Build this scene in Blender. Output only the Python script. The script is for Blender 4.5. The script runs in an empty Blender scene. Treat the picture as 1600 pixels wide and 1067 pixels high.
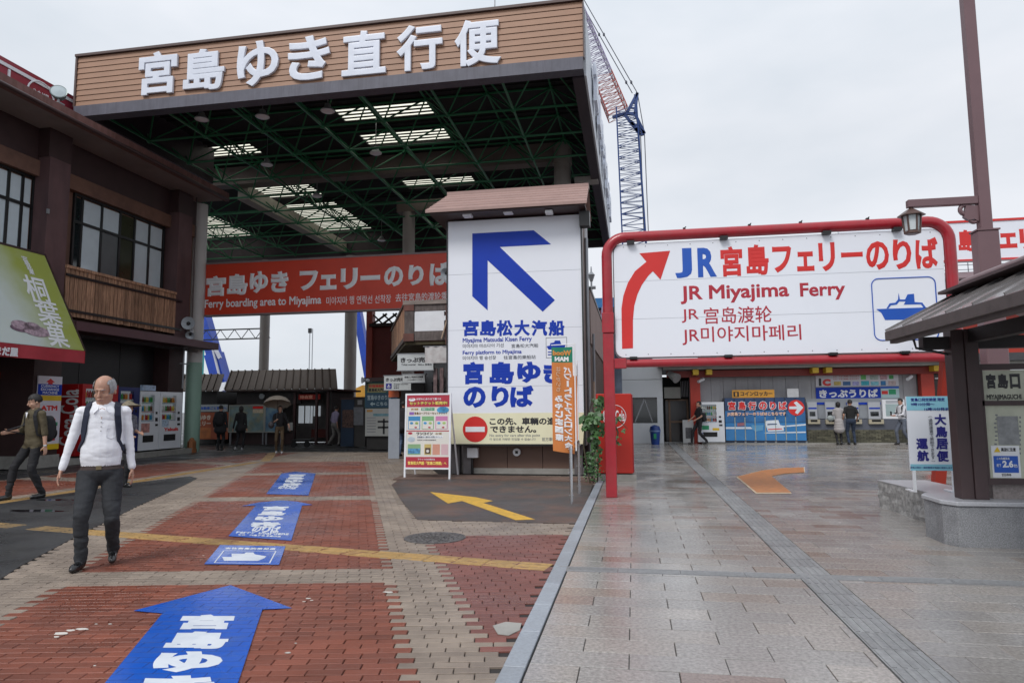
import bpy, bmesh, math, random
from mathutils import Vector, Matrix, noise
random.seed(11)
S = bpy.context.scene
COL = S.collection
R_ = math.radians

# ------------------------------------------------------------------ camera
CAMR = Matrix(((.984428, .025275, .173962), (.175609, -.096585, -.979711), (-.007960, .995004, -.099519)))
EYE = Vector((0, 0, 1.4))
cd = bpy.data.cameras.new('camera'); cd.sensor_width = 36; cd.lens = 23.85; cd.clip_start = .05; cd.clip_end = 2000
cam = bpy.data.objects.new('camera', cd); cam.matrix_world = Matrix.Translation(EYE) @ CAMR.to_4x4()
COL.objects.link(cam); S.camera = cam
# ------------------------------------------------------------------ world: high overcast over a Nishita sky
wd = bpy.data.worlds.new('World'); S.world = wd; wd.use_nodes = True
nt = wd.node_tree; N = nt.nodes; L = nt.links; N.clear()
wo = N.new('ShaderNodeOutputWorld'); bg = N.new('ShaderNodeBackground'); bg.inputs[1].default_value = .1
sky = N.new('ShaderNodeTexSky'); sky.sky_type = 'NISHITA'; sky.sun_disc = False
sky.sun_elevation = R_(48); sky.sun_rotation = R_(205); sky.dust_density = 3
tc = N.new('ShaderNodeTexCoord'); mp = N.new('ShaderNodeMapping'); mp.inputs['Scale'].default_value = (1, 1, 2.6)
nz = N.new('ShaderNodeTexNoise'); nz.inputs['Scale'].default_value = 1.7; nz.inputs['Detail'].default_value = 5; nz.inputs['Roughness'].default_value = .52
cr = N.new('ShaderNodeValToRGB'); cr.color_ramp.elements[0].position = .33; cr.color_ramp.elements[1].position = .66
cr.color_ramp.elements[0].color = (5.8, 6.35, 6.95, 1); cr.color_ramp.elements[1].color = (7.7, 7.9, 8.35, 1)
# an overcast dome is brighter overhead than at the horizon
sx = N.new('ShaderNodeSeparateXYZ'); ov = N.new('ShaderNodeMapRange'); ov.inputs['From Min'].default_value = .35; ov.inputs['From Max'].default_value = 1
ov.inputs['To Min'].default_value = 1.0; ov.inputs['To Max'].default_value = 1.4
mu = N.new('ShaderNodeVectorMath'); mu.operation = 'SCALE'
mx = N.new('ShaderNodeMix'); mx.data_type = 'RGBA'; mx.inputs[0].default_value = .93
L.new(tc.outputs['Generated'], mp.inputs[0]); L.new(mp.outputs[0], nz.inputs[0]); L.new(nz.outputs[0], cr.inputs[0])
L.new(tc.outputs['Generated'], sx.inputs[0]); L.new(sx.outputs[2], ov.inputs[0])
L.new(cr.outputs[0], mu.inputs[0]); L.new(ov.outputs[0], mu.inputs['Scale'])
L.new(sky.outputs[0], mx.inputs[6]); L.new(mu.outputs[0], mx.inputs[7]); L.new(mx.outputs[2], bg.inputs[0]); L.new(bg.outputs[0], wo.inputs[0])
# ------------------------------------------------------------------ sun behind cloud
sd = bpy.data.lights.new('sun', 'SUN'); sd.energy = 1.5; sd.angle = R_(20); sd.color = (1, .97, .93)
so = bpy.data.objects.new('sun', sd); COL.objects.link(so)
so.rotation_euler = Vector((.42 * .67, .91 * .67, -.74)).to_track_quat('-Z', 'Y').to_euler(); so.location = (-5, -10, 20)
vs = S.view_settings; vs.view_transform = 'Standard'; vs.look = 'None'; vs.exposure = .2; vs.gamma = 1; vs.use_curve_mapping = False
S.cycles.max_bounces = 6; S.cycles.transparent_max_bounces = 12
try: S.cycles.use_denoising = True
except Exception: pass

# ------------------------------------------------------------------ survey helpers: a sight line met with a known plane
def ray(px, py):
    r = CAMR @ Vector((px - 800, -(py - 533.5), -1060.)); return r
def at(px, py, Y):
    r = ray(px, py); return EYE + r * (Y / r.y)
def atx(px, py, X):
    r = ray(px, py); return EYE + r * (X / r.x)
def gp(px, py, z=0.):
    r = ray(px, py); return EYE + r * ((z - 1.4) / r.z)

class Fr:
    def __init__(s, o, u, v):
        s.o = Vector(o); s.u = Vector(u).normalized(); s.v = Vector(v).normalized(); s.n = s.u.cross(s.v).normalized()
    def pt(s, a, b, d=0.): return s.o + s.u * a + s.v * b + s.n * d
    def ab(s, px, py):
        r = ray(px, py); k = (s.o - EYE).dot(s.n) / r.dot(s.n); q = EYE + r * k - s.o
        return q.dot(s.u), q.dot(s.v)
    def box(s, x0, y0, x1, y1):
        ym = (y0 + y1) / 2; xm = (x0 + x1) / 2
        return (s.ab(x0, ym)[0], s.ab(x1, ym)[0], s.ab(xm, y1)[1], s.ab(xm, y0)[1])
def FY(Y): return Fr((0, Y, 0), (1, 0, 0), (0, 0, 1))          # wall facing the camera side (-Y)
def FX(X): return Fr((X, 0, 0), (0, 1, 0), (0, 0, 1))          # wall facing +X
FG = Fr((0, 0, 0), (1, 0, 0), (0, 1, 0))                        # the ground

# ------------------------------------------------------------------ materials
MATS = {}
def M(name, col, rough=.6, var=.12, scale=3., bump=0., bscale=60., metal=0., coat=0., isl=0., dirt=None, dirtamt=.5, dscale=1.5,
      spec=.5, rvar=0., stretch=None, alpha=1., emit=None, estr=0., trans=0., streak=None):
    if name in MATS: return MATS[name]
    m = bpy.data.materials.new(name); m.use_nodes = True; t = m.node_tree; n = t.nodes; l = t.links; b = n['Principled BSDF']
    MATS[name] = m
    geo = n.new('ShaderNodeNewGeometry'); mp = n.new('ShaderNodeMapping')
    if stretch: mp.inputs['Scale'].default_value = stretch
    l.new(geo.outputs['Position'], mp.inputs[0])
    n1 = n.new('ShaderNodeTexNoise'); n1.inputs['Scale'].default_value = scale; n1.inputs['Detail'].default_value = 6; n1.inputs['Roughness'].default_value = .6
    l.new(mp.outputs[0], n1.inputs[0])
    mr = n.new('ShaderNodeMapRange'); mr.inputs['From Min'].default_value = .3; mr.inputs['From Max'].default_value = .7
    mr.inputs['To Min'].default_value = 1 - var; mr.inputs['To Max'].default_value = 1 + var; l.new(n1.outputs[0], mr.inputs[0])
    val = mr.outputs[0]
    if isl:
        oi = n.new('ShaderNodeObjectInfo'); ad = n.new('ShaderNodeMath'); ad.operation = 'ADD'; fr = n.new('ShaderNodeMath'); fr.operation = 'FRACT'
        l.new(geo.outputs['Random Per Island'], ad.inputs[0]); l.new(oi.outputs['Random'], ad.inputs[1]); l.new(ad.outputs[0], fr.inputs[0])
        m2 = n.new('ShaderNodeMapRange'); m2.inputs['To Min'].default_value = 1 - isl; m2.inputs['To Max'].default_value = 1 + isl; l.new(fr.outputs[0], m2.inputs[0])
        mm = n.new('ShaderNodeMath'); mm.operation = 'MULTIPLY'; l.new(val, mm.inputs[0]); l.new(m2.outputs[0], mm.inputs[1]); val = mm.outputs[0]
    vm = n.new('ShaderNodeVectorMath'); vm.operation = 'SCALE'; vm.inputs[0].default_value = col[:3]; l.new(val, vm.inputs['Scale'])
    out = vm.outputs[0]
    if dirt:
        n2 = n.new('ShaderNodeTexNoise'); n2.inputs['Scale'].default_value = dscale; n2.inputs['Detail'].default_value = 8; n2.inputs['Roughness'].default_value = .65
        if streak:
            mp2 = n.new('ShaderNodeMapping'); mp2.inputs['Scale'].default_value = streak; l.new(geo.outputs['Position'], mp2.inputs[0]); l.new(mp2.outputs[0], n2.inputs[0])
        else: l.new(geo.outputs['Position'], n2.inputs[0])
        rp = n.new('ShaderNodeMapRange'); rp.inputs['From Min'].default_value = .45; rp.inputs['From Max'].default_value = .72; rp.inputs['To Max'].default_value = dirtamt
        l.new(n2.outputs[0], rp.inputs[0]); mi = n.new('ShaderNodeMix'); mi.data_type = 'RGBA'; l.new(rp.outputs[0], mi.inputs[0]); l.new(out, mi.inputs[6])
        mi.inputs[7].default_value = (*dirt, 1); out = mi.outputs[2]
    l.new(out, b.inputs['Base Color'])
    b.inputs['Roughness'].default_value = rough; b.inputs['Metallic'].default_value = metal; b.inputs['Coat Weight'].default_value = coat
    b.inputs['Specular IOR Level'].default_value = spec
    if rvar:
        n3 = n.new('ShaderNodeTexNoise'); n3.inputs['Scale'].default_value = .9; n3.inputs['Detail'].default_value = 5; l.new(geo.outputs['Position'], n3.inputs[0])
        m3 = n.new('ShaderNodeMapRange'); m3.inputs['From Min'].default_value = .35; m3.inputs['From Max'].default_value = .65
        m3.inputs['To Min'].default_value = max(.03, rough - rvar); m3.inputs['To Max'].default_value = min(1, rough + rvar); l.new(n3.outputs[0], m3.inputs[0]); l.new(m3.outputs[0], b.inputs['Roughness'])
    if bump:
        n4 = n.new('ShaderNodeTexNoise'); n4.inputs['Scale'].default_value = bscale; n4.inputs['Detail'].default_value = 4; l.new(mp.outputs[0], n4.inputs[0])
        bp = n.new('ShaderNodeBump'); bp.inputs['Strength'].default_value = bump; bp.inputs['Distance'].default_value = .01; l.new(n4.outputs[0], bp.inputs['Height']); l.new(bp.outputs[0], b.inputs['Normal'])
    if trans: b.inputs['Transmission Weight'].default_value = trans
    if emit: b.inputs['Emission Color'].default_value = (*emit, 1); b.inputs['Emission Strength'].default_value = estr
    m.diffuse_color = (*col[:3], 1)
    return m
def sr(r, g, b):                                                # sRGB 0-255 to linear
    f = lambda c: ((c / 255 + .055) / 1.055) ** 2.4 if c > 10 else c / 255 / 12.92
    return (f(r), f(g), f(b))

# ------------------------------------------------------------------ mesh helpers
class MB:
    def __init__(s): s.v = []; s.f = []; s.mi = []; s.cur = 0
    def add(s, vs, fs):
        k = len(s.v); s.v += [tuple(p) for p in vs]; s.f += [tuple(i + k for i in f) for f in fs]; s.mi += [s.cur] * len(fs); return s
    def box(s, x0, x1, y0, y1, z0, z1):
        return s.add([(x0,y0,z0),(x1,y0,z0),(x1,y1,z0),(x0,y1,z0),(x0,y0,z1),(x1,y0,z1),(x1,y1,z1),(x0,y1,z1)],
                     [(0,3,2,1),(4,5,6,7),(0,1,5,4),(1,2,6,5),(2,3,7,6),(3,0,4,7)])
    def fbox(s, fr, a0, a1, b0, b1, d0=0., d1=.01):
        P = [fr.pt(a, b, d) for d in (d0, d1) for (a, b) in ((a0,b0),(a1,b0),(a1,b1),(a0,b1))]
        return s.add(P, [(0,3,2,1),(4,5,6,7),(0,1,5,4),(1,2,6,5),(2,3,7,6),(3,0,4,7)])
    def poly(s, fr, pts, d0=0., d1=.01):
        n = len(pts); ar = sum(pts[i][0]*pts[(i+1)%n][1]-pts[(i+1)%n][0]*pts[i][1] for i in range(n))
        if ar < 0: pts = pts[::-1]
        P = [fr.pt(a, b, d0) for a, b in pts] + [fr.pt(a, b, d1) for a, b in pts]
        return s.add(P, [tuple(range(n-1, -1, -1)), tuple(range(n, 2*n))] + [(i, (i+1)%n, n+(i+1)%n, n+i) for i in range(n)])
    def beam(s, p0, p1, w, h, up=(0,0,1)):
        p0 = Vector(p0); p1 = Vector(p1); d = (p1-p0).normalized(); up = Vector(up)
        if abs(d.dot(up)) > .98: up = Vector((0,1,0))
        x = d.cross(up).normalized() * w/2; z = x.cross(d).normalized() * h/2
        P = [p + a*x + b*z for p in (p0, p1) for a, b in ((-1,-1),(1,-1),(1,1),(-1,1))]
        return s.add(P, [(0,1,2,3),(7,6,5,4),(0,4,5,1),(1,5,6,2),(2,6,7,3),(3,7,4,0)])
    def cyl(s, p0, p1, r0, r1=None, n=12, cap=True):
        r1 = r0 if r1 is None else r1; p0 = Vector(p0); p1 = Vector(p1); d = (p1-p0).normalized()
        a = d.orthogonal().normalized(); b = d.cross(a); k = len(s.v)
        P = [p + (a*math.cos(2*math.pi*i/n) + b*math.sin(2*math.pi*i/n))*r for p, r in ((p0,r0),(p1,r1)) for i in range(n)]
        F = [(i, (i+1)%n, n+(i+1)%n, n+i) for i in range(n)]
        if cap: F += [tuple(range(n-1,-1,-1)), tuple(range(n,2*n))]
        return s.add(P, F)
    def tube(s, pts, r, n=10, cap=True):
        pts = [Vector(p) for p in pts]; m = len(pts); rr = r if isinstance(r, (list, tuple)) else [r]*m
        d0 = (pts[1]-pts[0]).normalized(); a = d0.orthogonal().normalized(); P = []
        for i, p in enumerate(pts):
            d = (pts[min(i+1,m-1)] - pts[max(i-1,0)]).normalized(); a = (a - d*a.dot(d)).normalized(); b = d.cross(a)
            P += [p + (a*math.cos(2*math.pi*j/n) + b*math.sin(2*math.pi*j/n))*rr[i] for j in range(n)]
        F = [(i*n+j, i*n+(j+1)%n, (i+1)*n+(j+1)%n, (i+1)*n+j) for i in range(m-1) for j in range(n)]
        if cap: F += [tuple(range(n-1,-1,-1)), tuple(range((m-1)*n, m*n))]
        return s.add(P, F)
    def lathe(s, c, prof, n=16, axis=(0,0,1)):
        c = Vector(c); ax = Vector(axis).normalized(); a = ax.orthogonal().normalized(); b = ax.cross(a); m = len(prof)
        P = [c + ax*z + (a*math.cos(2*math.pi*j/n) + b*math.sin(2*math.pi*j/n))*r for r, z in prof for j in range(n)]
        F = [(i*n+j, i*n+(j+1)%n, (i+1)*n+(j+1)%n, (i+1)*n+j) for i in range(m-1) for j in range(n)]
        F += [tuple(range(n-1,-1,-1)), tuple(range((m-1)*n, m*n))]
        return s.add(P, F)
    def ball(s, c, r, n=12, m=8, sq=(1,1,1)):
        return s.ell(c, (r*sq[0], r*sq[1], r*sq[2]), n, m)
    def ell(s, c, r, n=12, m=8, rot=None):
        c = Vector(c); P = []
        for i in range(m+1):
            t = math.pi*i/m; rr = max(math.sin(t), .02)
            for j in range(n):
                q = Vector((rr*math.cos(2*math.pi*j/n)*r[0], rr*math.sin(2*math.pi*j/n)*r[1], -math.cos(t)*r[2]))
                P.append(c + (rot @ q if rot else q))
        F = [(i*n+j, i*n+(j+1)%n, (i+1)*n+(j+1)%n, (i+1)*n+j) for i in range(m) for j in range(n)]
        F += [tuple(range(n-1,-1,-1)), tuple(range(m*n, (m+1)*n))]
        return s.add(P, F)
    def build(s, name, mat, parent=None, smooth=False, bevel=0, label=None, kind=None, seg=1):
        me = bpy.data.meshes.new(name); me.from_pydata(s.v, [], s.f)
        for m in (mat if isinstance(mat, (list, tuple)) else [mat]): me.materials.append(m)
        if any(s.mi): me.polygons.foreach_set('material_index', s.mi)
        if smooth:
            me.polygons.foreach_set('use_smooth', [True]*len(me.polygons)); 
            try: me.set_sharp_from_angle(angle=R_(38))
            except Exception: pass
        me.update(); o = bpy.data.objects.new(name, me); COL.objects.link(o)
        if parent: o.parent = parent; o.matrix_parent_inverse = Matrix.Translation(-parent.location) if parent.type == 'EMPTY' else Matrix.Identity(4)
        if bevel:
            md = o.modifiers.new('bevel', 'BEVEL'); md.width = bevel; md.segments = seg; md.limit_method = 'ANGLE'; md.angle_limit = R_(40)
        if label: o['label'] = label
        if kind: o['kind'] = kind
        return o
def thing(name, label, cat, loc=(0,0,0), group=None):
    o = bpy.data.objects.new(name, None); o.empty_display_size = .2; o.location = loc; COL.objects.link(o)
    o['label'] = label; o['category'] = cat
    if group: o['group'] = group
    return o
def tag(o, label, cat, group=None):
    o['label'] = label; o['category'] = cat
    if group: o['group'] = group
    return o
def struct(o): o['kind'] = 'structure'; return o
def inst(src, loc, parent, rot=None, sc=None):                  # a repeat of a part, sharing mesh data
    o = src.copy(); COL.objects.link(o); o.parent = parent
    o.matrix_parent_inverse = Matrix.Translation(-parent.location) if parent.type == 'EMPTY' else Matrix.Identity(4)
    o.location = loc
    if rot: o.rotation_euler = rot
    if sc: o.scale = sc
    return o

# ------------------------------------------------------------------ lettering: glyph outlines fitted into a box of a plane
_tc = {}
def glyphs(s, bold, ext, res):
    k = (s, bold, ext, res)
    if k in _tc: return _tc[k]
    c = bpy.data.curves.new('t', 'FONT'); c.body = s; c.resolution_u = res; c.bevel_depth = bold; c.bevel_resolution = 0 if not ext else 1
    c.fill_mode = 'FRONT'; c.extrude = ext; c.space_line = .8
    o = bpy.data.objects.new('t', c); m = o.to_mesh()
    vs = [v.co.copy() for v in m.vertices]; fs = [tuple(p.vertices) for p in m.polygons]; o.to_mesh_clear(); bpy.data.objects.remove(o); bpy.data.curves.remove(c)
    _tc[k] = (vs, fs); return vs, fs
def text(s, par, fr, box, mat, bold=.025, d=.004, name='lettering', ext=0., res=3, thick=.002, mirror=False, keep=None, extz=None, rot=0):
    vs, fs = glyphs(s, bold, ext, res)
    if rot: vs = [Vector((-v.y, v.x, v.z)) if rot == 1 else Vector((v.y, -v.x, v.z)) for v in vs]
    xs = [v.x for v in vs]; ys = [v.y for v in vs]; zs = [v.z for v in vs]
    a0, a1, b0, b1 = box; x0, x1, y0, y1 = min(xs), max(xs), min(ys), max(ys)
    kx = (a1-a0)/max(x1-x0, 1e-4); ky = (b1-b0)/max(y1-y0, 1e-4); z0 = min(zs); zr = max(max(zs)-z0, 1e-5)
    kz = (extz if extz else thick)/zr
    if mirror: P = [fr.pt(a1-(v.x-x0)*kx, b0+(v.y-y0)*ky, d+(v.z-z0)*kz) for v in vs]
    else: P = [fr.pt(a0+(v.x-x0)*kx, b0+(v.y-y0)*ky, d+(v.z-z0)*kz) for v in vs]
    mb = MB(); mb.add(P, fs)
    o = mb.build(name, mat, par); return o
def vtext(s, par, fr, box, mat, gap=.08, **k):                   # a vertical column of glyphs
    a0, a1, b0, b1 = box; n = len(s); h = (b1-b0)/n
    mbx = None; o = None
    mb = MB()
    for i, ch in enumerate(s):
        if ch == ' ': continue
        kk = dict(k); bold = kk.get('bold', .025); vs, fs = glyphs(ch, bold, 0., 3)
        vv = [Vector((v.y, -v.x, v.z)) for v in vs] if ch in 'ー（）()' else vs
        xs = [v.x for v in vv]; ys = [v.y for v in vv]; x0, x1, y0, y1 = min(xs), max(xs), min(ys), max(ys)
        w = a1-a0; tw = w*min(1, max(.25, (x1-x0)/.9)); th = h*(1-gap)*min(1, max(.18, (y1-y0)/.85)); cx = (a0+a1)/2; cy = b1-h*(i+.5)
        if kk.get('mirror'): P = [fr.pt(cx+tw/2-(v.x-x0)*tw/max(x1-x0,.01), cy-th/2+(v.y-y0)*th/max(y1-y0,.01), kk.get('d', .004)+.002*(v.z > 0)) for v in vv]
        else: P = [fr.pt(cx-tw/2+(v.x-x0)*tw/max(x1-x0,.01), cy-th/2+(v.y-y0)*th/max(y1-y0,.01), kk.get('d', .004)+.002*(v.z > 0)) for v in vv]
        mb.add(P, fs)
    return mb.build(k.get('name', 'lettering'), mat, par)
def decal(par, fr, box, mat, name='print', d=.0, t=.003, **k):
    mb = MB(); mb.fbox(fr, box[0], box[1], box[2], box[3], d, d+t); return mb.build(name, mat, par, **k)
def blob(par, fr, pts, mat, name='print', d=0., t=.003, **k):
    mb = MB(); mb.poly(fr, pts, d, d+t); return mb.build(name, mat, par, **k)
def disc(par, fr, c, r, mat, name='print', d=0., t=.003, n=28, ry=None):
    return blob(par, fr, [(c[0]+r*math.cos(2*math.pi*i/n), c[1]+(ry or r)*math.sin(2*math.pi*i/n)) for i in range(n)], mat, name, d, t)
def sub(box, u0, u1, v0, v1):                                    # a fraction of a box, v measured from the bottom
    a0, a1, b0, b1 = box; return (a0+(a1-a0)*u0, a0+(a1-a0)*u1, b0+(b1-b0)*v0, b0+(b1-b0)*v1)
def inpoly(x, y, P):
    c = False; n = len(P)
    for i in range(n):
        x0, y0 = P[i]; x1, y1 = P[(i+1) % n]
        if (y0 > y) != (y1 > y) and x < (x1-x0)*(y-y0)/(y1-y0)+x0: c = not c
    return c

# ------------------------------------------------------------------ palette (real-world base colours)
W_ = lambda n, c, **k: M(n, c, **k)
white = M('white_paint', (.78,.80,.84), rough=.35, var=.04, dirt=(.45,.46,.48), dirtamt=.18, dscale=2)
signwhite = M('sign_white', (.80,.83,.90), rough=.35, var=.025, scale=1.2, dirt=(.5,.5,.52), dirtamt=.10, dscale=1.2)
cream = M('cream_panel', (.80,.78,.55), rough=.4, var=.03)
blueink = M('blue_ink', (.004,.040,.40), rough=.5, var=.05, spec=.3)
jrblue = M('jr_blue', (.012,.09,.46), rough=.35, var=.05)
redink = M('red_ink', (.62,.025,.022), rough=.35, var=.05)
redthin = M('dark_red_ink', (.42,.02,.04), rough=.35, var=.05)
blackink = M('black_ink', (.015,.015,.02), rough=.4, var=.05)
greyink = M('grey_ink', (.16,.17,.2), rough=.4, var=.05)
redpaint = M('red_pipe_paint', (.35,.010,.022), rough=.28, var=.12, scale=5, dirt=(.30,.05,.05), dirtamt=.4, dscale=6, coat=.3)
redpost = M('vermilion_paint', (.42,.035,.018), rough=.45, var=.12, scale=3, dirt=(.2,.03,.02), dirtamt=.4)
redsign = M('red_sign', (.70,.062,.028), rough=.42, var=.05, dirt=(.22,.02,.015), dirtamt=.25)
darkbrown = M('dark_brown_paint', (.045,.022,.022), rough=.5, var=.15)
purplebrown = M('maroon_brown_render', (.115,.060,.062), rough=.7, var=.14, scale=1.5, bump=.25, bscale=90, dirt=(.04,.025,.03), dirtamt=.6, dscale=.8, streak=(2,2,.4))
orangebrown = M('umber_render', (.17,.085,.058), rough=.75, var=.15, bump=.2, dirt=(.05,.03,.03), dirtamt=.6, dscale=.9)
soffitm = M('soffit_render', (.27,.22,.21), rough=.8, var=.1, scale=1, dirt=(.12,.1,.1), dirtamt=.5, dscale=.7)
eaverust = M('eave_rust', (.19,.09,.08), rough=.7, var=.2, scale=2, dirt=(.10,.045,.03), dirtamt=.8, dscale=2.5, streak=(3,3,.6))
steelgrey = M('grey_steel_band', (.10,.10,.13), rough=.5, var=.15, dirt=(.05,.04,.06), dirtamt=.5, dscale=3, streak=(5,5,.4))
greenm = M('green_truss_paint', (.022,.17,.075), rough=.4, var=.15)
deckm = M('roof_deck', (.022,.021,.023), rough=.8, var=.2)
boardm = M('tan_siding', (.34,.19,.12), rough=.55, var=.05, scale=2, isl=.05, dirt=(.24,.13,.09), dirtamt=.3, dscale=3, streak=(.4,.4,4))
letterwhite = M('letter_white', (.74,.78,.88), rough=.3, var=.04, dirt=(.5,.53,.6), dirtamt=.3, dscale=4)
colm = M('column_beige', (.36,.33,.31), rough=.55, var=.08, dirt=(.2,.18,.17), dirtamt=.4)
colgreen = M('column_green', (.27,.42,.34), rough=.5, var=.08, dirt=(.1,.14,.12), dirtamt=.3)
glassd = M('dark_glass', (.012,.016,.018), rough=.06, var=.1, spec=.8)
blind = M('window_blind', (.58,.66,.71), rough=.25, var=.05, coat=.6)
framem = M('black_frame', (.012,.012,.013), rough=.35, var=.1)
blackm = M('black_void', (.008,.008,.009), rough=.7, var=.2)
woodm = M('weathered_cedar', (.40,.225,.14), rough=.8, var=.35, scale=8, stretch=(4,4,.35), isl=.3, bump=.4, bscale=30, dirt=(.06,.03,.022), dirtamt=.95, dscale=5, streak=(7,7,.4))
greywood = M('weathered_grey_wood', (.12,.10,.095), rough=.85, var=.3, scale=6, stretch=(3,3,.6), isl=.2, bump=.5, bscale=30, dirt=(.035,.025,.025), dirtamt=.7, dscale=4)
chrome = M('stainless', (.55,.56,.58), rough=.25, var=.05, metal=1)
greymet = M('grey_metal', (.30,.31,.33), rough=.4, var=.1, metal=.6)
stonem = M('granite', (.25,.255,.27), rough=.55, var=.5, scale=85, bump=.5, bscale=90, dirt=(.10,.10,.11), dirtamt=.7, dscale=3)
stonetop = M('granite_polished_top', (.42,.43,.46), rough=.3, var=.12, scale=60, dirt=(.3,.3,.3), dirtamt=.3)
stonerough = M('granite_quarry_face', (.34,.335,.33), rough=.85, var=.5, scale=28, bump=1., bscale=30, dirt=(.05,.05,.05), dirtamt=.7, dscale=14)
concrete = M('concrete', (.30,.29,.27), rough=.8, var=.15, scale=5, bump=.3, dirt=(.12,.12,.11), dirtamt=.5)
# ================================================================== GROUND
asph = M('wet_asphalt', (.036,.037,.040), rough=.42, var=.3, scale=60, bump=.6, bscale=160, rvar=.2, dirt=(.06,.058,.055), dirtamt=.5, dscale=1.3)
asph2 = M('patched_asphalt', (.060,.052,.050), rough=.5, var=.35, scale=50, bump=.7, bscale=140, rvar=.15, dirt=(.16,.075,.045), dirtamt=.75, dscale=1.4)
bed = M('joint_sand', (.022,.019,.018), rough=.7, var=.3, bump=.3)
brickred = M('red_paver', (.20,.056,.031), rough=.40, var=.26, scale=2.2, isl=.22, bump=.5, bscale=110, rvar=.22, dirt=(.085,.035,.028), dirtamt=.65, dscale=1.1)
brickpink = M('pink_paver', (.185,.066,.052), rough=.45, var=.18, scale=2.2, isl=.15, bump=.5, bscale=110, rvar=.2, dirt=(.11,.05,.045), dirtamt=.6, dscale=1.1)
brickbeige = M('beige_paver', (.255,.205,.165), rough=.48, var=.22, scale=2.5, isl=.12, bump=.5, bscale=110, rvar=.2, dirt=(.13,.10,.085), dirtamt=.7, dscale=1.0)
slabm = [M('granite_slab_%s' % n, c, rough=.17, var=.36, scale=42, isl=.07, bump=.09, bscale=130, rvar=.15, dirt=d, dirtamt=.75, dscale=.55, spec=.75, streak=(1,.35,1))
         for n, c, d in (('grey', (.290,.277,.264), (.160,.147,.138)), ('pale', (.315,.292,.270), (.17,.152,.138)), ('tan', (.285,.245,.215), (.155,.13,.115)), ('rose', (.250,.20,.178), (.14,.11,.10)))]
kerbm = M('kerb_granite', (.30,.33,.37), rough=.4, var=.16, scale=50, isl=.08, bump=.3, bscale=120, dirt=(.2,.21,.23), dirtamt=.5)
tactgrey = M('tactile_grey', (.245,.25,.255), rough=.4, var=.2, scale=30, isl=.12, bump=.3, rvar=.12, dirt=(.12,.12,.13), dirtamt=.6)
tactyel = M('tactile_yellow', (.42,.27,.105), rough=.45, var=.2, scale=20, isl=.12, bump=.3, dirt=(.26,.17,.09), dirtamt=.6, dscale=3)

g_ = MB(); g_.box(-900, 900, -60, 1200, -.35, -.03); struct(g_.build('ground', asph))

# zones of the brick pavement, surveyed on the ground plane
KX = -.74
lane = [(-14.5, 1.2), (-5.0, 1.2), (-5.15, 3.2), (-5.33, 5.07), (-5.59, 5.51), (-6.25, 6.84), (-7.4, 9.3), (-8.59, 12.04), (-9.15, 13.2), (-9.6, 13.6), (-9.88, 12.2), (-9.75, 9.3), (-9.9, 5.0), (-10.3, 1.2)]
shoplane = [(-13.15, 1.2), (-13.15, 17.5), (-12.4, 22.0), (-15.0, 22.0), (-15.0, 1.2)]
patch = [(-2.77, 8.54), (-3.6, 10.3), (-4.55, 12.46), (-4.9, 14.3), (-3.9, 14.3), (-.80, 14.0), (KX, 10.9), (KX, 8.5)]
L1 = [(-10.4, 3), (-10.4, 12.3), (-13.0, 12.6), (-13.0, 3)]
L2 = [(-10.45, 12.9), (-10.6, 16.6), (-13.0, 17.2), (-13.0, 13.2)]
L3 = [(-10.7, 17.3), (-11.2, 21.5), (-12.4, 21.5), (-12.9, 17.9)]
bp_ = MB(); bp_.box(-15.0, KX, 1.0, 22.0, -.028, -.012); bpav = struct(bp_.build('brick_pavement', bed))
ca, sa = math.cos(R_(11)), math.sin(R_(11)); c23, s23 = math.cos(R_(23)), math.sin(R_(23))
BL, BW, G = .198, .0815, .0030
def brick_geo(mb, cx, cy, cz, tl=.0, tw=.0):
    # a chamfered paver, a little tilted
    P = []
    for z, e in ((-.02, 0), (-.0035, 0), (0., .0030)):
        for a, b in ((-1,-1),(1,-1),(1,1),(-1,1)):
            x = a*(BL/2-G-e); y = b*(BW/2-G*1.35-e); P.append((cx+x*ca-y*sa, cy+x*sa+y*ca, cz+z+(tl*a+tw*b if z > -.01 else 0)))
    mb.add(P, [(0,1,5,4),(1,2,6,5),(2,3,7,6),(3,0,4,7),(4,5,9,8),(5,6,10,9),(6,7,11,10),(7,4,8,11),(8,9,10,11)])
near = []; rest = {'r': MB(), 'b': MB(), 'p': MB()}
rng = random.Random(4)
region = [(-15.0, 1.4), (-15.0, 22), (-7.6, 22), (-4.2, 14.4), (KX+.12, 14.4), (KX+.12, 1.4)]
for j in range(10, 300):
    for i in range(-90, 60):
        o_ = .25*BL*(1 if j & 1 else -1); uu = .25-BL/2+i*BL+o_+.049; vv = j*BW/math.cos(R_(12))
        cx = uu*ca-vv*s23; cy = uu*sa+vv*c23
        if not (-15 < cx < KX+.02 and 2.4 < cy < 22): continue
        if cx < -1.13*cy-1.0: continue                           # outside the view
        if not inpoly(cx, cy, region) or inpoly(cx, cy, lane) or inpoly(cx, cy, shoplane) or inpoly(cx, cy, patch): continue
        k = 'b'; ul = uu+.02
        lo = -2.32 if vv < 6 else -2.50
        if lo < ul < .30 and (vv < 5.88 or 6.40 < vv < 11.2 or 11.7 < vv < 15.6 or 16.1 < vv < 19.5): k = 'r'
        elif vv < 7.95 and ul > .84 and (vv > 4.45 or (vv > 4.2 and j & 1)): k = 'p'
        for P in (L1, L2, L3):
            if inpoly(cx, cy, P): k = 'r'
        h = rng.gauss(0, .0010); t1, t2 = rng.gauss(0, .0008), rng.gauss(0, .0006)
        if cy < 12: near.append((cx*cx+cy*cy, cx, cy, k, h, t1, t2))
        else: brick_geo(rest[k], cx, cy, h)
near.sort()
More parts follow.
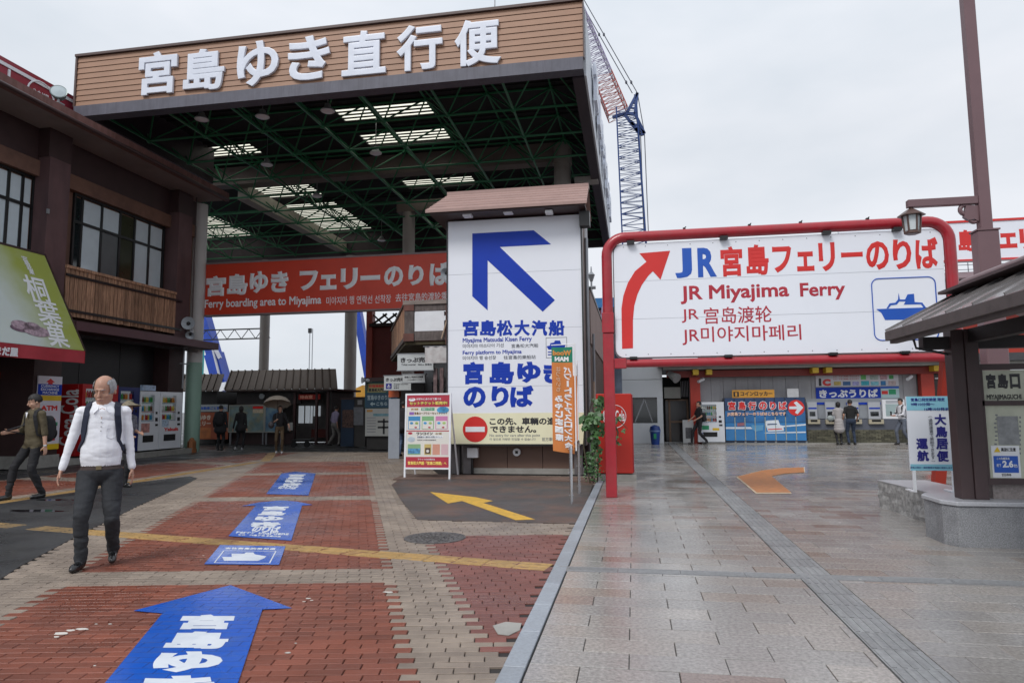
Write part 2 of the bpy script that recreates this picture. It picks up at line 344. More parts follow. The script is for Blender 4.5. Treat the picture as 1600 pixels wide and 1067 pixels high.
bm_ = {'r': brickred, 'b': brickbeige, 'p': brickpink}
vis = [q for q in near if abs((q[1]+.175*q[2])) < .74*q[2] and q[2] > 2.9]
visset = set(id(q) for q in vis[:300])
proto = {}
for q in near:
    _, cx, cy, k, h, t1, t2 = q
    if id(q) in visset:
        if k not in proto:
            mb = MB(); BLs = (ca, sa); brick_geo(mb, 0, 0, 0); o = mb.build('brick', bm_[k], bpav); proto[k] = o; o.location = (cx, cy, h)
        else: inst(proto[k], (cx, cy, h), bpav, rot=(t2*15, -t1*8, 0))
    else: brick_geo(rest[k], cx, cy, h, t1, t2)
for k in rest: rest[k].build('brick_field', bm_[k], bpav, kind='stuff')

# asphalt of the lane, the shop front and the patch in front of the sign tower
a_ = MB(); a_.poly(FG, lane, -.01, .004); struct(a_.build('asphalt_lane', asph))
a_ = MB(); a_.poly(FG, shoplane, -.01, .004); struct(a_.build('shopfront_path', asph))
a_ = MB(); a_.poly(FG, patch, -.01, .005); struct(a_.build('asphalt_patch', asph2))
a_ = MB(); a_.poly(FG, [(-4.9, 14.3), (-3.9, 14.25), (-.8, 13.9), (-.8, 13.1), (-2.0, 13.5), (-3.6, 13.6), (-4.8, 13.2)], .003, .03)
struct(a_.build('forecourt', M('damp_concrete', (.15,.095,.075), rough=.45, var=.25, bump=.4, rvar=.2, dirt=(.06,.045,.04), dirtamt=.7)))
wa = MB()
for (x, y, r) in ((-8.5, 8.6, .33), (-9.2, 9.7, .30)):
    wa.poly(FG, [(x+r*1.4*math.cos(t*.4)*(1+.2*math.sin(t*2.1)), y+.35*r*math.sin(t*.4)*(1+.3*math.cos(t*1.7))) for t in range(16)], .003, .0055)
tag(wa.build('puddle', M('puddle_water', (.012,.013,.015), rough=.04, var=.1, spec=.6)), 'shallow rain puddles lying on the dark asphalt lane', 'puddle')

# ---- kerb of long blue-grey granite stones
kb = MB(); kb.box(KX, KX+.03, 1.5, 13.9, -.03, -.006); kroot = struct(kb.build('kerb', bed))
y = 2.0; first = None
while y < 13.7:
    ln = .60
    if first is None:
        mb = MB(); mb.box(0, .125, .004, ln-.004, -.05, .004); first = mb.build('kerb_stone', kerbm, kroot, bevel=.004); first.location = (KX, y, 0)
    else: inst(first, (KX, y, rng.gauss(.001, .0015)), kroot)
    y += ln

# ---- wet granite slabs
gb = MB(); gb.box(KX+.128, 16.5, 1.0, 28.4, -.028, -.012); gpav = struct(gb.build('granite_pavement', bed))
SL, SW = .53, .236
cells = []
tx0, tx1 = 1.315, 1.60
ctY0, ctY1 = 6.06, 6.23
for j in range(5, 120):
    y0 = j*SW+.10; y1 = y0+SW
    if y0 > 28.2: break
    off = (.265 if j & 1 else 0)
    x = -.612
    e = [KX+.135] + [off-.06+SL*i for i in range(-1, 33) if off-.06+SL*i > KX+.30]
    for a, b in zip(e[:-1], e[1:]):
        if b < -.95*y0*0 - .62: continue
        if a > .60*y1+1.2: continue
        segs = [(a, b)]
        if b > tx0 and a < tx1:
            segs = []
            if a < tx0-.03: segs.append((a, tx0))
            if b > tx1+.03: segs.append((tx1, b))
        ysegs = [(y0, y1)]
        if y1 > ctY0 and y0 < ctY1 and a < 3.6+9:
            ysegs = []
            if y0 < ctY0-.02: ysegs.append((y0, ctY0))
            if y1 > ctY1+.02: ysegs.append((ctY1, y1))
        for sa_, sb_ in segs:
            for ya, yb in ysegs:
                mid = (sa_+sb_)/2; w = rng.random(); f = noise.noise((mid*.35, ya*.35, 3.1))
                k = 0 if w < .62-.3*f else 1 if w < .88 else 2 if w < .965 else 3
                if y0 > 8: k = min(3, k + (rng.random() < .18))
                cells.append((sa_, sb_, ya, yb, k, rng.gauss(0, .0007)))
cells.sort(key=lambda c: ((c[0]+c[1])/2)**2+((c[2]+c[3])/2)**2)
vis = [c for c in cells if c[2] > 3.1 and (c[0]) < .56*c[2]+.1][:300]
vs_ = set(id(c) for c in vis); pr = {}; rs = [MB() for _ in range(4)]
def slab_geo(mb, w, d, x, y, z):
    g = .0022; gy = .0034; P = []
    for zz, e in ((-.03, 0), (-.003, 0), (0, .003)):
        P += [(x+g+e, y+gy+e, z+zz), (x+w-g-e, y+gy+e, z+zz), (x+w-g-e, y+d-gy-e, z+zz), (x+g+e, y+d-gy-e, z+zz)]
    mb.add(P, [(0,1,5,4),(1,2,6,5),(2,3,7,6),(3,0,4,7),(4,5,9,8),(5,6,10,9),(6,7,11,10),(7,4,8,11),(8,9,10,11)])
for c in cells:
    if id(c) in vs_:
        key = (round(c[1]-c[0], 3), round(c[3]-c[2], 3), c[4])
        if key not in pr:
            mb = MB(); slab_geo(mb, c[1]-c[0], c[3]-c[2], 0, 0, 0); o = mb.build('slab', slabm[c[4]], gpav); o.location = (c[0], c[2], c[5]); pr[key] = o
        else: inst(pr[key], (c[0], c[2], c[5]), gpav)
    else: slab_geo(rs[c[4]], c[1]-c[0], c[3]-c[2], c[0], c[2], c[5])
for k in range(4): rs[k].build('slab_field', slabm[k], gpav, kind='stuff')

# ---- tactile paving: ribbed tiles, each a part
def tact(name, mat, x0, y0, dx, dy, n, L_, W, ribs, parentlabel, cross=None):
    d = Vector((dx, dy, 0)).normalized(); pr_ = Vector((-d.y, d.x, 0)); mb0 = MB()
    p = Vector((x0, y0, 0)); e = p + d*L_*n
    mb0.beam(p+Vector((0,0,-.012)), e+Vector((0,0,-.012)), W, .006); root = struct(mb0.build(name, bed))
    fr = Fr((0,0,0), d, pr_)
    mb = MB(); mb.fbox(fr, .002, L_-.002, -W/2+.002, W/2-.002, -.02, .001)
    for k in range(ribs):
        c = -W/2+(k+.5)*W/ribs; mb.fbox(fr, .012, L_-.012, c-W/ribs*.24, c+W/ribs*.24, .001, .0045)
    o = mb.build('tactile_tile', mat, root); o.location = p
    for i in range(1, n): inst(o, p+d*L_*i+Vector((0,0,rng.gauss(0,.0008))), root)
    return root
tact('tactile_strip', tactgrey, 1.457, 2.6, 0, 1, 84, .30, .275, 5, '')
ct = tact('tactile_band', M('tactile_pale', (.235,.24,.25), rough=.4, var=.2, scale=30, isl=.12, rvar=.12), -.70, 6.145, 1, 0, 19, .53, .165, 4, '')
tact('yellow_tactile_strip', tactyel, -.78, 6.17, -7.0, 1.27, 30, .30, .27, 5, '')
# second yellow strip along the shop side
pts = [(-10.0, 5.5), (-9.85, 8.6), (-9.95, 11.5), (-10.15, 14.5), (-10.35, 17.5)]
for (a, b), (c, d) in zip(pts[:-1], pts[1:]):
    ln = math.hypot(c-a, d-b); tact('yellow_tactile_strip', tactyel, a, b, c-a, d-b, int(ln/.3), .30, .28, 5, '')
tact('yellow_tactile_strip', tactyel, -10.3, 17.9, -.5, 1, 14, .30, .28, 5, '')

# ---- manhole cover
mt = thing('manhole_cover', 'round cast iron manhole cover set among beige pavers', 'manhole cover', (-2.19, 7.38, 0))
iron = M('cast_iron', (.085,.08,.08), rough=.5, var=.4, scale=18, metal=.3, bump=1., bscale=45, dirt=(.25,.24,.23), dirtamt=.6, dscale=18)
mb = MB(); mb.lathe((-2.19, 7.38, -.01), [(.34,0),(.34,.016),(.32,.018),(.315,.014),(.02,.014)], 40); mb.build('cover_plate', iron, mt)
mb = MB()
for k in range(9):
    for i in range(12):
        a = 2*math.pi*i/12+k*.26; r = .05+.027*k
        mb.box(-2.19+r*math.cos(a)-.008, -2.19+r*math.cos(a)+.008, 7.38+r*math.sin(a)-.008, 7.38+r*math.sin(a)+.008, .004, .009)
mb.build('raised_stud', iron, mt, kind='stuff')

# ---- painted yellow arrow on the asphalt patch, orange arrow on the granite
yelp = M('road_yellow', (.62,.36,.03), rough=.55, var=.15, scale=12, dirt=(.25,.16,.05), dirtamt=.55, dscale=9)
orp = M('road_orange', (.46,.17,.045), rough=.45, var=.15, scale=10, dirt=(.26,.12,.05), dirtamt=.7, dscale=7)
def gpoly(px): return [(lambda q: (q.x, q.y))(gp(*p)) for p in px]
o = blob(None, FG, gpoly([(672,769),(742,777),(770,783),(755,786),(836,812),(806,813),(722,783),(700,787)]), yelp, 'painted_arrow', .006, .002)
tag(o, 'worn yellow arrow painted on the asphalt before the sign tower', 'road marking')
ol = thing('painted_arrow', 'orange bent arrow painted on the wet granite slabs', 'road marking', (2.4, 14, 0))
pts_ = gpoly([(1150,745),(1190,735),(1225,731),(1257,730),(1258,738),(1226,740),(1205,744),(1237,771),(1181,771)])
blob(ol, FG, pts_, M('pale_line_paint', (.6,.5,.36), rough=.5, var=.2, dirt=(.3,.2,.12), dirtamt=.6, dscale=8), 'edge_line', .004, .002)
c_ = (sum(p[0] for p in pts_)/9, sum(p[1] for p in pts_)/9)
blob(ol, FG, [(p[0]+(c_[0]-p[0])*.035, p[1]+(c_[1]-p[1])*.035) for p in pts_], orp, 'fill', .007, .002)

# ---- the four blue floor stickers
stick = M('blue_floor_film', (.008,.095,.50), rough=.24, var=.07, spec=.5, rvar=.12, bump=.10, bscale=25, dirt=(.06,.13,.36), dirtamt=.55, dscale=5)
t_ = stick.node_tree; n_ = t_.nodes; bt_ = n_.new('ShaderNodeTexBrick'); mp_ = n_.new('ShaderNodeMapping'); mp_.inputs['Rotation'].default_value = (0, 0, R_(-11)); ge_ = n_.new('ShaderNodeNewGeometry')
bt_.inputs['Scale'].default_value = 1; bt_.inputs['Brick Width'].default_value = .198; bt_.inputs['Row Height'].default_value = .0832; bt_.inputs['Mortar Size'].default_value = .003; bt_.inputs['Mortar Smooth'].default_value = .6
bt_.inputs['Color1'].default_value = bt_.inputs['Color2'].default_value = (1, 1, 1, 1); bt_.inputs['Mortar'].default_value = (.45, .45, .45, 1)
t_.links.new(ge_.outputs['Position'], mp_.inputs[0]); t_.links.new(mp_.outputs[0], bt_.inputs[0]); b_ = n_['Principled BSDF']; src = b_.inputs['Base Color'].links[0].from_socket
mm_ = n_.new('ShaderNodeMix'); mm_.data_type = 'RGBA'; mm_.blend_type = 'MULTIPLY'; mm_.inputs[0].default_value = 1; t_.links.new(src, mm_.inputs[6]); t_.links.new(bt_.outputs['Color'], mm_.inputs[7]); t_.links.new(mm_.outputs[2], b_.inputs['Base Color'])
bu_ = n_.new('ShaderNodeBump'); bu_.inputs['Distance'].default_value = .004; bu_.inputs['Strength'].default_value = .8; bu_.invert = True; t_.links.new(bt_.outputs['Fac'], bu_.inputs['Height']); t_.links.new(b_.inputs['Normal'].links[0].from_socket, bu_.inputs['Normal']); t_.links.new(bu_.outputs[0], b_.inputs['Normal'])
wprint = M('floor_film_white', (.68,.72,.78), rough=.35, var=.08, dirt=(.35,.4,.5), dirtamt=.5, dscale=6)
def gfr(p, q): return Fr(p, (q[0]-p[0], q[1]-p[1], 0), (-(q[1]-p[1]), q[0]-p[0], 0))
a1 = thing('floor_arrow', 'large bright blue arrow sticker on red pavers nearest the bottom edge', 'floor sticker', (-2.9, 4, 0), 'blue direction stickers on the red pavers')
pts = gpoly([(209,955),(360,915),(456,951),(410,953),(372,1067)])
v1 = Vector((pts[4][0]-pts[3][0], pts[4][1]-pts[3][1])); e1 = (pts[3][0]+v1.x*1.9, pts[3][1]+v1.y*1.9)
q0 = gpoly([(254,959),(165,1067)]); v2 = Vector((q0[1][0]-q0[0][0], q0[1][1]-q0[0][1])); e2 = (q0[0][0]+v2.x*1.9, q0[0][1]+v2.y*1.9)
blob(a1, FG, [pts[0], pts[1], pts[2], pts[3], e1, e2, q0[0]], stick, 'film', .006, .0015)
def groundtext(s, par, quad, mat, bold=.05, vert=True):
    # glyph column laid in the quadrilateral TL,TR,BL,BR (all in ground coordinates)
    TL, TR, BL_, BR = [Vector((q[0], q[1])) for q in quad]; n = len(s); mb = MB()
    for i, ch in enumerate(s):
        if ch == ' ': continue
        vs, fs = glyphs(ch, bold, 0., 3); xs = [v.x for v in vs]; ys = [v.y for v in vs]; x0, x1, y0, y1 = min(xs), max(xs), min(ys), max(ys); P = []
        for v in vs:
            a = (v.x-x0)/max(x1-x0,.01); b = (v.y-y0)/max(y1-y0,.01)
            if vert: t = (i+.06+(1-b)*.88)/n; s_ = a
            else: t = 1-b; s_ = (i+.04+.92*a)/n
            q = TL.lerp(TR, s_).lerp(BL_.lerp(BR, s_), t); P.append((q.x, q.y, .0088+(.001 if v.z > 0 else 0)))
        mb.add(P, fs)
    return mb.build('lettering', mat, par)
groundtext('宮島ゆき', a1, gpoly([(288,960),(368,960),(200,1100),(330,1100)]), wprint, .06)
a2 = thing('floor_arrow', 'blue arrow sticker just behind the yellow tactile strip, glossy with sky', 'floor sticker', (-4.8, 8.3, 0), 'blue direction stickers on the red pavers')
blob(a2, FG, gpoly([(377,791),(405,785),(440,782),(465,784),(488,789),(472,790),(455,845),(357,838),(400,790)]), stick, 'film', .006, .0015)
groundtext('宮島ゆき', a2, gpoly([(413,791),(452,791),(388,825),(436,826)]), wprint, .06)
groundtext('のりば', a2, gpoly([(398,822),(440,823),(390,832),(436,834)]), wprint, .05, False)
for t_, q in (('Ferry boarding', [(370,831),(452,834),(368,834),(451,837)]), ('to Miyajima', [(372,835),(440,838),(371,837),(439,840)])): groundtext(t_, a2, gpoly(q), wprint, .03, False)
a3 = thing('floor_arrow', 'smallest far blue arrow sticker on the red pavers', 'floor sticker', (-6.6, 12.5, 0), 'blue direction stickers on the red pavers')
blob(a3, FG, gpoly([(440,740),(462,737),(493,740),(482,774),(416,772)]), stick, 'film', .006, .0015)
groundtext('宮島ゆき', a3, gpoly([(452,741),(478,741),(440,760),(470,760)]), wprint, .06)
groundtext('のりば', a3, gpoly([(438,759),(468,760),(432,764),(462,765)]), wprint, .05, False)
a4 = thing('floor_sign', 'rectangular blue sticker with white ferry pictogram on red pavers', 'floor sticker', (-3.8, 6.2, 0), 'blue direction stickers on the red pavers')
blob(a4, FG, gpoly([(344,852),(446,854),(436,883),(319,882)]), stick, 'film', .006, .0015)
bord = gpoly([(350,861),(431,862),(421,881),(335,880)]); 
mb = MB()
for i in range(4):
    p, q = bord[i], bord[(i+1) % 4]; mb.beam((*p, .0085), (*q, .0085), .012, .001)
mb.build('border', wprint, a4)
groundtext('去往宮島的乘船處', a4, gpoly([(352,856),(432,857),(351,859),(430,860)]), wprint, .05, False)
blob(a4, FG, gpoly([(347,871),(362,871),(362,866),(382,866),(384,864),(396,864),(398,867),(416,870),(413,873),(403,877),(350,877)]), wprint, 'ferry_pictogram', .0078, .001)
# paint worn off the bricks
mb = MB(); rr = random.Random(9)
for (px, py, w) in ((95,990,20),(110,985,12),(128,983,16),(88,995,8),(172,975,5),(150,975,4),(482,935,7),(487,938,4),(475,940,4),(450,1020,7),(462,1005,3),(148,1040,4),(318,868,3),(606,925,12),(345,868,3),(1344/1,905,3)):
    c = gp(px, py); r = w/330*c.y/4*1.0
    mb.poly(FG, [(c.x+r*math.cos(t*.7)*(.6+.5*rr.random()), c.y+.55*r*math.sin(t*.7)*(.6+.5*rr.random())) for t in range(9)], .002, .0042)
o = mb.build('paint_spots', M('old_paint_spot', (.55,.52,.48), rough=.6, var=.2), None, kind='stuff'); tag(o, 'flecks of old white paint left on the red pavers', 'paint')
o = blob(None, FG, gpoly([(770,978),(790,972),(815,974),(812,985),(795,993),(778,991)]), concrete, 'mortar_patch', .001, .004); tag(o, 'pale mortar repair among the pavers by the kerb', 'repair')
# ================================================================== GREAT CANOPY
cn = thing('ferry_canopy', 'huge canopy with tan sided front reading 宮島ゆき直行便 over green trusses', 'canopy', (-8, 25, 0))
F16 = FY(16.0); CXL, CXR, CZ0, CZ1 = -15.30, -1.0, 9.98, 11.45
nb = 9; hb = (CZ1-CZ0)/nb; ob = None
for i in range(nb):
    mb = MB(); P = []
    mb.add([F16.pt(CXL, 0, 0), F16.pt(CXR, 0, 0), F16.pt(CXR, hb-.012, 0), F16.pt(CXL, hb-.012, 0), F16.pt(CXL, 0, .045), F16.pt(CXR, 0, .045), F16.pt(CXR, hb-.012, .03), F16.pt(CXL, hb-.012, .03)],
           [(0,3,2,1),(4,5,6,7),(0,1,5,4),(1,2,6,5),(2,3,7,6),(3,0,4,7)])
    if ob is None: ob = mb.build('siding_board', boardm, cn); ob.location.z = CZ0; ob.matrix_parent_inverse = Matrix.Translation(-cn.location)
    else: inst(ob, (0, 0, CZ0+hb*i), cn)
mb = MB(); mb.box(CXL, CXR, 16.0, 16.12, CZ0-.02, CZ1); mb.build('fascia_backing', blackm, cn)
mb = MB(); mb.box(CXL-.06, CXR+.03, 15.9, 16.2, CZ1, CZ1+.07); mb.box(CXL-.06, CXL, 15.93, 16.1, CZ0, CZ1); mb.box(CXR, CXR+.03, 15.93, 16.1, CZ0, CZ1); mb.build('fascia_coping', M('brown_metal', (.085,.05,.045), rough=.45, var=.1), cn)
mb = MB(); mb.box(CXL, CXR, 15.9, 16.25, 9.66, CZ0-.004); mb.build('edge_beam', steelgrey, cn)
# raised letters, each its own part
for ch, (x0, y0, x1, y1) in zip('宮島ゆき直行便', ((221,84,280,150),(291,80,354,144),(374,68,438,137),(453,60,518,128),(537,52,605,120),(622,42,693,113),(712,34,784,106))):
    b = F16.box(x0, y0, x1, y1); text(ch, cn, F16, b, letterwhite, bold=.028, ext=.3, extz=.07, d=.05, name='letter', res=4)
# sides, roof deck with skylight bays, soffit edges
sidem = M('canopy_side_panel', (.62,.65,.70), rough=.5, var=.06, dirt=(.4,.42,.45), dirtamt=.4)
mb = MB(); mb.box(CXR, CXR+.05, 16.26, 34.5, 9.66, CZ1); mb.build('side_panel', sidem, cn)
FXR = FX(CXR+.05)
for i, ch in enumerate('宮島ゆき直行便'): text(ch, cn, FXR, (18.6+i*2.0, 19.9+i*2.0, 10.15, 11.35), letterwhite, bold=.034, ext=.3, extz=.10, d=.05, name='letter')
plum = M('dark_plum_steel', (.045,.03,.04), rough=.55, var=.15)
for q_ in ((CXR-.3, CXR-.004, 16.3, 34.4, 9.62, 9.95), (-27, CXR, 34.4, 34.6, 9.66, CZ1), (CXL-.16, CXL-.02, 16.3, 22.4, 9.9, 11.3)): MB().box(*q_).build('edge_cladding', plum, cn)
# skylight bays (x0,x1,y0,y1)
bays = [(-9.45,-6.25,19.95,21.0),(-9.45,-6.3,22.05,23.2),(-9.6,-6.3,25.0,25.9),(-9.6,-6.5,27.0,28.2),(-9.6,-6.5,30,33.6),
        (-16.2,-13.7,22.0,23.1),(-16.4,-13.7,24.7,28.3),(-16.4,-13.7,29.2,34.2),(-24.0,-20.6,29.5,34.2)]
xs = sorted({-27, CXR} | {b[0] for b in bays} | {b[1] for b in bays} | {CXL}); ys = sorted({16.2, 34.5, 22.4} | {b[2] for b in bays} | {b[3] for b in bays})
dk = MB()
for x0, x1 in zip(xs[:-1], xs[1:]):
    for y0, y1 in zip(ys[:-1], ys[1:]):
        mx_, my_ = (x0+x1)/2, (y0+y1)/2
        if mx_ < CXL and my_ < 22.0: continue
        if any(b[0] < mx_ < b[1] and b[2] < my_ < b[3] for b in bays): continue
        dk.box(x0, x1, y0, y1, 11.2, 11.3)
dk.build('roof_deck', deckm, cn)
# deck ribs
rb = MB(); y = 16.4
while y < 34.3:
    rb.box(CXL, CXR-.05, y, y+.05, 11.15, 11.198) if not any(b[2]-.1 < y < b[3] for b in bays) else None; y += .33
rb.build('deck_rib', M('deck_rib_steel', (.022,.020,.022), rough=.7, var=.2), cn, kind='stuff')
skm = bpy.data.materials.new('skylight_sheet'); skm.use_nodes = True; nn = skm.node_tree.nodes; tr = nn.new('ShaderNodeBsdfTranslucent'); tr.inputs[0].default_value = (.95,.92,.76,1)
skm.node_tree.links.new(tr.outputs[0], nn['Material Output'].inputs[0])
louv = M('louvre_dark', (.035,.035,.03), rough=.7, var=.1)
for b in bays:
    mb = MB(); mb.add([(b[0],b[2],11.25),(b[1],b[2],11.25),(b[1],b[3],11.25),(b[0],b[3],11.25)],[(0,1,2,3)]); s = mb.build('skylight', skm, cn)
    lv = MB(); y = b[2]
    while y < b[3]-.05:
        lv.box(b[0], b[1], y, y+.085, 11.19, 11.215); y += .24
    lv.build('louvre', louv, cn if False else s, kind='stuff')
# space frame
NX, NY = 8, 10; mxs = [CXL+.35+i*1.96 for i in range(NX)]; mys = [16.55+j*1.95 for j in range(NY)]
ZB, ZT = 9.98, 11.02
def chord(name, p, q, r):
    mb = MB(); mb.cyl(p, q, r, n=6); return mb.build(name, greenm, cn, smooth=True)
xw = [-26.0+i*1.96 for i in range(5)]
for y in mys: chord('bottom_chord', (mxs[0] if y < 22.4 else -26, y, ZB), (mxs[-1], y, ZB), .038)
for x in mxs: chord('bottom_chord', (x, mys[0], ZB), (x, mys[-1], ZB), .038)
for x in xw: chord('bottom_chord', (x, 22.4, ZB), (x, mys[-1], ZB), .038)
txs = [x+.98 for x in mxs[:-1]]; tys = [y+.975 for y in mys[:-1]]
for y in tys: chord('top_chord', (txs[0] if y < 22.4 else -25, y, ZT), (txs[-1], y, ZT), .034)
for x in txs: chord('top_chord', (x, tys[0], ZT), (x, tys[-1], ZT), .034)
nodes = MB(); web = MB(); nb_ = 0; bpro = {}
allx = [(x, 0) for x in xw] + [(x, 1) for x in mxs]
for x, main in allx:
    for y in mys:
        if not main and y < 22: continue
        nodes.ell((x, y, ZB), (.085, .085, .085), 8, 6)
        for sx_ in (-1, 1):
            for sy_ in (-1, 1):
                tx, ty = x+.98*sx_, y+.975*sy_
                if tx < -26 or tx > mxs[-1] or ty < mys[0] or ty > mys[-1]: continue
                if not main or nb_ > 280: web.cyl((x, y, ZB), (tx, ty, ZT), .024, n=5, cap=False); continue
                k = (sx_, sy_); nb_ += 1
                if k not in bpro:
                    mb = MB(); mb.cyl((0,0,0), (.98*sx_, .975*sy_, ZT-ZB), .026, n=6, cap=False); o = mb.build('brace', greenm, cn, smooth=True); o.location = (x, y, ZB); bpro[k] = o
                else: inst(bpro[k], (x, y, ZB), cn)
for x in txs:
    for y in tys: nodes.ell((x, y, ZT), (.08, .08, .08), 8, 6)
nodes.build('truss_node', greenm, cn, smooth=True, kind='stuff'); web.build('brace_field', greenm, cn, smooth=True, kind='stuff')
# girders and columns
gird = M('girder_taupe', (.20,.165,.15), rough=.6, var=.1, dirt=(.12,.1,.09), dirtamt=.4)
mb = MB(); mb.box(-17, -2.3, 24.0, 24.5, 10.42, 11.14); mb.build('cross_girder', gird, cn)
mb = MB(); mb.box(-1.9, -1.05, 23.9, 24.3, 9.55, 9.75); mb.build('bracket', colm, cn)
gx = gp(322, 281, 10.0).x
mb = MB(); mb.box(gx-.22, gx+.22, 24.6, 34.3, 10.0, 10.6); mb.build('long_girder', M('girder_pale', (.40,.37,.32), rough=.6, var=.1), cn)
def col(x, y, r, z1, mt, name='column', z0=0.): mb = MB(); mb.cyl((x, y, z0), (x, y, z1), r, n=28); return mb.build(name, mt, cn, smooth=True)
col(-2.36, 24.2, .31, 11.1, colm); q_ = gp(639, 333, 10.2); col(q_.x, q_.y, .27, 10.2, colm); MB().box(q_.x-.5, q_.x+5.5, q_.y-.25, q_.y+.25, 10.2, 10.7).build('rear_girder', gird, cn); col(-19.8, 34, .26, 9.7, colm); col(-14.8, 34, .32, 9.7, colm)
c0 = col(-15.42, 21.85, .26, 8.93, M('column_pale', (.58,.56,.55), rough=.5, var=.06, dirt=(.4,.38,.37), dirtamt=.4))
mb = MB(); mb.cyl((-15.42, 21.85, 0), (-15.42, 21.85, 3.15), .265, n=28); mb.build('painted_base', colgreen, c0, smooth=True)
mb = MB(); mb.cyl((-2.36,24.2,10.35),(-2.36,24.2,11.0),.36,n=28); mb.build('column_capital', colm, cn, smooth=True)
# hanging lamps under the canopy
lampm = M('lamp_reflector', (.55,.56,.58), rough=.3, var=.05, metal=.5); lensm = M('lamp_lens', (.75,.75,.78), rough=.2, var=.1)
desc = ['first lamp from the left under the canopy front edge', 'middle lamp of three under the canopy front edge', 'third lamp under the front edge beside the first skylight', 'lamp hanging left under the canopy just before the cross girder', 'lamp hanging before the cross girder beneath the second skylight', 'lamp hanging behind the cross girder above the pale long girder', 'small far lamp near the back of the canopy ceiling']
for (px, py), ds in zip(((315,187),(410,183),(512,174),(417,258),(587,240),(495,307),(596,376)), desc):
    p = gp(px, py, 9.85); t = thing('canopy_lamp', 'round pale '+ds, 'lamp', p, 'round lamps hanging under the canopy')
    mb = MB(); mb.lathe(p, [(.05,.22),(.08,.2),(.10,.12),(.19,.03),(.20,0),(.19,.0)], 20); mb.build('reflector', lampm, t, smooth=True)
    mb = MB(); mb.lathe(p, [(.185,.01),(.16,-.02),(.02,-.035)], 20); mb.build('lens', lensm, t, smooth=True)
    mb = MB(); mb.cyl(p+Vector((0,0,.2)), p+Vector((0,0,1.4)), .015, n=6); mb.build('hanger_rod', greymet, t)

# ================================================================== RED BANNER SIGN
bn = thing('banner_sign', 'long red board reading 宮島ゆき フェリーのりば hung across the street', 'sign', (-10, 22, 4.8))
FB = FY(22.0)
x0b, x1b = -15.2, -4.4; zt, zb = 6.73, 4.88
mb = MB(); mb.box(x0b, x1b, 22.0, 22.18, zb, zt); mb.build('board', redsign, bn)
mb = MB(); mb.box(x0b-.04, x1b+.04, 21.98, 22.2, zt, zt+.06); mb.box(x0b-.04, x1b+.04, 21.98, 22.2, zb-.06, zb); mb.box(x0b-.05, x0b, 21.98, 22.2, zb, zt); mb.build('frame', M('grey_sign_edge', (.25,.2,.2), rough=.5, var=.1), bn)
lw = M('banner_white', (.88,.89,.92), rough=.35, var=.03)
def bt(s, x0, y0, x1, y1, bold, **k): return text(s, bn, FB, FB.box(x0, y0, x1, y1), lw, bold=bold, **k)
for ch, q in zip('宮島ゆきフェリーのりば', ((322,431,353,463),(355,428,387,461),(390,424,419,458),(423,424,451,457),(468,423,497,454),(500,429,526,453),(532,419,559,452),(563,430,594,438),(600,416,630,448),(638,414,662,446),(671,409,703,446))):
    bt(ch, *q, bold=.05 if ch != 'ー' else .03, thick=.02)
bt('Ferry boarding area to Miyajima', 320, 465, 502, 482, .022)
bt('미야지마 행 연락선 선착장', 510, 462, 611, 475, .006); bt('去往宮島的渡轮乘船处', 618, 457, 720, 470, .006)

# ================================================================== LEFT BUILDING
lb = thing('shop_building', 'two storey brown shop building with overhanging eaves and cedar balcony', 'building', (-17, 15, 0))
Y0L, Y1L = 6.0, 21.6
Fw = FX(-15.5); Fp = FX(-15.0)
mb = MB(); mb.box(-22, -15.5, Y0L, Y1L, 3.7, 8.92); mb.build('upper_wall', orangebrown, lb)
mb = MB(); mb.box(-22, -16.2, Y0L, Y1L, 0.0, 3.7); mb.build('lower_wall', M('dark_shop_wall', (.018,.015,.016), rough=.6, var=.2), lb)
# eave: soffit, rusty fascia and roof edge
mb = MB(); mb.box(-15.5, -14.25, Y0L, 21.55, 8.93, 9.03); mb.build('soffit', soffitm, lb)
mb = MB(); mb.box(-14.25, -14.12, Y0L, 21.6, 8.90, 9.20); mb.build('eave_fascia', eaverust, lb)
mb = MB(); mb.box(-22, -14.2, Y0L, 21.6, 9.04, 9.22); mb.build('roof', darkbrown, lb)
mb = MB(); mb.box(-15.5, -15.36, Y0L, 21.5, 8.05, 8.925); mb.build('frieze_beam', darkbrown, lb)
mb = MB(); mb.box(-15.5, -15.30, Y0L, 21.5, 7.62, 8.04); mb.build('window_lintel', orangebrown, lb)
for i, (ya, yb, lab) in enumerate(((14.95, 15.62, None), (20.15, 20.85, None), (9.2, 9.9, None))):
    mb = MB(); mb.box(-15.5, -15.0, ya, yb, 3.7, 8.15); mb.build('pillar', purplebrown, lb)
    mb = MB(); mb.box(-15.5, -15.02, ya-.03, yb+.03, 8.15, 8.925); mb.build('pillar_head', darkbrown, lb)
mb = MB(); mb.box(-16.2, -15.05, 14.9, 15.75, 0, 3.7); mb.build('lower_pillar', darkbrown, lb)
mb = MB(); mb.box(-16.2, -15.02, 14.85, 15.8, 0, .32); mb.build('pillar_plinth', concrete, lb)
mb = MB(); mb.box(-16.2, -15.5, 20.6, 21.4, 0, 3.7); mb.build('lower_pillar', darkbrown, lb)
mb = MB(); mb.box(-16.2, -14.72, 15.8, 22.2, 3.62, 3.86); mb.box(-16.2, -15.0, Y0L, 15.8, 3.62, 3.86); mb.build('balcony_slab', M('maroon_slab', (.10,.045,.055), rough=.5, var=.15, dirt=(.05,.03,.03), dirtamt=.4), lb)
mb = MB(); mb.box(-15.5, -14.95, 15.7, 20.1, 3.865, 3.92); mb.build('balcony_floor', darkbrown, lb)
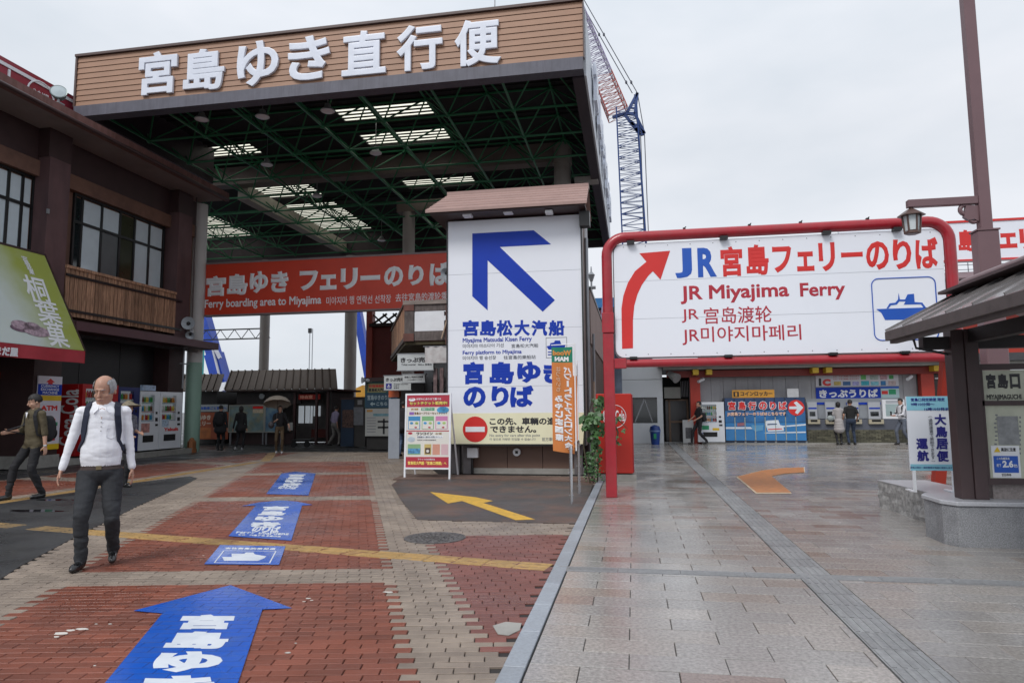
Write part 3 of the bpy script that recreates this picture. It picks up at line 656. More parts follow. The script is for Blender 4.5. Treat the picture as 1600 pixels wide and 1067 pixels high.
# windows
def window(par, fr, box, cols, rows, panes, lab=None, frt=.06):
    a0, a1, b0, b1 = box; w = MB()
    w.fbox(fr, a0-frt, a1+frt, b0-frt, b0, 0, .07); w.fbox(fr, a0-frt, a1+frt, b1, b1+frt, 0, .07); w.fbox(fr, a0-frt, a0, b0, b1, 0, .07); w.fbox(fr, a1, a1+frt, b0, b1, 0, .07)
    for c in cols[1:-1]: w.fbox(fr, a0+(a1-a0)*c-.035, a0+(a1-a0)*c+.035, b0, b1, 0, .055)
    for r in rows[1:-1]: w.fbox(fr, a0, a1, b0+(b1-b0)*r-.04, b0+(b1-b0)*r+.04, 0, .058)
    wo_ = w.build('window', framem, par)
    for j in range(len(rows)-1):
        for i in range(len(cols)-1):
            m = panes[j][i]; p = MB()
            p.fbox(fr, a0+(a1-a0)*cols[i]+.037, a0+(a1-a0)*cols[i+1]-.037, b0+(b1-b0)*rows[j]+.042, b0+(b1-b0)*rows[j+1]-.042, .004, .02); p.build('pane', m, wo_)
    return wo_
b_, k_, gk = blind, glassd, M('grey_mesh_screen', (.11,.12,.125), rough=.4, var=.1)
olive = M('olive_room', (.03,.032,.015), rough=.2, var=.2)
wb = Fw.box(112, 300, 255, 455); bY0, bY1 = Fw.ab(114, 350)[0], Fw.ab(252, 400)[0]
window(lb, Fw, (bY0, bY1, 5.35, 7.55), [0,.07,.27,.47,.64,.82,1], [0,.66,1], [[k_,b_,gk,olive,b_,b_],[k_,b_,b_,olive,b_,b_]])
bY2, bY3 = Fw.ab(-60, 320)[0], Fw.ab(46, 340)[0]
window(lb, Fw, (bY2, bY3, 5.35, 7.55), [0,.3,.62,.84,1], [0,.66,1], [[b_,b_,b_,b_],[b_,b_,b_,b_]])
window(lb, Fw, (10.2, 13.2, 5.35, 7.55), [0,.33,.66,1], [0,.66,1], [[b_,k_,b_],[b_,b_,k_]])
# cedar balustrade: each plank a part
ypl = 15.64; ip = 0; pp = None; rp = random.Random(3)
while ypl < 20.1:
    wd_ = .145; hz = rp.uniform(-.01, .01)
    if pp is None: mb = MB(); mb.box(-.012, .012, 0, wd_-.022, 0, 1.30); pp = mb.build('plank', woodm, lb); pp.location = (-14.98, ypl, 4.0); pp.matrix_parent_inverse = Matrix.Translation(-lb.location)
    else: inst(pp, (-14.98+rp.uniform(-.004,.004), ypl, 4.0+hz), lb, rot=(rp.uniform(-.006,.006),0,0))
    ypl += wd_
mb = MB(); mb.box(-15.02, -14.93, 15.62, 20.1, 5.30, 5.38); mb.build('top_rail', woodm, lb)
mb = MB()
for z in (5.08, 4.12): mb.box(-14.965, -14.93, 15.62, 20.4, z, z+.07)
mb.build('iron_rail', framem, lb)
# dark shop panels behind the machines
for i, (ya, yb) in enumerate(((15.85,17.4),(17.42,19.0),(19.02,20.55))):
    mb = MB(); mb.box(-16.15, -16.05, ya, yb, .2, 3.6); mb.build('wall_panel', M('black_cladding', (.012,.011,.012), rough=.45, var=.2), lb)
mb = MB(); mb.box(-16.2, -14.95, 15.85, 21.35, 0, .17); mb.build('machine_plinth', concrete, lb)
mb = MB(); mb.cyl((-15.2, 20.95, 2.2), (-15.2, 20.95, 3.62), .03, n=8); mb.cyl((-15.2,20.75,3.05),(-15.2,21.25,3.05),.022,n=8); mb.build('drain_pipe', greymet, lb, smooth=True)
# shop interior seen under the awning
mb = MB(); mb.box(-16.19, -16.12, 9.5, 14.9, .2, 3.0); mb.build('shop_glazing', M('shop_glass_grey', (.07,.075,.07), rough=.2, var=.2), lb)
mb = MB(); mb.box(-16.12, -16.05, 9.5, 14.9, 2.3, 2.45); mb.build('shop_rail', redpost, lb)
# spotlight on the roof edge and red roof sign behind
sp = thing('roof_spotlight', 'grey round floodlight standing on the rusty eave edge', 'floodlight', atx(92,155,-14.2))
p = atx(92, 145, -14.25); mb = MB(); mb.lathe(p, [(.06,-.22),(.14,-.15),(.19,0),(.19,.05),(.165,.04)], 18, axis=(.55,-.75,.25)); mb.build('lamp_housing', M('grey_green_metal', (.22,.27,.27), rough=.35, var=.1, metal=.5), sp, smooth=True)
mb = MB(); mb.lathe(p, [(.17,.05),(.02,.07)], 18, axis=(.55,-.75,.25)); mb.build('lens', M('floodlight_lens', (.45,.52,.55), rough=.1, var=.1), sp, smooth=True)
mb = MB(); mb.cyl(p+Vector((0,0,-.32)), p, .03, n=8); mb.box(p.x-.1, p.x+.1, p.y-.1, p.y+.1, 9.22, 9.26); mb.build('mount', greymet, sp)
rs_ = thing('roof_sign', 'dark red roof board with white round emblem behind the left eave', 'sign', (-16, 17, 9.4))
FR_ = FX(-15.6); ra = FR_.ab(-5, 84); rb2 = FR_.ab(118, 152); redroof = M('crimson_board', (.28,.025,.045), rough=.45, var=.1)
zt_ = (ra[1]+rb2[1])/2
mb = MB(); mb.box(-15.75, -15.6, 11.5, rb2[0], 9.22, zt_); mb.build('board', redroof, rs_)
mb = MB(); mb.box(-15.6, -15.57, 11.5, rb2[0], zt_-.22, zt_-.13); mb.box(-15.6, -15.57, FR_.ab(13,120)[0]-.03, FR_.ab(13,120)[0]+.03, 9.22, zt_-.25); mb.build('white_line', white, rs_)
cc = FR_.ab(63, 148); mb = MB()
mb.tube([FR_.pt(cc[0]+.42*math.cos(t*.3), cc[1]-.08+.42*math.sin(t*.3), .02) for t in range(22)], .025, 6); mb.build('emblem_ring', white, rs_)
text('やまだ屋', rs_, FR_, (cc[0]-.25, cc[0]+.25, cc[1]-.15, cc[1]+.08), white, d=.02)
# ================================================================== AWNING
aw = thing('shop_awning', 'sloping green printed awning with white brush lettering and red valance', 'awning', (-14.5, 12, 3))
P0, P1_ = Vector((-15.0, 14.95, 5.5)), Vector((-13.82, 15.12, 2.98))
v = (P0-P1_); v.y = 0; Fa = Fr((-13.82, 0, 2.98), (0,1,0), v); ha = v.length
def agrad():
    m = M('awning_print', (.4,.5,.1), rough=.45, var=.05); t = m.node_tree; n = t.nodes; l = t.links; b = n['Principled BSDF']
    geo = n.new('ShaderNodeNewGeometry'); sp_ = n.new('ShaderNodeSeparateXYZ'); l.new(geo.outputs['Position'], sp_.inputs[0])
    # printed picture: green field fading to a pale mist at the near lower corner
    a = n.new('ShaderNodeMath'); a.operation = 'MULTIPLY'; a.inputs[1].default_value = .55; l.new(sp_.outputs[1], a.inputs[0])
    c = n.new('ShaderNodeMath'); c.operation = 'MULTIPLY_ADD'; c.inputs[1].default_value = .22; l.new(sp_.outputs[2], c.inputs[0]); l.new(a.outputs[0], c.inputs[2])
    r = n.new('ShaderNodeMapRange'); r.inputs['From Min'].default_value = 8.2; r.inputs['From Max'].default_value = 8.85; l.new(c.outputs[0], r.inputs[0])
    nn_ = n.new('ShaderNodeTexNoise'); nn_.inputs['Scale'].default_value = 2.5; l.new(geo.outputs['Position'], nn_.inputs[0])
    q = n.new('ShaderNodeMath'); q.operation = 'MULTIPLY_ADD'; q.inputs[1].default_value = .5; q.inputs[2].default_value = -.25; l.new(nn_.outputs[0], q.inputs[0])
    s = n.new('ShaderNodeMath'); s.operation = 'ADD'; s.use_clamp = True; l.new(r.outputs[0], s.inputs[0]); l.new(q.outputs[0], s.inputs[1])
    mi = n.new('ShaderNodeMix'); mi.data_type = 'RGBA'; l.new(s.outputs[0], mi.inputs[0]); mi.inputs[6].default_value = (.56,.62,.60,1); mi.inputs[7].default_value = (.34,.39,.085,1)
    l.new(mi.outputs[2], b.inputs['Base Color']); return m
aprint = agrad()
mb = MB(); mb.add([(-15.0, 9.5, 5.5), (-15.0, 14.95, 5.5), (-13.82, 15.14, 2.98), (-13.82, 9.5, 2.98)], [(3,2,1,0)]); mb.add([(-15.02, 9.5, 5.46), (-15.02, 14.94, 5.46), (-13.85, 15.12, 2.96), (-13.85, 9.5, 2.96)], [(0,1,2,3)]); mb.build('printed_cloth', aprint, aw)
mb = MB(); mb.beam((-15.0,9.5,5.5),(-15.0,14.97,5.5),.05,.05); mb.beam((-15.0,14.96,5.5),(-13.82,15.15,2.98),.04,.04); mb.build('frame', darkbrown, aw)
val = M('red_valance', (.40,.035,.05), rough=.6, var=.1)
mb = MB(); n_ = 40; va = [(-13.80+.015*math.sin(i*.9), 9.5+i*(5.65/n_)) for i in range(n_+1)]
mb.add([(x, y, 2.97) for x, y in va]+[(x+.03*math.sin(i*.7), y, 2.66) for i, (x, y) in enumerate(va)], [(i, n_+1+i, n_+2+i, i+1) for i in range(n_)]); mb.add([(-13.8,15.14,2.97),(-13.8,15.14,2.66),(-15.0,15.0,2.8),(-15.0,14.96,3.1)], [(0,1,2,3)]); mb.build('valance', val, aw, smooth=True)
Fva = FX(-13.76); text('やまだ屋', aw, Fva, Fva.box(-25, 541, 28, 556), white, bold=.05, d=.01)
lw2 = M('brush_white', (.80,.82,.84), rough=.4, var=.03)
for ch, q in zip('桐葉菓', ((40,433,72,470),(56,470,92,504),(72,504,103,542))): text(ch, aw, Fa, Fa.box(*q), lw2, bold=.016, d=.012)
for k, ch in enumerate('宮島銘菓'): text(ch, aw, Fa, Fa.box(34+k*3.6, 401+k*7, 42+k*3.6, 408+k*7), lw2, bold=.02, d=.012)
cake = M('cake_print', (.38,.28,.33), rough=.5, var=.5, scale=14); cake2 = M('cake_shadow_print', (.16,.10,.14), rough=.5, var=.5, scale=14)
for (cx, cy, rx, ry, m) in ((34,513,17,6,cake2),(32,508,14,7,cake),(58,518,20,8,cake),(50,510,12,6,cake)):
    a, b = Fa.ab(cx, cy); a2, _ = Fa.ab(cx+rx, cy); _, b2 = Fa.ab(cx, cy+ry); disc(aw, Fa, (a, b), abs(a2-a), m, ry=abs(b2-b), d=.008+.001*(m is cake))

# ================================================================== ATM SIGN, MACHINES
am = thing('exchange_sign', 'tall sign with ATM, CURRENCY EXCHANGE MACHINE and yellow bands on the shop pillar', 'sign', (-15, 15.4, .5))
Fm = FX(-15.03); A = Fm.box(61, 586, 94, 704); A = (15.0, 15.74, .46, 2.36)
decal(am, Fm, A, M('sign_pinkish_white', (.66,.64,.72), rough=.4, var=.05), 'board', t=.03)
yel = M('sign_yellow', (.72,.48,.02), rough=.4, var=.05)
decal(am, Fm, sub(A,0,1,.74,.89), blueink, d=.03); decal(am, Fm, sub(A,0,1,.665,.735), yel, d=.03); decal(am, Fm, sub(A,0,1,0,.075), yel, d=.03)
blob(am, Fm, [(A[0]+.37+x, A[3]-.21+y) for x, y in ((-.07,0),(.07,0),(.07,.05),(.14,.05),(0,.15),(-.14,.05),(-.07,.05))], redink, 'arrow', .03)
for s_, q, m, bo in (('CURRENCY',(.12,.88,.845,.88),white,.02),('EXCHANGE',(.12,.88,.80,.835),white,.02),('MACHINE',(.2,.82,.755,.79),white,.02),('ATM',(.15,.85,.53,.60),redink,.05),('Get cash',(.12,.80,.385,.435),redink,.05)):
    text(s_, am, Fm, sub(A,*q), m, bold=bo, d=.034)
gsn = M('sign_green', (.02,.30,.13), rough=.4, var=.05)
decal(am, Fm, sub(A,.1,.4,.32,.37), gsn, d=.03); decal(am, Fm, sub(A,.58,.9,.32,.37), gsn, d=.03); decal(am, Fm, sub(A,.12,.78,.265,.29), blueink, d=.03)
for i in range(4):
    for j in range(2): decal(am, Fm, sub(A,.1+.2*i,.22+.2*i,.12+.06*j,.155+.06*j), (blueink, greyink, jrblue, redthin)[(i+j) % 4], d=.03)

# vending machines: shells, display windows, bottles, buttons
vwhite = M('machine_white', (.72,.75,.80), rough=.25, var=.04, coat=.4, dirt=(.5,.5,.5), dirtamt=.2); vblue = M('machine_blue', (.012,.02,.12), rough=.3, var=.1, coat=.4)
vred = M('machine_red', (.40,.012,.014), rough=.3, var=.08, coat=.4)
botm = [M('drink_'+n, c, rough=.25, var=.15) for n, c in (('green',(.05,.30,.07)),('orange',(.60,.24,.03)),('red',(.45,.03,.03)),('cyan',(.05,.28,.45)),('pale',(.65,.66,.62)),('brown',(.16,.07,.03)),('yellow',(.65,.5,.08)))]
shelfm = M('machine_interior', (.40,.43,.45), rough=.4, var=.1, emit=(.8,.9,1), estr=.12); glas = M('display_glass', (.9,.9,.9), rough=.03, var=0, trans=1.); glas.node_tree.nodes['Principled BSDF'].inputs['IOR'].default_value = 1.1
def vending(label, fr, a0, a1, z0, z1, depth, shell, rows=3, top=.94, mid=.50, extra=None, seed=0):
    t = thing('vending_machine', label, 'vending machine', fr.pt((a0+a1)/2, z0, -depth/2), 'drink vending machines')
    w, h = a1-a0, z1-z0; B = (a0, a1, z0, z1); mb = MB(); r = random.Random(seed)
    wx0, wx1, wz0, wz1 = a0+w*.09, a0+w*.72, z0+h*mid, z0+h*top
    mb.fbox(fr, a0, a1, z0+.04, z1, -depth, -.14); mb.build('cabinet', shell, t, bevel=.008)
    mb = MB(); mb.fbox(fr, a0, wx0, z0+.05, z1, -.138, 0); mb.fbox(fr, wx1, a1, z0+.05, z1, -.138, 0); mb.fbox(fr, wx0, wx1, z0+.05, wz0, -.138, 0); mb.fbox(fr, wx0, wx1, wz1, z1, -.138, 0); d = mb.build('door', shell, t)
    mb = MB(); mb.fbox(fr, wx0, wx1, wz0, wz1, -.137, -.13); mb.build('display_back', shelfm, t)
    mb = MB(); mb.fbox(fr, wx0, wx1, wz0, wz1, -.006, -.003); mb.build('display_glass', glas, t)
    rh = (wz1-wz0)/rows
    for k in range(rows):
        zb_ = wz0+k*rh; mb = MB(); mb.fbox(fr, wx0, wx1, zb_, zb_+.045, -.13, -.02); mb.build('shelf', vwhite, t)
        nbt = 9; 
        for i in range(nbt):
            cx = wx0+(wx1-wx0)*(i+.5)/nbt; rr_ = (wx1-wx0)/nbt*.4; hb_ = rh-.10; m = botm[(r.randrange(7) if i % 3 == 0 else (k*2+i//3+seed) % 7)]; mb = MB()
            mb.lathe(fr.pt(cx, zb_+.046, -.075), [(rr_,0),(rr_,hb_*.7),(rr_*.45,hb_*.88),(rr_*.45,hb_)], 7); mb.build('bottle', m, t, smooth=True)
        mb = MB()
        for i in range(nbt): cx = wx0+(wx1-wx0)*(i+.5)/nbt; mb.fbox(fr, cx-.016, cx+.016, zb_+.01, zb_+.028, -.02, -.014)
        mb.build('selection_button', (botm[3], redink, gsn)[k % 3], t, kind='stuff')
    mb = MB(); mb.fbox(fr, a0+w*.2, a0+w*.72, z0+h*.16, z0+h*.27, 0, .012); mb.build('delivery_flap', blackm, t)
    mb = MB(); mb.fbox(fr, a0+w*.79, a0+w*.90, z0+h*.50, z0+h*.56, 0, .015); mb.fbox(fr, a0+w*.80, a0+w*.92, z0+h*.42, z0+h*.455, 0, .015); mb.fbox(fr, a0+w*.8, a0+w*.88, z0+h*.62, z0+h*.66, 0, .012); mb.build('coin_panel', blackm, t)
    if extra: extra(t, fr, B)
    return t
FV = FX(-15.05); va_ = lambda px: FV.ab(px, 650)[0]
def ex_white(t, fr, B):
    decal(t, fr, sub(B,.10,.52,.32,.47), M('poster_face', (.45,.22,.2), rough=.4, var=.5, scale=12)); decal(t, fr, sub(B,.1,.75,1.01,1.10), M('topper_print', (.35,.45,.6), rough=.4, var=.4, scale=9), 'topper', -.1, .1)
def ex_yak(t, fr, B):
    text('Yakult', t, fr, sub(B,.18,.86,.325,.385), redink, bold=.05, d=.004); decal(t, fr, sub(B,.10,.4,.40,.53), M('poster_ice', (.4,.5,.62), rough=.4, var=.4, scale=14))
vending('white vending machine with small poster topper beside the blue machine', FV, va_(218), va_(249), .17, 2.06, .75, vwhite, extra=ex_white, seed=1)
vending('white vending machine with red lettering next to the green column', FV, va_(250), va_(284), .17, 2.06, .75, vwhite, extra=ex_yak, seed=2)
vending('dark blue vending machine behind the straw-hatted woman', FV, va_(184), va_(217), .17, 2.16, .75, vblue, seed=3)
def ex_coke(t, fr, B):
    side = Fr(fr.pt(B[0]-.002, 0, 0), (1,0,0), (0,0,1)); side = Fr((-15.88, B[0]-.002, 0), (1,0,0), (0,0,1))
    text('Coca-Cola', t, side, (.12,.72,.5,2.05), M('script_white', (.75,.75,.76), rough=.4, var=.03), bold=.02, rot=1, d=.004)
vending('red vending machine with white script side, behind the white-shirted man', FV, va_(127), va_(183), .17, 2.2, .85, vred, extra=ex_coke, seed=5)
# copper post at the column, loudspeakers on the ledge
cp = tag(MB().lathe((-15.05, 21.35, 0), [(.17,0),(.17,.12),(.14,.15),(.14,.38),(.09,.44),(.06,.5),(.02,.52)], 8).build('copper_bollard', M('copper', (.30,.12,.05), rough=.5, var=.3, metal=.5), None), 'small copper-brown post at the foot of the green column', 'bollard')
def horn(name, label, p, axis, r, par=None):
    t = thing(name, label, 'loudspeaker', p); m = M('horn_grey', (.42,.46,.5), rough=.4, var=.1)
    mb = MB(); mb.lathe(p, [(.06,-.35),(.07,-.2),(r*.35,-.12),(r*.7,-.03),(r,0),(r*.97,.015),(r*.6,-.05),(r*.2,-.1)], 22, axis=axis); mb.build('horn', m, t, smooth=True)
    q = p-Vector(axis).normalized()*.12; mb = MB(); mb.ell(q+Vector(axis).normalized()*.06, (r*.3,)*3, 10, 8); mb.build('horn_core', framem, t, smooth=True)
    mb = MB(); mb.cyl(q, q+Vector((0,.12,-.35)), .02, n=6); mb.build('bracket', greymet, t); return t
horn('loudspeaker', 'grey horn loudspeaker facing the street above the balcony ledge end', atx(294,505,-14.75), (.45,-.9,0), .22)
horn('loudspeaker', 'smaller grey loudspeaker below the large horn at the column', atx(297,524,-14.75), (.3,-.6,-.5), .15)
horn('loudspeaker', 'dark horn loudspeaker at the end of the red banner beside the sign tower', at(696,427,19.5), (-.2,-.95,-.2), .16)

# ================================================================== SIGN TOWER
st = thing('sign_tower', 'tall white signboard with huge blue arrow under a little shingled roof', 'sign', (-2.5, 14.6, 0))
F = FY(14.5); X0, X1, Z0, Z1 = -4.02, -1.04, .66, 5.62
mb = MB(); mb.box(X0, X1, 14.5, 14.62, Z0, Z1); mb.build('panel', signwhite, st)
mb = MB(); mb.box(X0-.03, X0, 14.48, 14.66, Z0-.03, Z1); mb.box(X1, X1+.03, 14.48, 14.66, Z0-.03, Z1); mb.box(X0, X1, 14.48, 14.66, Z0-.04, Z0); mb.build('panel_frame', framem, st)
mb = MB(); mb.box(X0+.1, X1+.02, 14.67, 15.5, .62, 5.75); mb.build('tower_body', M('tower_pinkbrown', (.16,.115,.10), rough=.65, var=.1), st)
cb_ = (X0+.002, X1-.002, Z0+.002, F.ab(800, 645)[1]); decal(st, F, cb_, cream, 'lower_panel', d=.001, t=.002)
blueA = [F.ab(*p) for p in ((738,365),(834,360),(861,382),(781,386),(867,469),(848,487),(762,407),(762,485),(738,463))]
blob(st, F, blueA, blueink, 'arrow', .001, .004)
T = lambda s, q, m, bo, **k: text(s, st, F, F.box(*q), m, bold=bo, d=.004, **k)
for ch, x in zip('宮島松大汽船', (723,750,776,803,830,857)): T(ch, (x, 500, x+25, 525), blueink, .04)
T('Miyajima Matsudai Kisen Ferry', (723,527,831,536), blueink, .022); T('미야지마 마쓰다이 기선', (723,537,787,543), greyink, .01); T('宮島松大汽船', (799,537,841,543), greyink, .01)
T('Ferry platform to Miyajima', (723,547,815,555), blueink, .022); T('미야지마 행 승선장', (723,556,775,562), greyink, .01); T('往宮島的乗船站', (787,555,837,561), greyink, .01)
for ch, q in zip('宮島ゆき', ((724,565,756,600),(765,565,803,600),(808,565,845,598),(849,566,884,599))): T(ch, q, blueink, .055)
for ch, q in zip('のりば', ((724,604,759,637),(768,603,795,636),(797,602,834,636))): T(ch, q, blueink, .055)
c = F.ab(742.5, 670.5); rr_ = abs(F.ab(762, 670)[0]-c[0]); disc(st, F, c, rr_, redink, 'no_entry_disc', .004, .003); decal(st, F, F.box(727.5, 666.5, 757.5, 674.5), white, 'no_entry_bar', d=.008)
T('この先、車輌の進入は', (765,652,895,664), blackink, .04); T('できません。', (766,665,838,676), blackink, .04)
T('No entry for cars after this point', (765,678,844,683), greyink, .012); T('이 앞으로 차량은 진입할 수 없습니다', (765,684,837,688), greyink, .008); T('前方車輌禁止進入', (847,683,890,689), greyink, .008)
fb_ = F.box(853, 527, 886, 559)
mb = MB(); a0,a1,b0,b1 = fb_
for q in ((a0,a1,b0,b0+.01),(a0,a1,b1-.01,b1),(a0,a0+.01,b0,b1),(a1-.01,a1,b0,b1)): mb.fbox(F, *q, 0, .003)
mb.build('pictogram_frame', greyink, st)
blob(st, F, [F.ab(*p) for p in ((854,541),(859,540),(860,536),(866,535),(867,532),(875,532),(877,538),(884,538),(881,546),(857,546))], blueink, 'ferry_pictogram', .003, .003)
for k in range(2): decal(st, F, F.box(856, 549+k*4, 882, 550.5+k*4), blueink, 'wave_line', d=.003)
# shingled roof: six overlapping boards
roofpink = M('pinkish_shingle', (.36,.235,.21), rough=.6, var=.1, isl=.06, dirt=(.17,.11,.10), dirtamt=.5, dscale=3)
ye, yr = 13.95, 14.75; ze, zr_ = 5.72, 6.30; nb = 6
for i in range(nb):
    f0, f1 = i/nb, (i+1)/nb; mb = MB()
    xa, xb = -4.38+.30*f0, -.86-.0*f0; xa1 = -4.38+.30*f1
    y0, y1, z0, z1 = ye+(yr-ye)*f0, ye+(yr-ye)*f1, ze+(zr_-ze)*f0, ze+(zr_-ze)*f1
    mb.add([(xa,y0-.012,z0-.03),(xb,y0-.012,z0-.03),(xb,y1+.03,z1+.01),(xa1,y1+.03,z1+.01),(xa,y0-.012,z0+.035),(xb,y0-.012,z0+.035),(xb,y1,z1+.025),(xa1,y1,z1+.025)], [(0,3,2,1),(4,5,6,7),(0,1,5,4),(1,2,6,5),(2,3,7,6),(3,0,4,7)])
    mb.build('shingle_course', roofpink, st)
mb = MB(); mb.box(-4.1, -.86, 14.7, 14.95, 6.28, 6.38); mb.build('ridge_cap', roofpink, st)
mb = MB(); mb.add([(-4.08,14.78,6.29),(-.86,14.78,6.29),(-.86,15.6,5.75),(-4.36,15.6,5.75)], [(0,1,2,3)]); mb.build('rear_slope', roofpink, st)
mb = MB(); mb.box(-4.3, -.9, 13.99, 15.55, 5.66, 5.70); mb.build('roof_soffit', darkbrown, st)
for k, (q, w) in enumerate(((( 731,336),.2),((794,331),.2),((858,331),.16))):
    p = at(q[0], q[1], 14.2); mb = MB(); mb.box(p.x-w/2, p.x+w/2, 14.1, 14.3, p.z-.05, p.z+.02); mb.build('sign_light', white, st, bevel=.01)
p = at(905, 333, 14.3); mb = MB(); mb.box(p.x, p.x+.22, 14.25, 14.5, 5.3, 5.62); mb.build('junction_box', framem, st)
# plinth under the panel
mb = MB(); mb.box(-3.55, -1.2, 14.95, 15.2, .12, .68); 
for i in range(4): 
    xx = -3.55+i*.785; m2 = MB(); m2.box(xx+.006, xx+.779, 14.86, 14.95, .12, .66) if i < 3 else None
    if i < 3: m2.build('plinth_panel', M('plinth_brown', (.15,.085,.062), rough=.55, var=.1, dirt=(.09,.05,.04), dirtamt=.4), st)
mb.build('plinth_wall', darkbrown, st)
mb = MB(); mb.box(-3.6, -1.1, 14.78, 15.2, 0, .12); mb.build('plinth_kerb', concrete, st)
for x in (-3.98, -3.72, -1.28): mb = MB(); mb.box(x, x+.17, 14.7, 14.9, 0, .66); mb.build('leg', M('leg_grey', (.12,.11,.115), rough=.6, var=.2), st)
b = F.box(727, 700, 744, 716); mb = MB(); mb.box(b[0], b[1], 14.65, 14.8, b[2], b[3]); mb.build('meter_box', white, st, bevel=.01)
mb = MB(); mb.cyl((b[0]+.1,14.72,0),(b[0]+.1,14.72,b[2]),.03,n=8); mb.build('conduit', framem, st)
c = FY(14.85).ab(808, 706); mb = MB(); mb.cyl((c[0],14.86,c[1]),(c[0],14.78,c[1]),.085,n=20); cc_ = mb.build('outlet_ring', white, st, smooth=True)
mb = MB(); mb.box(c[0]-.03,c[0]+.03,14.775,14.785,c[1]-.03,c[1]+.03); mb.build('outlet_core', blackm, st)

# building behind the tower, along the passage
sb = thing('side_building', 'low pinkish brown walled building squeezed behind the signboard', 'building', (-1.5, 18, 0))
pw = M('pink_brown_wall', (.26,.19,.17), rough=.7, var=.08, dirt=(.15,.1,.09), dirtamt=.4); corr = M('brown_corrugated', (.13,.09,.075), rough=.6, var=.2, dirt=(.05,.035,.03), dirtamt=.6)
mb = MB(); mb.box(-3.8, -.92, 15.55, 22.5, 2.9, 4.12); mb.build('upper_wall', pw, sb); mb = MB(); mb.box(-3.8, -.90, 15.55, 22.6, 4.12, 4.2); mb.build('roof_edge', framem, sb)
mb = MB(); mb.box(-3.8, -1.0, 15.55, 22.5, 0, 2.9); mb.build('lower_wall', darkbrown, sb)
for i in range(26): mb = MB(); mb.box(-1.0, -.95, 15.6+i*.26, 15.76+i*.26, .05, 2.88); mb.build('wall_rib', corr, sb)
mb = MB(); mb.box(-3.6,-.75,23,29,0,3.2); mb.build('rear_wing', corr, sb)
mb = MB(); mb.cyl((-.98,15.35,0),(-.98,15.35,5.3),.045,n=8); mb.cyl((-.86,15.5,0),(-.86,15.5,3.1),.03,n=8); mb.build('down_pipe', greymet, sb)
mb = MB(); mb.cyl((-.85,15.1,0),(-.85,15.1,2.0),.03,n=8); mb.build('rail_post', M('pale_tan', (.32,.25,.2), rough=.6, var=.1), sb)
# ================================================================== JR SIGN
jr = thing('ferry_sign', 'wide white sign in a red pipe frame reading JR宮島フェリーのりば', 'sign', (2.2, 11.1, 0))
F = FY(11.1); XL, XR_, ZB_, ZT_ = -.375, 4.78, 2.12, 4.20
r_ = .30; P = [(XL,11.1,2.9),(XL,11.1,ZT_-r_)] + [(XL+r_-r_*math.cos(a*math.pi/16),11.1,ZT_-r_+r_*math.sin(a*math.pi/16)) for a in range(1,9)] + [(XR_-r_+r_*math.sin(a*math.pi/16),11.1,ZT_-r_+r_*math.cos(a*math.pi/16)) for a in range(0,9)] + [(XR_,11.1,ZT_-r_),(XR_,11.1,1.98)]
l0, l1 = at(1481, 556, 11.15), gp(1465, 771); MB().beam(l0, l1, .16, .16, up=(0,1,0)).build('slanted_leg', redpost, jr, bevel=.006)
mb = MB(); mb.tube(P, .085, 16); mb.build('frame_pipe', redpaint, jr, smooth=True)
mb = MB(); mb.tube([(XL+.2,11.08,ZB_),(XR_,11.08,ZB_)], .065, 14); mb.build('lower_pipe', redpaint, jr, smooth=True)
mb = MB(); mb.box(XL-.088, XL+.085, 11.02, 11.18, 0, 2.62); mb.build('post_casing', redpaint, jr, bevel=.008)
mb = MB(); mb.box(XL-.095, XL+.095, 11.0, 11.2, 2.62, 2.95); mb.build('bracket', redpaint, jr, bevel=.008); MB().box(XL+.09, XL+.28, 11.0, 11.14, ZB_-.08, ZB_+.08).build('bracket', redpaint, jr, bevel=.008)
SX0, SX1, SZ0, SZ1 = -.26, 4.68, 2.22, 4.08; rr = .14
pl = []
for cx, cz, a0 in ((SX1-rr,SZ0+rr,-90),(SX1-rr,SZ1-rr,0),(SX0+rr,SZ1-rr,90),(SX0+rr,SZ0+rr,180)):
    pl += [(cx+rr*math.cos(R_(a0+k*18)), cz+rr*math.sin(R_(a0+k*18))) for k in range(6)]
mb = MB(); mb.poly(F, pl, -.06, .0); mb.build('panel', signwhite, jr)
mb = MB(); mb.poly(F, [(a+(.02 if a > 2 else -.02), b+(.02 if b > 3 else -.02)) for a, b in pl], -.08, -.061); mb.build('panel_edge', greymet, jr)
T = lambda s, q, m, bo, **k: text(s, jr, F, F.box(*q), m, bold=bo, d=.002, **k)
arr = [(1046,393),(1033,438),(1021,423)]
arc = []
for t in range(9): # inner curve of the bent arrow from head down to the foot
    a = t/8*math.pi/2; arc.append((1021-(1021-990)*math.sin(a)**.9, 423+ (475-423)*(1-math.cos(a))))
inner = [(1013,431),(1003,445),(996,460),(991,478),(989,500),(989,544)]
outer = [(972,545),(971,482),(974,462),(981,442),(992,424),(1010,409)]
blob(jr, F, [F.ab(*p) for p in [(1047,392),(1032,437),(1020,424)]+inner+outer+[(999,396)]], redink, 'bent_arrow', .001, .003)
T('J', (1054.5,388,1081,434.5), jrblue, .042); T('R', (1090,387,1119.5,433), jrblue, .042)
for ch, q in zip('宮島フェリーのりば', ((1126,385,1160,432),(1166,382,1201,430),(1207,385,1237,426),(1245,393,1272,424),(1279,379,1305,424),(1314,394,1348,402),(1353,377,1389,422),(1395,374,1424,421),(1430,371,1466,420))):
    T(ch, q, redink, .038 if ch != 'ー' else .03)
T('JR Miyajima', (1063,444,1233,473), redthin, .026); T('Ferry', (1250,441,1321,469), redthin, .026)
T('JR', (1065,483,1092,504), redthin, .006); T('宫岛渡轮', (1100,479,1206,505), redthin, .008)
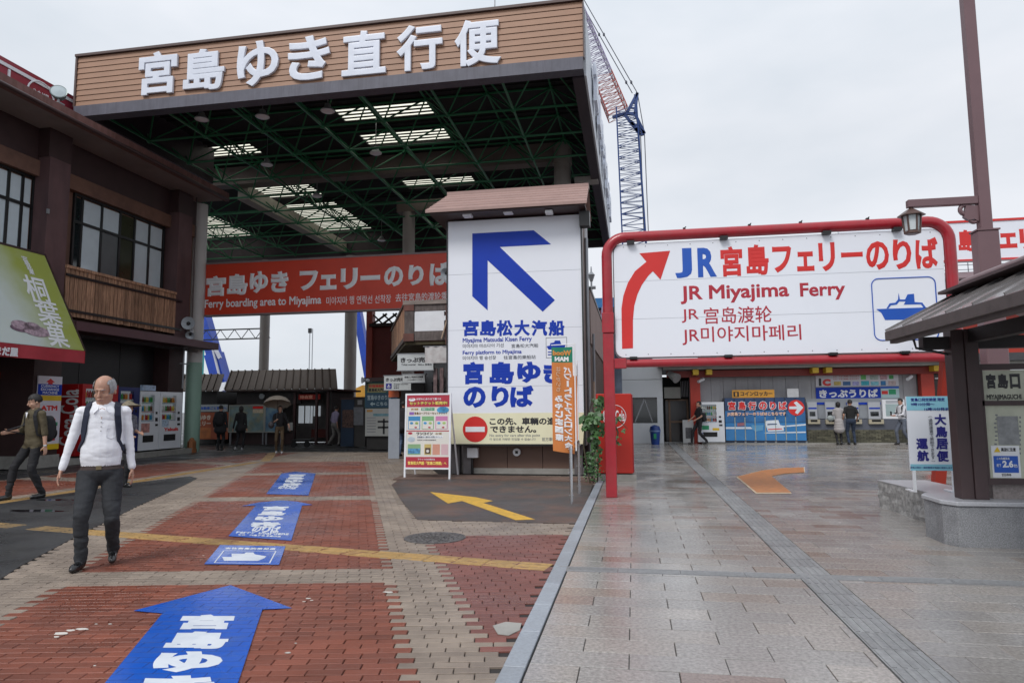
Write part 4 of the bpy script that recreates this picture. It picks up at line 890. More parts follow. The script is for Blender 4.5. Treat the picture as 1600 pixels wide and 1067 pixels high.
T('JR미야지마페리', (1066,509,1252,537), redthin, .008)
pk = F.box(1364, 434, 1464, 531); a0,a1,b0,b1 = pk; rr = .10; pts = []
for cx, cz, g0 in ((a1-rr,b0+rr,-90),(a1-rr,b1-rr,0),(a0+rr,b1-rr,90),(a0+rr,b0+rr,180)): pts += [F.pt(cx+rr*math.cos(R_(g0+k*18)), cz+rr*math.sin(R_(g0+k*18)), .002) for k in range(6)]
mb = MB(); 
for i in range(len(pts)): mb.beam(pts[i], pts[(i+1) % len(pts)], .002, .016, up=(0,1,0)) if False else mb.cyl(pts[i], pts[(i+1) % len(pts)], .009, n=5)
mb.build('pictogram_border', jrblue, jr)
blob(jr, F, [F.ab(*p) for p in ((1369,483),(1457,480),(1456,495),(1451,499),(1383,500),(1377,489))], jrblue, 'ferry_hull', .001, .003)
blob(jr, F, [F.ab(*p) for p in ((1385,482),(1390,474),(1399,473),(1403,468),(1404,458),(1406,468),(1414,468),(1418,460),(1428,459),(1429,472),(1441,473),(1447,481),(1443,481),(1439,475.5),(1412,476),(1415,471),(1405,471),(1401,476),(1392,477),(1388,482))], jrblue, 'ferry_cabin', .001, .003)
for px in (1069, 1171, 1251, 1356): p = at(px, 358, 11.1); mb = MB(); mb.box(p.x-.02, p.x+.02, 11.07, 11.13, ZT_+.08, ZT_+.105); mb.beam((p.x,11.1,ZT_+.10),(p.x+.03,11.1,ZT_+.125),.015,.015); mb.build('clamp', framem, jr)
for px in (985, 1130, 1290, 1400): p = at(px, 370, 11.1); [MB().box(p.x-.06, p.x+.06, 11.0, 11.1, *z_).build('panel_clip', framem, jr) for z_ in ((4.07, 4.12), (2.185, 2.225))]

seamm = M('panel_seam_grey', (.36,.38,.42), rough=.6, var=.05)  # grey of the thin strips marking the joints between sign panels
for z_ in (2.84, 3.46): MB().box(SX0+.01, SX1-.01, 11.098, 11.1, z_, z_+.004).build('panel_seam', seamm, jr)
for z_ in (1.9, 3.15, 4.4): MB().box(X0+.01, X1-.01, 14.497, 14.5, z_, z_+.005).build('panel_seam', seamm, st)
rivet = MB()
for i in range(14):
    for z_ in (SZ0+.045, SZ1-.045): rivet.ell((SX0+.16+i*(SX1-SX0-.32)/13, 11.098, z_), (.009,.004,.009), 6, 4)
rivet.build('rivet', greymet, jr, kind='stuff')
# wiring and gutter on the shop building
gm = M('gutter_brown', (.06,.035,.035), rough=.4, var=.1)
MB().cyl((-14.07, 6, 8.93), (-14.07, 21.5, 8.93), .055, n=10).build('gutter', gm, lb, smooth=True)
MB().tube([(-14.95,20.98,3.9),(-14.96,20.98,6.5),(-14.97,20.98,8.9)], .022, 6).build('cable_conduit', gm, lb, smooth=True)
for k in range(3): MB().tube([(-14.9-.02*k, 15.8+t*.5, 3.56-.03*k-.05*math.sin(t*1.05)**2) for t in range(12)], .010, 5).build('cable', blackm, lb, smooth=True)
for z_ in (5.0, 6.6): MB().box(-14.998, -14.96, 14.92, 14.99, z_, z_+.12).build('conduit_clip', greymet, lb)
# ================================================================== TICKET BUILDING
tb = thing('ticket_building', 'low grey panelled ticket hall with red posts and beam across the wet plaza', 'building', (7, 30, 0))
F = FY(28.4); wallp = M('grey_wall_panel', (.34,.34,.36), rough=.5, var=.06, isl=.06, dirt=(.22,.22,.23), dirtamt=.4, dscale=2, streak=(3,3,.5))
mb = MB(); mb.box(2.6, 13.0, 28.42, 34, 0, 3.05); mb.build('wall', M('wall_core', (.12,.12,.12), rough=.8, var=.1), tb)
x = 2.62; wp = None
while x < 10.6:
    if wp is None: mb = MB(); mb.box(.006, .47, -.02, .0, 1.5, 2.62); wp = mb.build('wall_panel', wallp, tb); wp.location = (x, 28.42, 0); wp.matrix_parent_inverse = Matrix.Translation(-tb.location)
    else: inst(wp, (x, 28.42, 0), tb)
    x += .476
mb = MB(); mb.box(2.62, 10.6, 28.39, 28.41, 0, 1.5); mb.build('lower_wall', wallp, tb)
mb = MB(); mb.box(2.25, 2.64, 28.05, 28.38, 0, 2.72); mb.build('red_post', redpost, tb); mb = MB(); mb.box(10.75, 11.2, 28.05, 28.38, 0, 2.9); mb.build('red_post', redpost, tb)
mb = MB(); mb.box(1.35, 12.9, 28.0, 28.34, 2.62, 2.88); mb.build('red_beam', M('dark_red_beam', (.20,.018,.012), rough=.5, var=.1), tb)
mb = MB(); mb.box(1.0, 16.5, 27.2, 34.2, 3.02, 3.30); mb.build('roof_slab', M('roof_edge_dark', (.05,.05,.055), rough=.5, var=.1), tb)
mb = MB(); mb.box(1.2, 16, 27.6, 28.4, 2.92, 3.015); mb.build('eave_soffit', M('eave_pale', (.42,.42,.40), rough=.7, var=.08), tb)
yb_ = M('yellow_beam_end', (.65,.42,.03), rough=.5, var=.1)
for px in (1087, 1108, 1274, 1295, 1464): p = at(px, 579, 27.6); mb = MB(); mb.box(p.x-.11, p.x+.11, 27.55, 28.0, 2.70, 2.9); mb.build('beam_end', yb_, tb)
# recess with door between white hut and the post
mb = MB(); mb.box(1.2, 2.3, 29.2, 29.3, 0, 2.7); mb.build('recess_wall', blackm, tb)
mb = MB(); mb.box(1.3, 2.2, 29.0, 29.1, 0, 1.72); mb.build('glass_door', M('dark_door_glass', (.03,.028,.03), rough=.1, var=.1), tb)
mb = MB(); 
for q in ((1.42,1.5,0,1.72),(2.15,2.22,0,1.72),(1.3,2.22,1.7,1.76),(1.5,2.15,.8,.88)): mb.box(q[0], q[1], 28.9, 29.0, q[2], q[3])
mb.build('door_frame', M('bronze_frame', (.14,.09,.06), rough=.4, var=.1, metal=.4), tb)
mb = MB(); mb.box(1.25, 1.9, 28.5, 28.9, 1.8, 2.25); mb.build('duct_box', M('dull_panel', (.26,.26,.24), rough=.6, var=.1), tb)
for i in range(5): mb = MB(); mb.cyl((1.95+i*.06,28.6,1.85),(1.93+i*.065,28.6,2.5),.015,n=6); mb.build('conduit', greymet, tb)
for px, py in ((1099, 592), (1424, 588)):
    p = at(px, py, 28.2); mb = MB(); mb.cyl(p, p+Vector((-.22,-.2,-.12)), .07, .06, n=12); mb.cyl(p+Vector((0,0,.05)), p+Vector((.02,.15,.12)), .02, n=6); mb.build('security_camera', white, tb, smooth=True)
# interior opening at the far right
mb = MB(); mb.box(11.25, 13.0, 28.3, 28.4, 1.5, 2.6); mb.build('dark_opening', M('shop_interior', (.04,.025,.022), rough=.3, var=.6, scale=6), tb)
mb = MB(); mb.box(11.3, 12.6, 28.2, 28.26, 2.42, 2.47); mb.build('strip_lamp', white, tb)
# white hut
wh = thing('white_hut', 'white panelled kiosk wall with dark taped window beside the red box', 'building', (.4, 28.4, 0))
F = FY(28.0)
hx0, hx1 = F.ab(973, 640)[0], F.ab(1036, 640)[0]
ww = F.box(988, 621, 1027, 661); mb = MB(); mb.box(hx0, hx1, 28.0, 31, 3.2, 3.25); mb.build('roof', white, wh)
hw = M('hut_white', (.62,.65,.68), rough=.45, var=.05, dirt=(.4,.42,.44), dirtamt=.3)
for i, (z0, z1) in enumerate(((0,ww[2]),(ww[3],2.55),(2.56,3.2))): mb = MB(); mb.box(hx0, hx1, 28.0, 31, z0+.005, z1); mb.build('wall_panel', hw, wh)
mb = MB(); mb.box(hx0, ww[0], 28.0, 31, ww[2], ww[3]); mb.box(ww[1], hx1, 28.0, 31, ww[2], ww[3]); mb.build('wall_strip', hw, wh)
mb = MB(); mb.box(ww[0], ww[1], 28.08, 28.12, ww[2], ww[3]); wp_ = mb.build('window', glassd, wh)
mb = MB(); mb.beam((ww[0]+.1,28.06,ww[2]+.05),((ww[0]+ww[1])/2,28.06,ww[3]-.05),.05,.01,up=(0,1,0)); mb.beam((ww[1]-.2,28.06,ww[2]+.05),((ww[0]+ww[1])/2,28.06,ww[3]-.05),.04,.01,up=(0,1,0)); mb.build('tape', greymet, wp_)
mb = MB(); mb.cyl((hx1+.25, 27.7, 2.78), (hx1+.55, 27.4, 2.55), .10, .20, n=14); sl = tag(mb.build('floodlight', M('dull_aluminium', (.25,.25,.25), rough=.4, var=.1, metal=.5), None, smooth=True), 'grey floodlight under the eave beside the white kiosk wall', 'floodlight')
# recycling bin
rb_ = thing('recycling_bin', 'blue plastic recycling bin with dark round lid before the white kiosk', 'bin', (.9, 27.6, 0)); p = gp(1024, 694)
bc = M('bin_blue', (.012,.05,.26), rough=.35, var=.08)
mb = MB(); mb.lathe((p.x, p.y, 0), [(.16,0),(.20,.48),(.205,.5)], 20); mb.build('body', bc, rb_, smooth=True); mb = MB(); mb.lathe((p.x, p.y, .5), [(.21,0),(.21,.07),(.18,.19),(.07,.24),(.02,.25)], 20); mb.build('lid', M('bin_lid', (.01,.04,.20), rough=.3, var=.08), rb_, smooth=True)
mb = MB(); mb.lathe((p.x, p.y, .49), [(.225,0),(.225,.05),(.2,.055)], 20); mb.build('rim', M('bin_rim', (.16,.25,.45), rough=.35, var=.08), rb_, smooth=True); mb = MB(); mb.box(p.x-.06, p.x+.045, p.y-.215, p.y-.185, .22, .42); mb.build('sticker', gsn, rb_)
# small white notice stand
ns = thing('notice_stand', 'grey framed notice stand beside the dark-dressed walking man', 'sign', (2.2, 27.8, 0)); Fq = FY(27.9); q = Fq.box(1067, 656, 1084, 693)
decal(ns, Fq, (q[0], q[1], .02, q[3]), M('pale_grey_board', (.45,.46,.47), rough=.5, var=.08), 'board', d=-.05, t=.05); decal(ns, Fq, (q[0]+.1, q[1]-.06, .2, q[3]-.3), M('dark_poster', (.08,.08,.09), rough=.3, var=.5, scale=9), 'poster', d=0)
# white vending machine
def ex_s(t, fr, B): decal(t, fr, sub(B,.16,.42,.33,.43), gsn); decal(t, fr, sub(B,.55,.8,.31,.37), yel); decal(t, fr, sub(B,.14,.6,.235,.25), blueink)
Fv = FY(27.75); q = Fv.box(1090, 628, 1132, 693); vending('white vending machine beside the blue lockers across the plaza', Fv, q[0], q[1], .02, q[3], .62, vwhite, rows=3, mid=.50, extra=ex_s, seed=7)
# coin lockers: eight columns of doors under one printed sea picture
lk = thing('coin_lockers', 'blue coin lockers printed with sea and ferry, reading 宮島行のりば', 'lockers', (5, 28, 0)); Fl = FY(27.75); q = Fl.box(1133, 621, 1260, 690)
lx0, lx1, lz1 = q[0], q[1], q[3]
mb = MB(); mb.box(lx0, lx1, 27.78, 28.38, .0, lz1); mb.build('cabinet', M('locker_body', (.018,.03,.06), rough=.4, var=.1), lk)
seam_ = M('sea_print', (.02,.14,.36), rough=.25, var=.25, scale=1.6, dirt=(.015,.045,.13), dirtamt=.9, dscale=.9, coat=.3); seal = M('sea_print_low', (.03,.20,.48), rough=.25, var=.12, scale=1.2, coat=.3); seat = M('sky_print_dark', (.012,.04,.12), rough=.25, var=.3, scale=1.5, coat=.3)
cw = (lx1-lx0)/8; H_ = lz1-.12
for i in range(8):
    for j, (f0, f1, m) in enumerate(((0,.42,seal),(.42,.70,seam_),(.70,1,seat))):
        mb = MB(); mb.box(lx0+cw*i+.012, lx0+cw*(i+1)-.03, 27.755, 27.775, .12+H_*f0+.008, .12+H_*f1-.008); mb.build('locker_door', m, lk)
    if i: mb = MB(); mb.box(lx0+cw*i-.026, lx0+cw*i+.008, 27.745, 27.765, .14, lz1-.75); mb.build('lock_strip', M('lock_strip', (.36,.40,.36), rough=.3, var=.3, metal=.3), lk)
    mb = MB(); mb.cyl((lx0+cw*(i+.95), 27.8, .0), (lx0+cw*(i+.95), 27.8, .1), .05, n=8); mb.build('foot', greymet, lk)
Fl = FY(27.75)
pl_ = lambda pts, m, n_, d: blob(lk, Fl, [Fl.ab(*p) for p in pts], m, n_, d, .002)
prw = M('print_white', (.66,.72,.78), rough=.3, var=.08); prc = M('print_cyan', (.10,.32,.55), rough=.3, var=.1)
pl_(((1134,667),(1173,667),(1176,670),(1134,670)), prw, 'print', 0); pl_(((1195,675.5),(1259,674),(1259,676),(1195,677)), prw, 'print', 0); pl_(((1224,665),(1259,662),(1259,664.5),(1224,667)), prw, 'print', 0)
pl_(((1195,660),(1198,657),(1216,656),(1219,664),(1224,665),(1225,673),(1200,674)), prw, 'print', .002); pl_(((1200,670),(1222,669),(1222,670.5),(1200,671.5)), redink, 'print', .005); pl_(((1199,662),(1214,661.5),(1214,663),(1199,664)), seat, 'print', .005)
pl_(((1174,664),(1193,664),(1192,672),(1180,674),(1175,669)), prc, 'print', .002); pl_(((1152,661),(1163,660),(1163,665),(1152,666)), M('print_mauve', (.3,.12,.15), rough=.3, var=.3), 'print', .002)
for ch, qx in zip('宮島行のりば', ((1137,1150),(1153,1166),(1168,1182),(1185,1199),(1202,1213),(1216,1230))):
    b = Fl.box(qx[0], 626.5, qx[1], 641); text(ch, lk, Fl, b, prw, bold=.10, d=.004); text(ch, lk, Fl, (b[0]+.02,b[1]-.02,b[2]+.02,b[3]-.02), redink, bold=.05, d=.008)
b = Fl.box(1136, 643.5, 1228, 650); text('JR宮島フェリーのりばはこちらです', lk, Fl, b, M('print_peach', (.75,.48,.36), rough=.3, var=.05), bold=.06, d=.004)
c = Fl.ab(1244, 637); r0 = Fl.ab(1257, 637)[0]-c[0]; disc(lk, Fl, c, r0, redink, 'arrow_disc', .003, .003)
pl_(((1233,635),(1245,634.6),(1240,629),(1244.5,627),(1255,636.5),(1246,647),(1242,644.5),(1245.5,639),(1233,639)), prw, 'arrow', .008)
ls = thing('locker_sign', 'orange sign reading コインロッカー on top of the blue lockers', 'sign', at(1177, 615, 27.9)); Fs = FY(27.9); q = Fs.box(1144, 609, 1210, 622)
decal(ls, Fs, q, M('sign_orange', (.62,.30,.04), rough=.4, var=.05), 'board', -.03, .03); text('コインロッカー', ls, Fs, Fs.box(1157,611.5,1207,618.5), blackink, bold=.04, d=.003); decal(ls, Fs, Fs.box(1146,612,1154.5,620), blackink, 'pictogram', 0); text('i', ls, Fs, Fs.box(1148.5,613,1152,619), M('sign_orange', ()), bold=.05, d=.005)
o = decal(None, Fs, Fs.box(1230,607,1248,621), M('paper_grey', (.5,.51,.53), rough=.5, var=.1, scale=8), 'notice_sheet', -.02, .02); tag(o, 'small pale notice standing on the right end of the lockers', 'notice')
# ticket machines in their bay
F = FY(28.2)
ic = thing('ticket_signboard', 'white and blue signboard reading きっぷうりば above the ticket machines', 'sign', at(1340, 605, 28.3)); Fi = FY(28.36)
qa = Fi.box(1274.5, 585, 1404, 603.5); decal(ic, Fi, qa, M('board_pale', (.58,.58,.62), rough=.4, var=.05), 'card_panel', -.03, .03); qb = Fi.box(1275, 605, 1376, 623.5); decal(ic, Fi, qb, blueink, 'blue_panel', -.03, .03)
text('きっぷうりば', ic, Fi, Fi.box(1280,608,1372,621), white, bold=.045, d=.004); text('i', ic, Fi, Fi.box(1279,591,1283.5,603), blackink, bold=.09, d=.004); text('C', ic, Fi, Fi.box(1285,592,1298,603), redink, bold=.08, d=.004)
qc = Fi.box(1376.5, 603.5, 1405, 621.5); decal(ic, Fi, qc, M('board_mint', (.42,.58,.60), rough=.4, var=.05), 'fare_panel', -.03, .03); decal(ic, Fi, sub(qc,0,1,.82,1), jrblue, d=0); decal(ic, Fi, sub(qc,.04,.38,.32,.62), redink, d=0); decal(ic, Fi, sub(qc,.43,.82,.3,.74), gsn, d=0)
for k, c in enumerate(((.02,.001,.6),)): pass
cols_ = [(.12,.45,.12),(.35,.42,.40),(.45,.28,.32),(.05,.30,.08),(.50,.38,.10),(.03,.12,.30),(.34,.34,.62),(.03,.38,.48),(.20,.52,.62),(.02,.18,.42),(.5,.4,.4)]
spots_ = [(1345,586,1353,593),(1359,586,1372,593),(1375,586,1386,593),(1389,586,1396,592),(1303,596,1314,602),(1317,596,1329,602),(1332,596,1342,602),(1345.5,595,1358,602),(1360.5,596,1373,602),(1376,595,1384,602),(1388,595,1400,602)]
for k, (c, s_) in enumerate(zip(cols_, spots_)): decal(ic, Fi, Fi.box(*s_), M('card_print_%d' % k if False else 'card_print_' + 'abcdefghijk'[k], c, rough=.4, var=.3, scale=15), 'card_picture', 0)
for k in range(2): text('ICカードがご利用いただけます', ic, Fi, Fi.box(1302, 586.5+k*4.2, 1342, 589.2+k*4.2), redthin, bold=.02, d=.002)
mb = MB(); mb.box(F.ab(1260,640)[0], F.ab(1404,640)[0], 28.24, 28.39, .95, 1.72); tmr = tag(mb.build('ticket_bay', M('bay_grey', (.26,.28,.31), rough=.4, var=.06), None), 'grey metal bay framing the row of ticket machines', 'ticket bay')
beige = M('machine_beige', (.42,.38,.28), rough=.4, var=.06); lgrey = M('machine_grey', (.40,.42,.46), rough=.35, var=.05)
labs = ['first ticket machine from the lockers, left of the coated woman', 'ticket machine hidden behind the couple buying tickets', 'ticket machine just right of the black-shirted man', 'last ticket machine before the pale machine with the white-shirted man']
for (x0, x1), lab in zip(((1262,1277),(1290,1305),(1325,1342),(1357,1376)), labs):
    t = thing('ticket_machine', lab, 'ticket machine', at((x0+x1)/2, 645, 28.2), 'beige and grey ticket machines'); Ft = FY(28.12)
    q = Ft.box(x0, 628, x1, 662); mb = MB(); mb.box(q[0], q[1], 28.12, 28.24, q[2], q[3]); mb.build('cabinet', lgrey, t)
    decal(t, Ft, Ft.box(x0+1,636.5,x1-1,639), blueink, 'blue_label'); decal(t, Ft, Ft.box(x0+3,643,x1-3,650), glassd, 'screen', t=.006)
    mb = MB(); qq = Ft.box(x0-1, 653, x1+3, 662); mb.box(qq[0], qq[1], 27.98, 28.12, qq[2], qq[3]-.05); mb.build('coin_tray', beige, t); mb = MB(); mb.box(qq[0]+.1, qq[1]-.1, 27.97, 27.98, qq[2]+.08, qq[2]+.16); mb.build('slot', blackm, t)
for (x0, x1), lab in zip(((1262,1300),(1322,1376)), ('left','right')):
    decal(tmr, FY(28.22), FY(28.22).box(x0, 628.5, x1, 632), blueink, 'blue_stripe')
pm_ = thing('fare_machine', 'white fare adjustment machine in front of the man with a backpack', 'ticket machine', at(1395, 650, 28.2)); Ft = FY(28.1)
q = Ft.box(1379, 624, 1414, 654); decal(pm_, Ft, q, white, 'cabinet', -.2, .2); decal(pm_, Ft, Ft.box(1384,631,1410,650), M('pale_screen', (.35,.45,.46), rough=.2, var=.1), 'screen'); decal(pm_, Ft, Ft.box(1384,625.5,1410,630), lgrey, 'header')
mb = MB(); b0 = F.ab(1260,680)[0]; mb.box(b0, 12.0, 28.1, 28.38, .52, .93); o = tag(mb.build('counter_skirt', M('slate_blue_panel', (.10,.11,.14), rough=.5, var=.1), None), 'slate grey skirting panel under the ticket machines', 'panel')
# brick plinth: small dark bricks laid in courses (too small to pick apart)
mb = MB(); rk = random.Random(6)
for j in range(8):
    x = b0-(.1 if j & 1 else 0)
    while x < 12.0: mb.box(x+.006, x+.205, 28.06-.004*rk.random(), 28.1, .012+j*.064, .070+j*.064); x += .212
bb = struct(MB().box(b0, 12.0, 28.09, 28.38, 0, .52).build('brick_plinth', blackm)); mb.build('brick_course', M('olive_brick', (.10,.095,.065), rough=.6, var=.2, isl=.4), bb, kind='stuff')
st_ = struct(MB().box(2.6, 14, 27.5, 28.38, -.02, .035).build('station_step', concrete))
# upper storey behind the JR sign, roof sign on the right
us = thing('station_upper_floor', 'dark tiled roof and red wall of the station showing behind the lamp post', 'building', (14, 32, 3.3))
mb = MB(); mb.box(3.5, 22, 29.5, 38, 3.31, 5.3); mb.build('wall', redpost, us); mb = MB(); mb.box(3.0, 23, 28.2, 38.5, 5.95, 6.25); mb.build('eave', M('dark_eave', (.03,.028,.03), rough=.6, var=.1), us)
mb = MB(); mb.add([(3,28.1,6.26),(23,28.1,6.26),(23,30.5,6.9),(3,30.5,6.9),(3,28.1,6.2),(23,28.1,6.2)], [(0,1,2,3),(4,5,1,0)]); mb.build('roof', M('brown_tile_roof', (.16,.11,.12), rough=.5, var=.2, stretch=(4,1,1)), us)
mb = MB(); mb.box(3.5, 22, 29.3, 29.5, 5.3, 5.7); mb.build('green_band', greenm, us)
mb = MB(); 
for i in range(30): mb.box(5+i*.55, 5.03+i*.55, 30.6, 30.63, 6.9, 7.35)
for z in (7.0, 7.2, 7.34): mb.box(5, 22, 30.6, 30.62, z, z+.03)
mb.build('roof_railing', greymet, us)
rg = thing('station_roof_sign', 'white roof sign with red border behind the lamp post', 'sign', (14, 31, 8)); Fr_ = FY(31.0); q = Fr_.box(1480, 347, 1600, 405)
zt2 = Fr_.ab(1545, 346)[1]; zb2 = Fr_.ab(1545, 404)[1]
mb = MB(); mb.box(9.0, 21.5, 31.0, 31.2, zb2, zt2); mb.build('board', signwhite, rg); mb = MB(); mb.box(8.95, 21.55, 30.96, 31.22, zt2, zt2+.09); mb.box(8.95, 21.55, 30.96, 31.22, zb2-.09, zb2); mb.build('border', redink, rg)
for ch, qx in zip('島フェリーのりば', ((1497,359,1523,393),(1532,362,1556,390),(1562,364,1589,388),(1593,357,1619,392))): text(ch, rg, Fr_, Fr_.box(*qx), redink, bold=.05, d=.004)

# ================================================================== KIOSK, BENCH STONE, NOTICE SIGN, LAMP POST
ks = thing('notice_kiosk', 'roofed notice board reading 宮島口 on a granite base', 'notice board', (3.6, 7.8, 0))
mb = MB(); mb.add([(3.09,7.76,-.01),(3.17,7.60,-.01),(4.9,7.60,-.01),(4.9,8.35,-.01),(3.17,8.35,-.01),(3.09,8.2,-.01),(3.09,7.76,.40),(3.17,7.60,.40),(4.9,7.60,.40),(4.9,8.35,.40),(3.17,8.35,.40),(3.09,8.2,.40)],
   [(5,4,3,2,1,0),(6,7,8,9,10,11),(0,1,7,6),(1,2,8,7),(2,3,9,8),(3,4,10,9),(4,5,11,10),(5,0,6,11)]); mb.build('granite_base', stonem, ks, bevel=.01)
mb = MB(); mb.poly(FG, [(3.07,7.75),(3.16,7.58),(4.92,7.58),(4.92,8.37),(3.16,8.37),(3.07,8.21)], .401, .445); mb.build('base_cap', stonetop, ks, bevel=.008)
kb_ = M('kiosk_brown', (.055,.034,.036), rough=.5, var=.15, bump=.1)
kx0 = at(1494, 700, 7.86).x; kx1 = at(1520, 700, 7.78).x; kx2 = at(1541, 700, 7.78).x
MB().box(kx0, kx1-.003, 7.80, 7.98, .445, 2.2).build('post', kb_, ks, bevel=.005); MB().box(kx1, kx2, 7.78, 7.98, .445, 2.2).build('post', kb_, ks, bevel=.005)
mb = MB(); k3 = kx2+.003; mb.box(k3, 4.9, 7.80, 7.86, 1.77, 1.83); mb.box(k3, 4.9, 7.79, 7.87, 1.40, 1.45); mb.box(k3, 4.9, 7.79, 7.87, .60, .66); mb.box(k3,k3+.02,7.79,7.87,.66,1.77); mb.build('board_frame', kb_, ks)
mb = MB(); mb.box(3.63, 4.9, 7.88, 8.2, .445, .60); mb.build('tiled_ledge', M('ledge_stone', (.30,.26,.25), rough=.6, var=.3, scale=30), ks)
F = FY(7.83); pg = M('aged_panel_green', (.50,.52,.42), rough=.35, var=.06, dirt=(.22,.23,.18), dirtamt=.4, dscale=5)
q = F.box(1533, 576, 1600, 632); decal(ks, F, (k3+.02, 4.9, 1.45, 1.765), pg, 'name_panel', -.01, .02); decal(ks, F, (k3+.02, 4.9, .66, 1.40), pg, 'notice_panel', -.01, .02)
for ch, x in zip('宮島口', ((1540,1555),(1558,1574),(1577,1593))): text(ch, ks, F, F.box(x[0],584,x[1],607), blackink, bold=.055, d=.012)
text('MIYAJIMAGUCHI', ks, F, F.box(1541,616,1595,626), blackink, bold=.03, d=.012)
ps = M('old_paste_patch', (.25,.26,.27), rough=.5, var=.25, scale=14); decal(ks, F, F.box(1558,650,1591,695), ps, 'peeled_patch', .01)
wp2 = F.box(1549, 696, 1593, 746); decal(ks, F, wp2, white, 'warning_poster', .01, .003); decal(ks, F, F.box(1552,712,1590,738), jrblue, 'poster_blue', .013); text('2.6', ks, F, F.box(1565,719,1582,730), white, bold=.05, d=.017); text('この先橋梁有', ks, F, F.box(1556,714,1576,718), white, bold=.02, d=.017); text('桁下', ks, F, F.box(1556,724,1563,729), white, bold=.02, d=.017); text('m', ks, F, F.box(1583,725,1588,730), white, bold=.02, d=.017)
blob(ks, F, [F.ab(1552,706),F.ab(1557,698),F.ab(1562,706)], yel, 'warning_triangle', .013); text('高波に注意', ks, F, F.box(1563,699,1586,705), blackink, bold=.03, d=.014); text('廿日市市', ks, F, F.box(1564,739,1579,743.5), blackink, bold=.02, d=.014)
mb = MB(); rr = random.Random(2)
for k in range(9): p = F.ab(1554+rr.random()*2, 648+k*6.5); mb.fbox(F, p[0]-.01, p[0]+.012, p[1]-.008, p[1]+.006, .01, .012); p = F.ab(1593, 652+k*7); mb.fbox(F, p[0]-.006, p[0]+.006, p[1]-.01, p[1]+.01, .01, .012)
mb.build('residue', greyink, ks, kind='stuff')
# kiosk roof: standing seam metal, heavy timber eave
ex, ez, rx, rz, yb2, yf = 2.75, 2.20, 3.55, 2.62, 8.02, 4.6
roofg = M('grey_roof_metal', (.27,.255,.255), rough=.25, var=.08, metal=.6, rvar=.1)
n_seam = 7
for i in range(n_seam):
    ya, yc = yb2-(yb2-yf)*i/n_seam, yb2-(yb2-yf)*(i+1)/n_seam
    mb = MB(); mb.add([(ex,ya-.008,ez),(ex,yc+.008,ez),(rx,yc+.008,rz),(rx,ya-.008,rz),(ex,ya-.008,ez+.02),(ex,yc+.008,ez+.02),(rx,yc+.008,rz+.02),(rx,ya-.008,rz+.02)], [(0,3,2,1),(4,5,6,7),(0,1,5,4),(1,2,6,5),(2,3,7,6),(3,0,4,7)]); mb.build('roof_sheet', roofg, ks)
    mb = MB(); mb.beam((ex,ya,ez+.025),(rx,ya,rz+.025),.014,.03); mb.build('seam', roofg, ks)
mb = MB(); mb.add([(rx,yb2,rz+.01),(rx,yf,rz+.01),(2*rx-ex,yf,ez),(2*rx-ex,yb2,ez)], [(0,1,2,3)]); mb.build('far_slope', roofg, ks)
mb = MB(); mb.box(ex-.01, ex+.03, yf, yb2, ez-.085, ez+.012); mb.box(ex+.03, ex+.10, yf, yb2-.02, ez-.12, ez-.05); mb.add([(ex+.1,yf,ez-.10),(ex+.1,yb2-.05,ez-.10),(rx,yb2-.05,rz-.12),(rx,yf,rz-.12)], [(0,1,2,3)]); mb.build('eave_board', M('eave_weathered', (.105,.085,.085), rough=.75, var=.3, scale=5, dirt=(.03,.025,.025), dirtamt=.7, dscale=5), ks)
mb = MB(); mb.beam((rx-.1,yb2+.0,rz+.0),(rx-.1,yf,rz+.0),.3,.03); mb.build('ridge_board', kb_, ks); mb = MB(); mb.tube([(rx,yb2-.02,rz+.09),(rx,yf,rz+.09)], .05, 12); mb.build('ridge_tile', M('mauve_metal', (.20,.14,.15), rough=.4, var=.1), ks, smooth=True)
mb = MB(); mb.box(3.05, 4.9, 7.84, 7.96, 2.0, 2.13); mb.box(3.46, 3.58, yf, 7.9, 2.06, 2.2); mb.build('tie_beam', M('near_black_timber', (.02,.016,.018), rough=.6, var=.2), ks)
mb = MB(); mb.tube([(2.98,7.9,2.12),(3.0,7.9,2.02),(3.38,7.9,1.93)], .014, 8); mb.build('eave_pipe', framem, ks, smooth=True)
mb = MB(); mb.box(3.87, 5.2, 5.9, 6.9, -.01, .32); kb3 = tag(mb.build('granite_block', stonem, None, bevel=.01), 'corner of a grey granite block cut by the right picture edge', 'stone'); kb3.location = (0, 0, 0)
# rough bench stone
v = [(3.20,10.62),(3.36,10.30),(3.52,8.75),(4.05,8.62),(4.05,8.95),(4.0,10.4)]
sq = [gp(1380,793), gp(1474,822)]
bs = thing('stone_bench', 'long rough granite stone lying by the kiosk base', 'stone bench', (3.7, 9.6, 0)); rn = random.Random(8)
ax0, ax1 = Vector((3.36,10.45,0)), Vector((3.50,8.55,0)); d = (ax1-ax0).normalized(); pr_ = Vector((-d.y, d.x, 0)); mb = MB()
nx, nz = 26, 7; g = []
def rough(i, side, z):
    t = i/nx; p = ax0.lerp(ax1, t)+pr_*(side*.62); a = .018 if z < .33 else 0
    nn_ = noise.noise(Vector((t*9, z*9, side*3.)))*.03*(1 if z < .33 else .15); return p+(-pr_ if not side else pr_)*nn_+Vector((0,0,z))
P = []; Fc = []
for side in (0, 1):
    for i in range(nx+1):
        for k in range(nz): P.append(rough(i, side, .37*k/(nz-1)-.01))
o_ = (nx+1)*nz
for side in (0, 1):
    for i in range(nx):
        for k in range(nz-1):
            a = side*o_+i*nz+k; q = (a, a+1, a+nz+1, a+nz); Fc.append(q if side == 0 else q[::-1])
for i in range(nx): Fc.append((i*nz+nz-1, o_+i*nz+nz-1, o_+(i+1)*nz+nz-1, (i+1)*nz+nz-1))
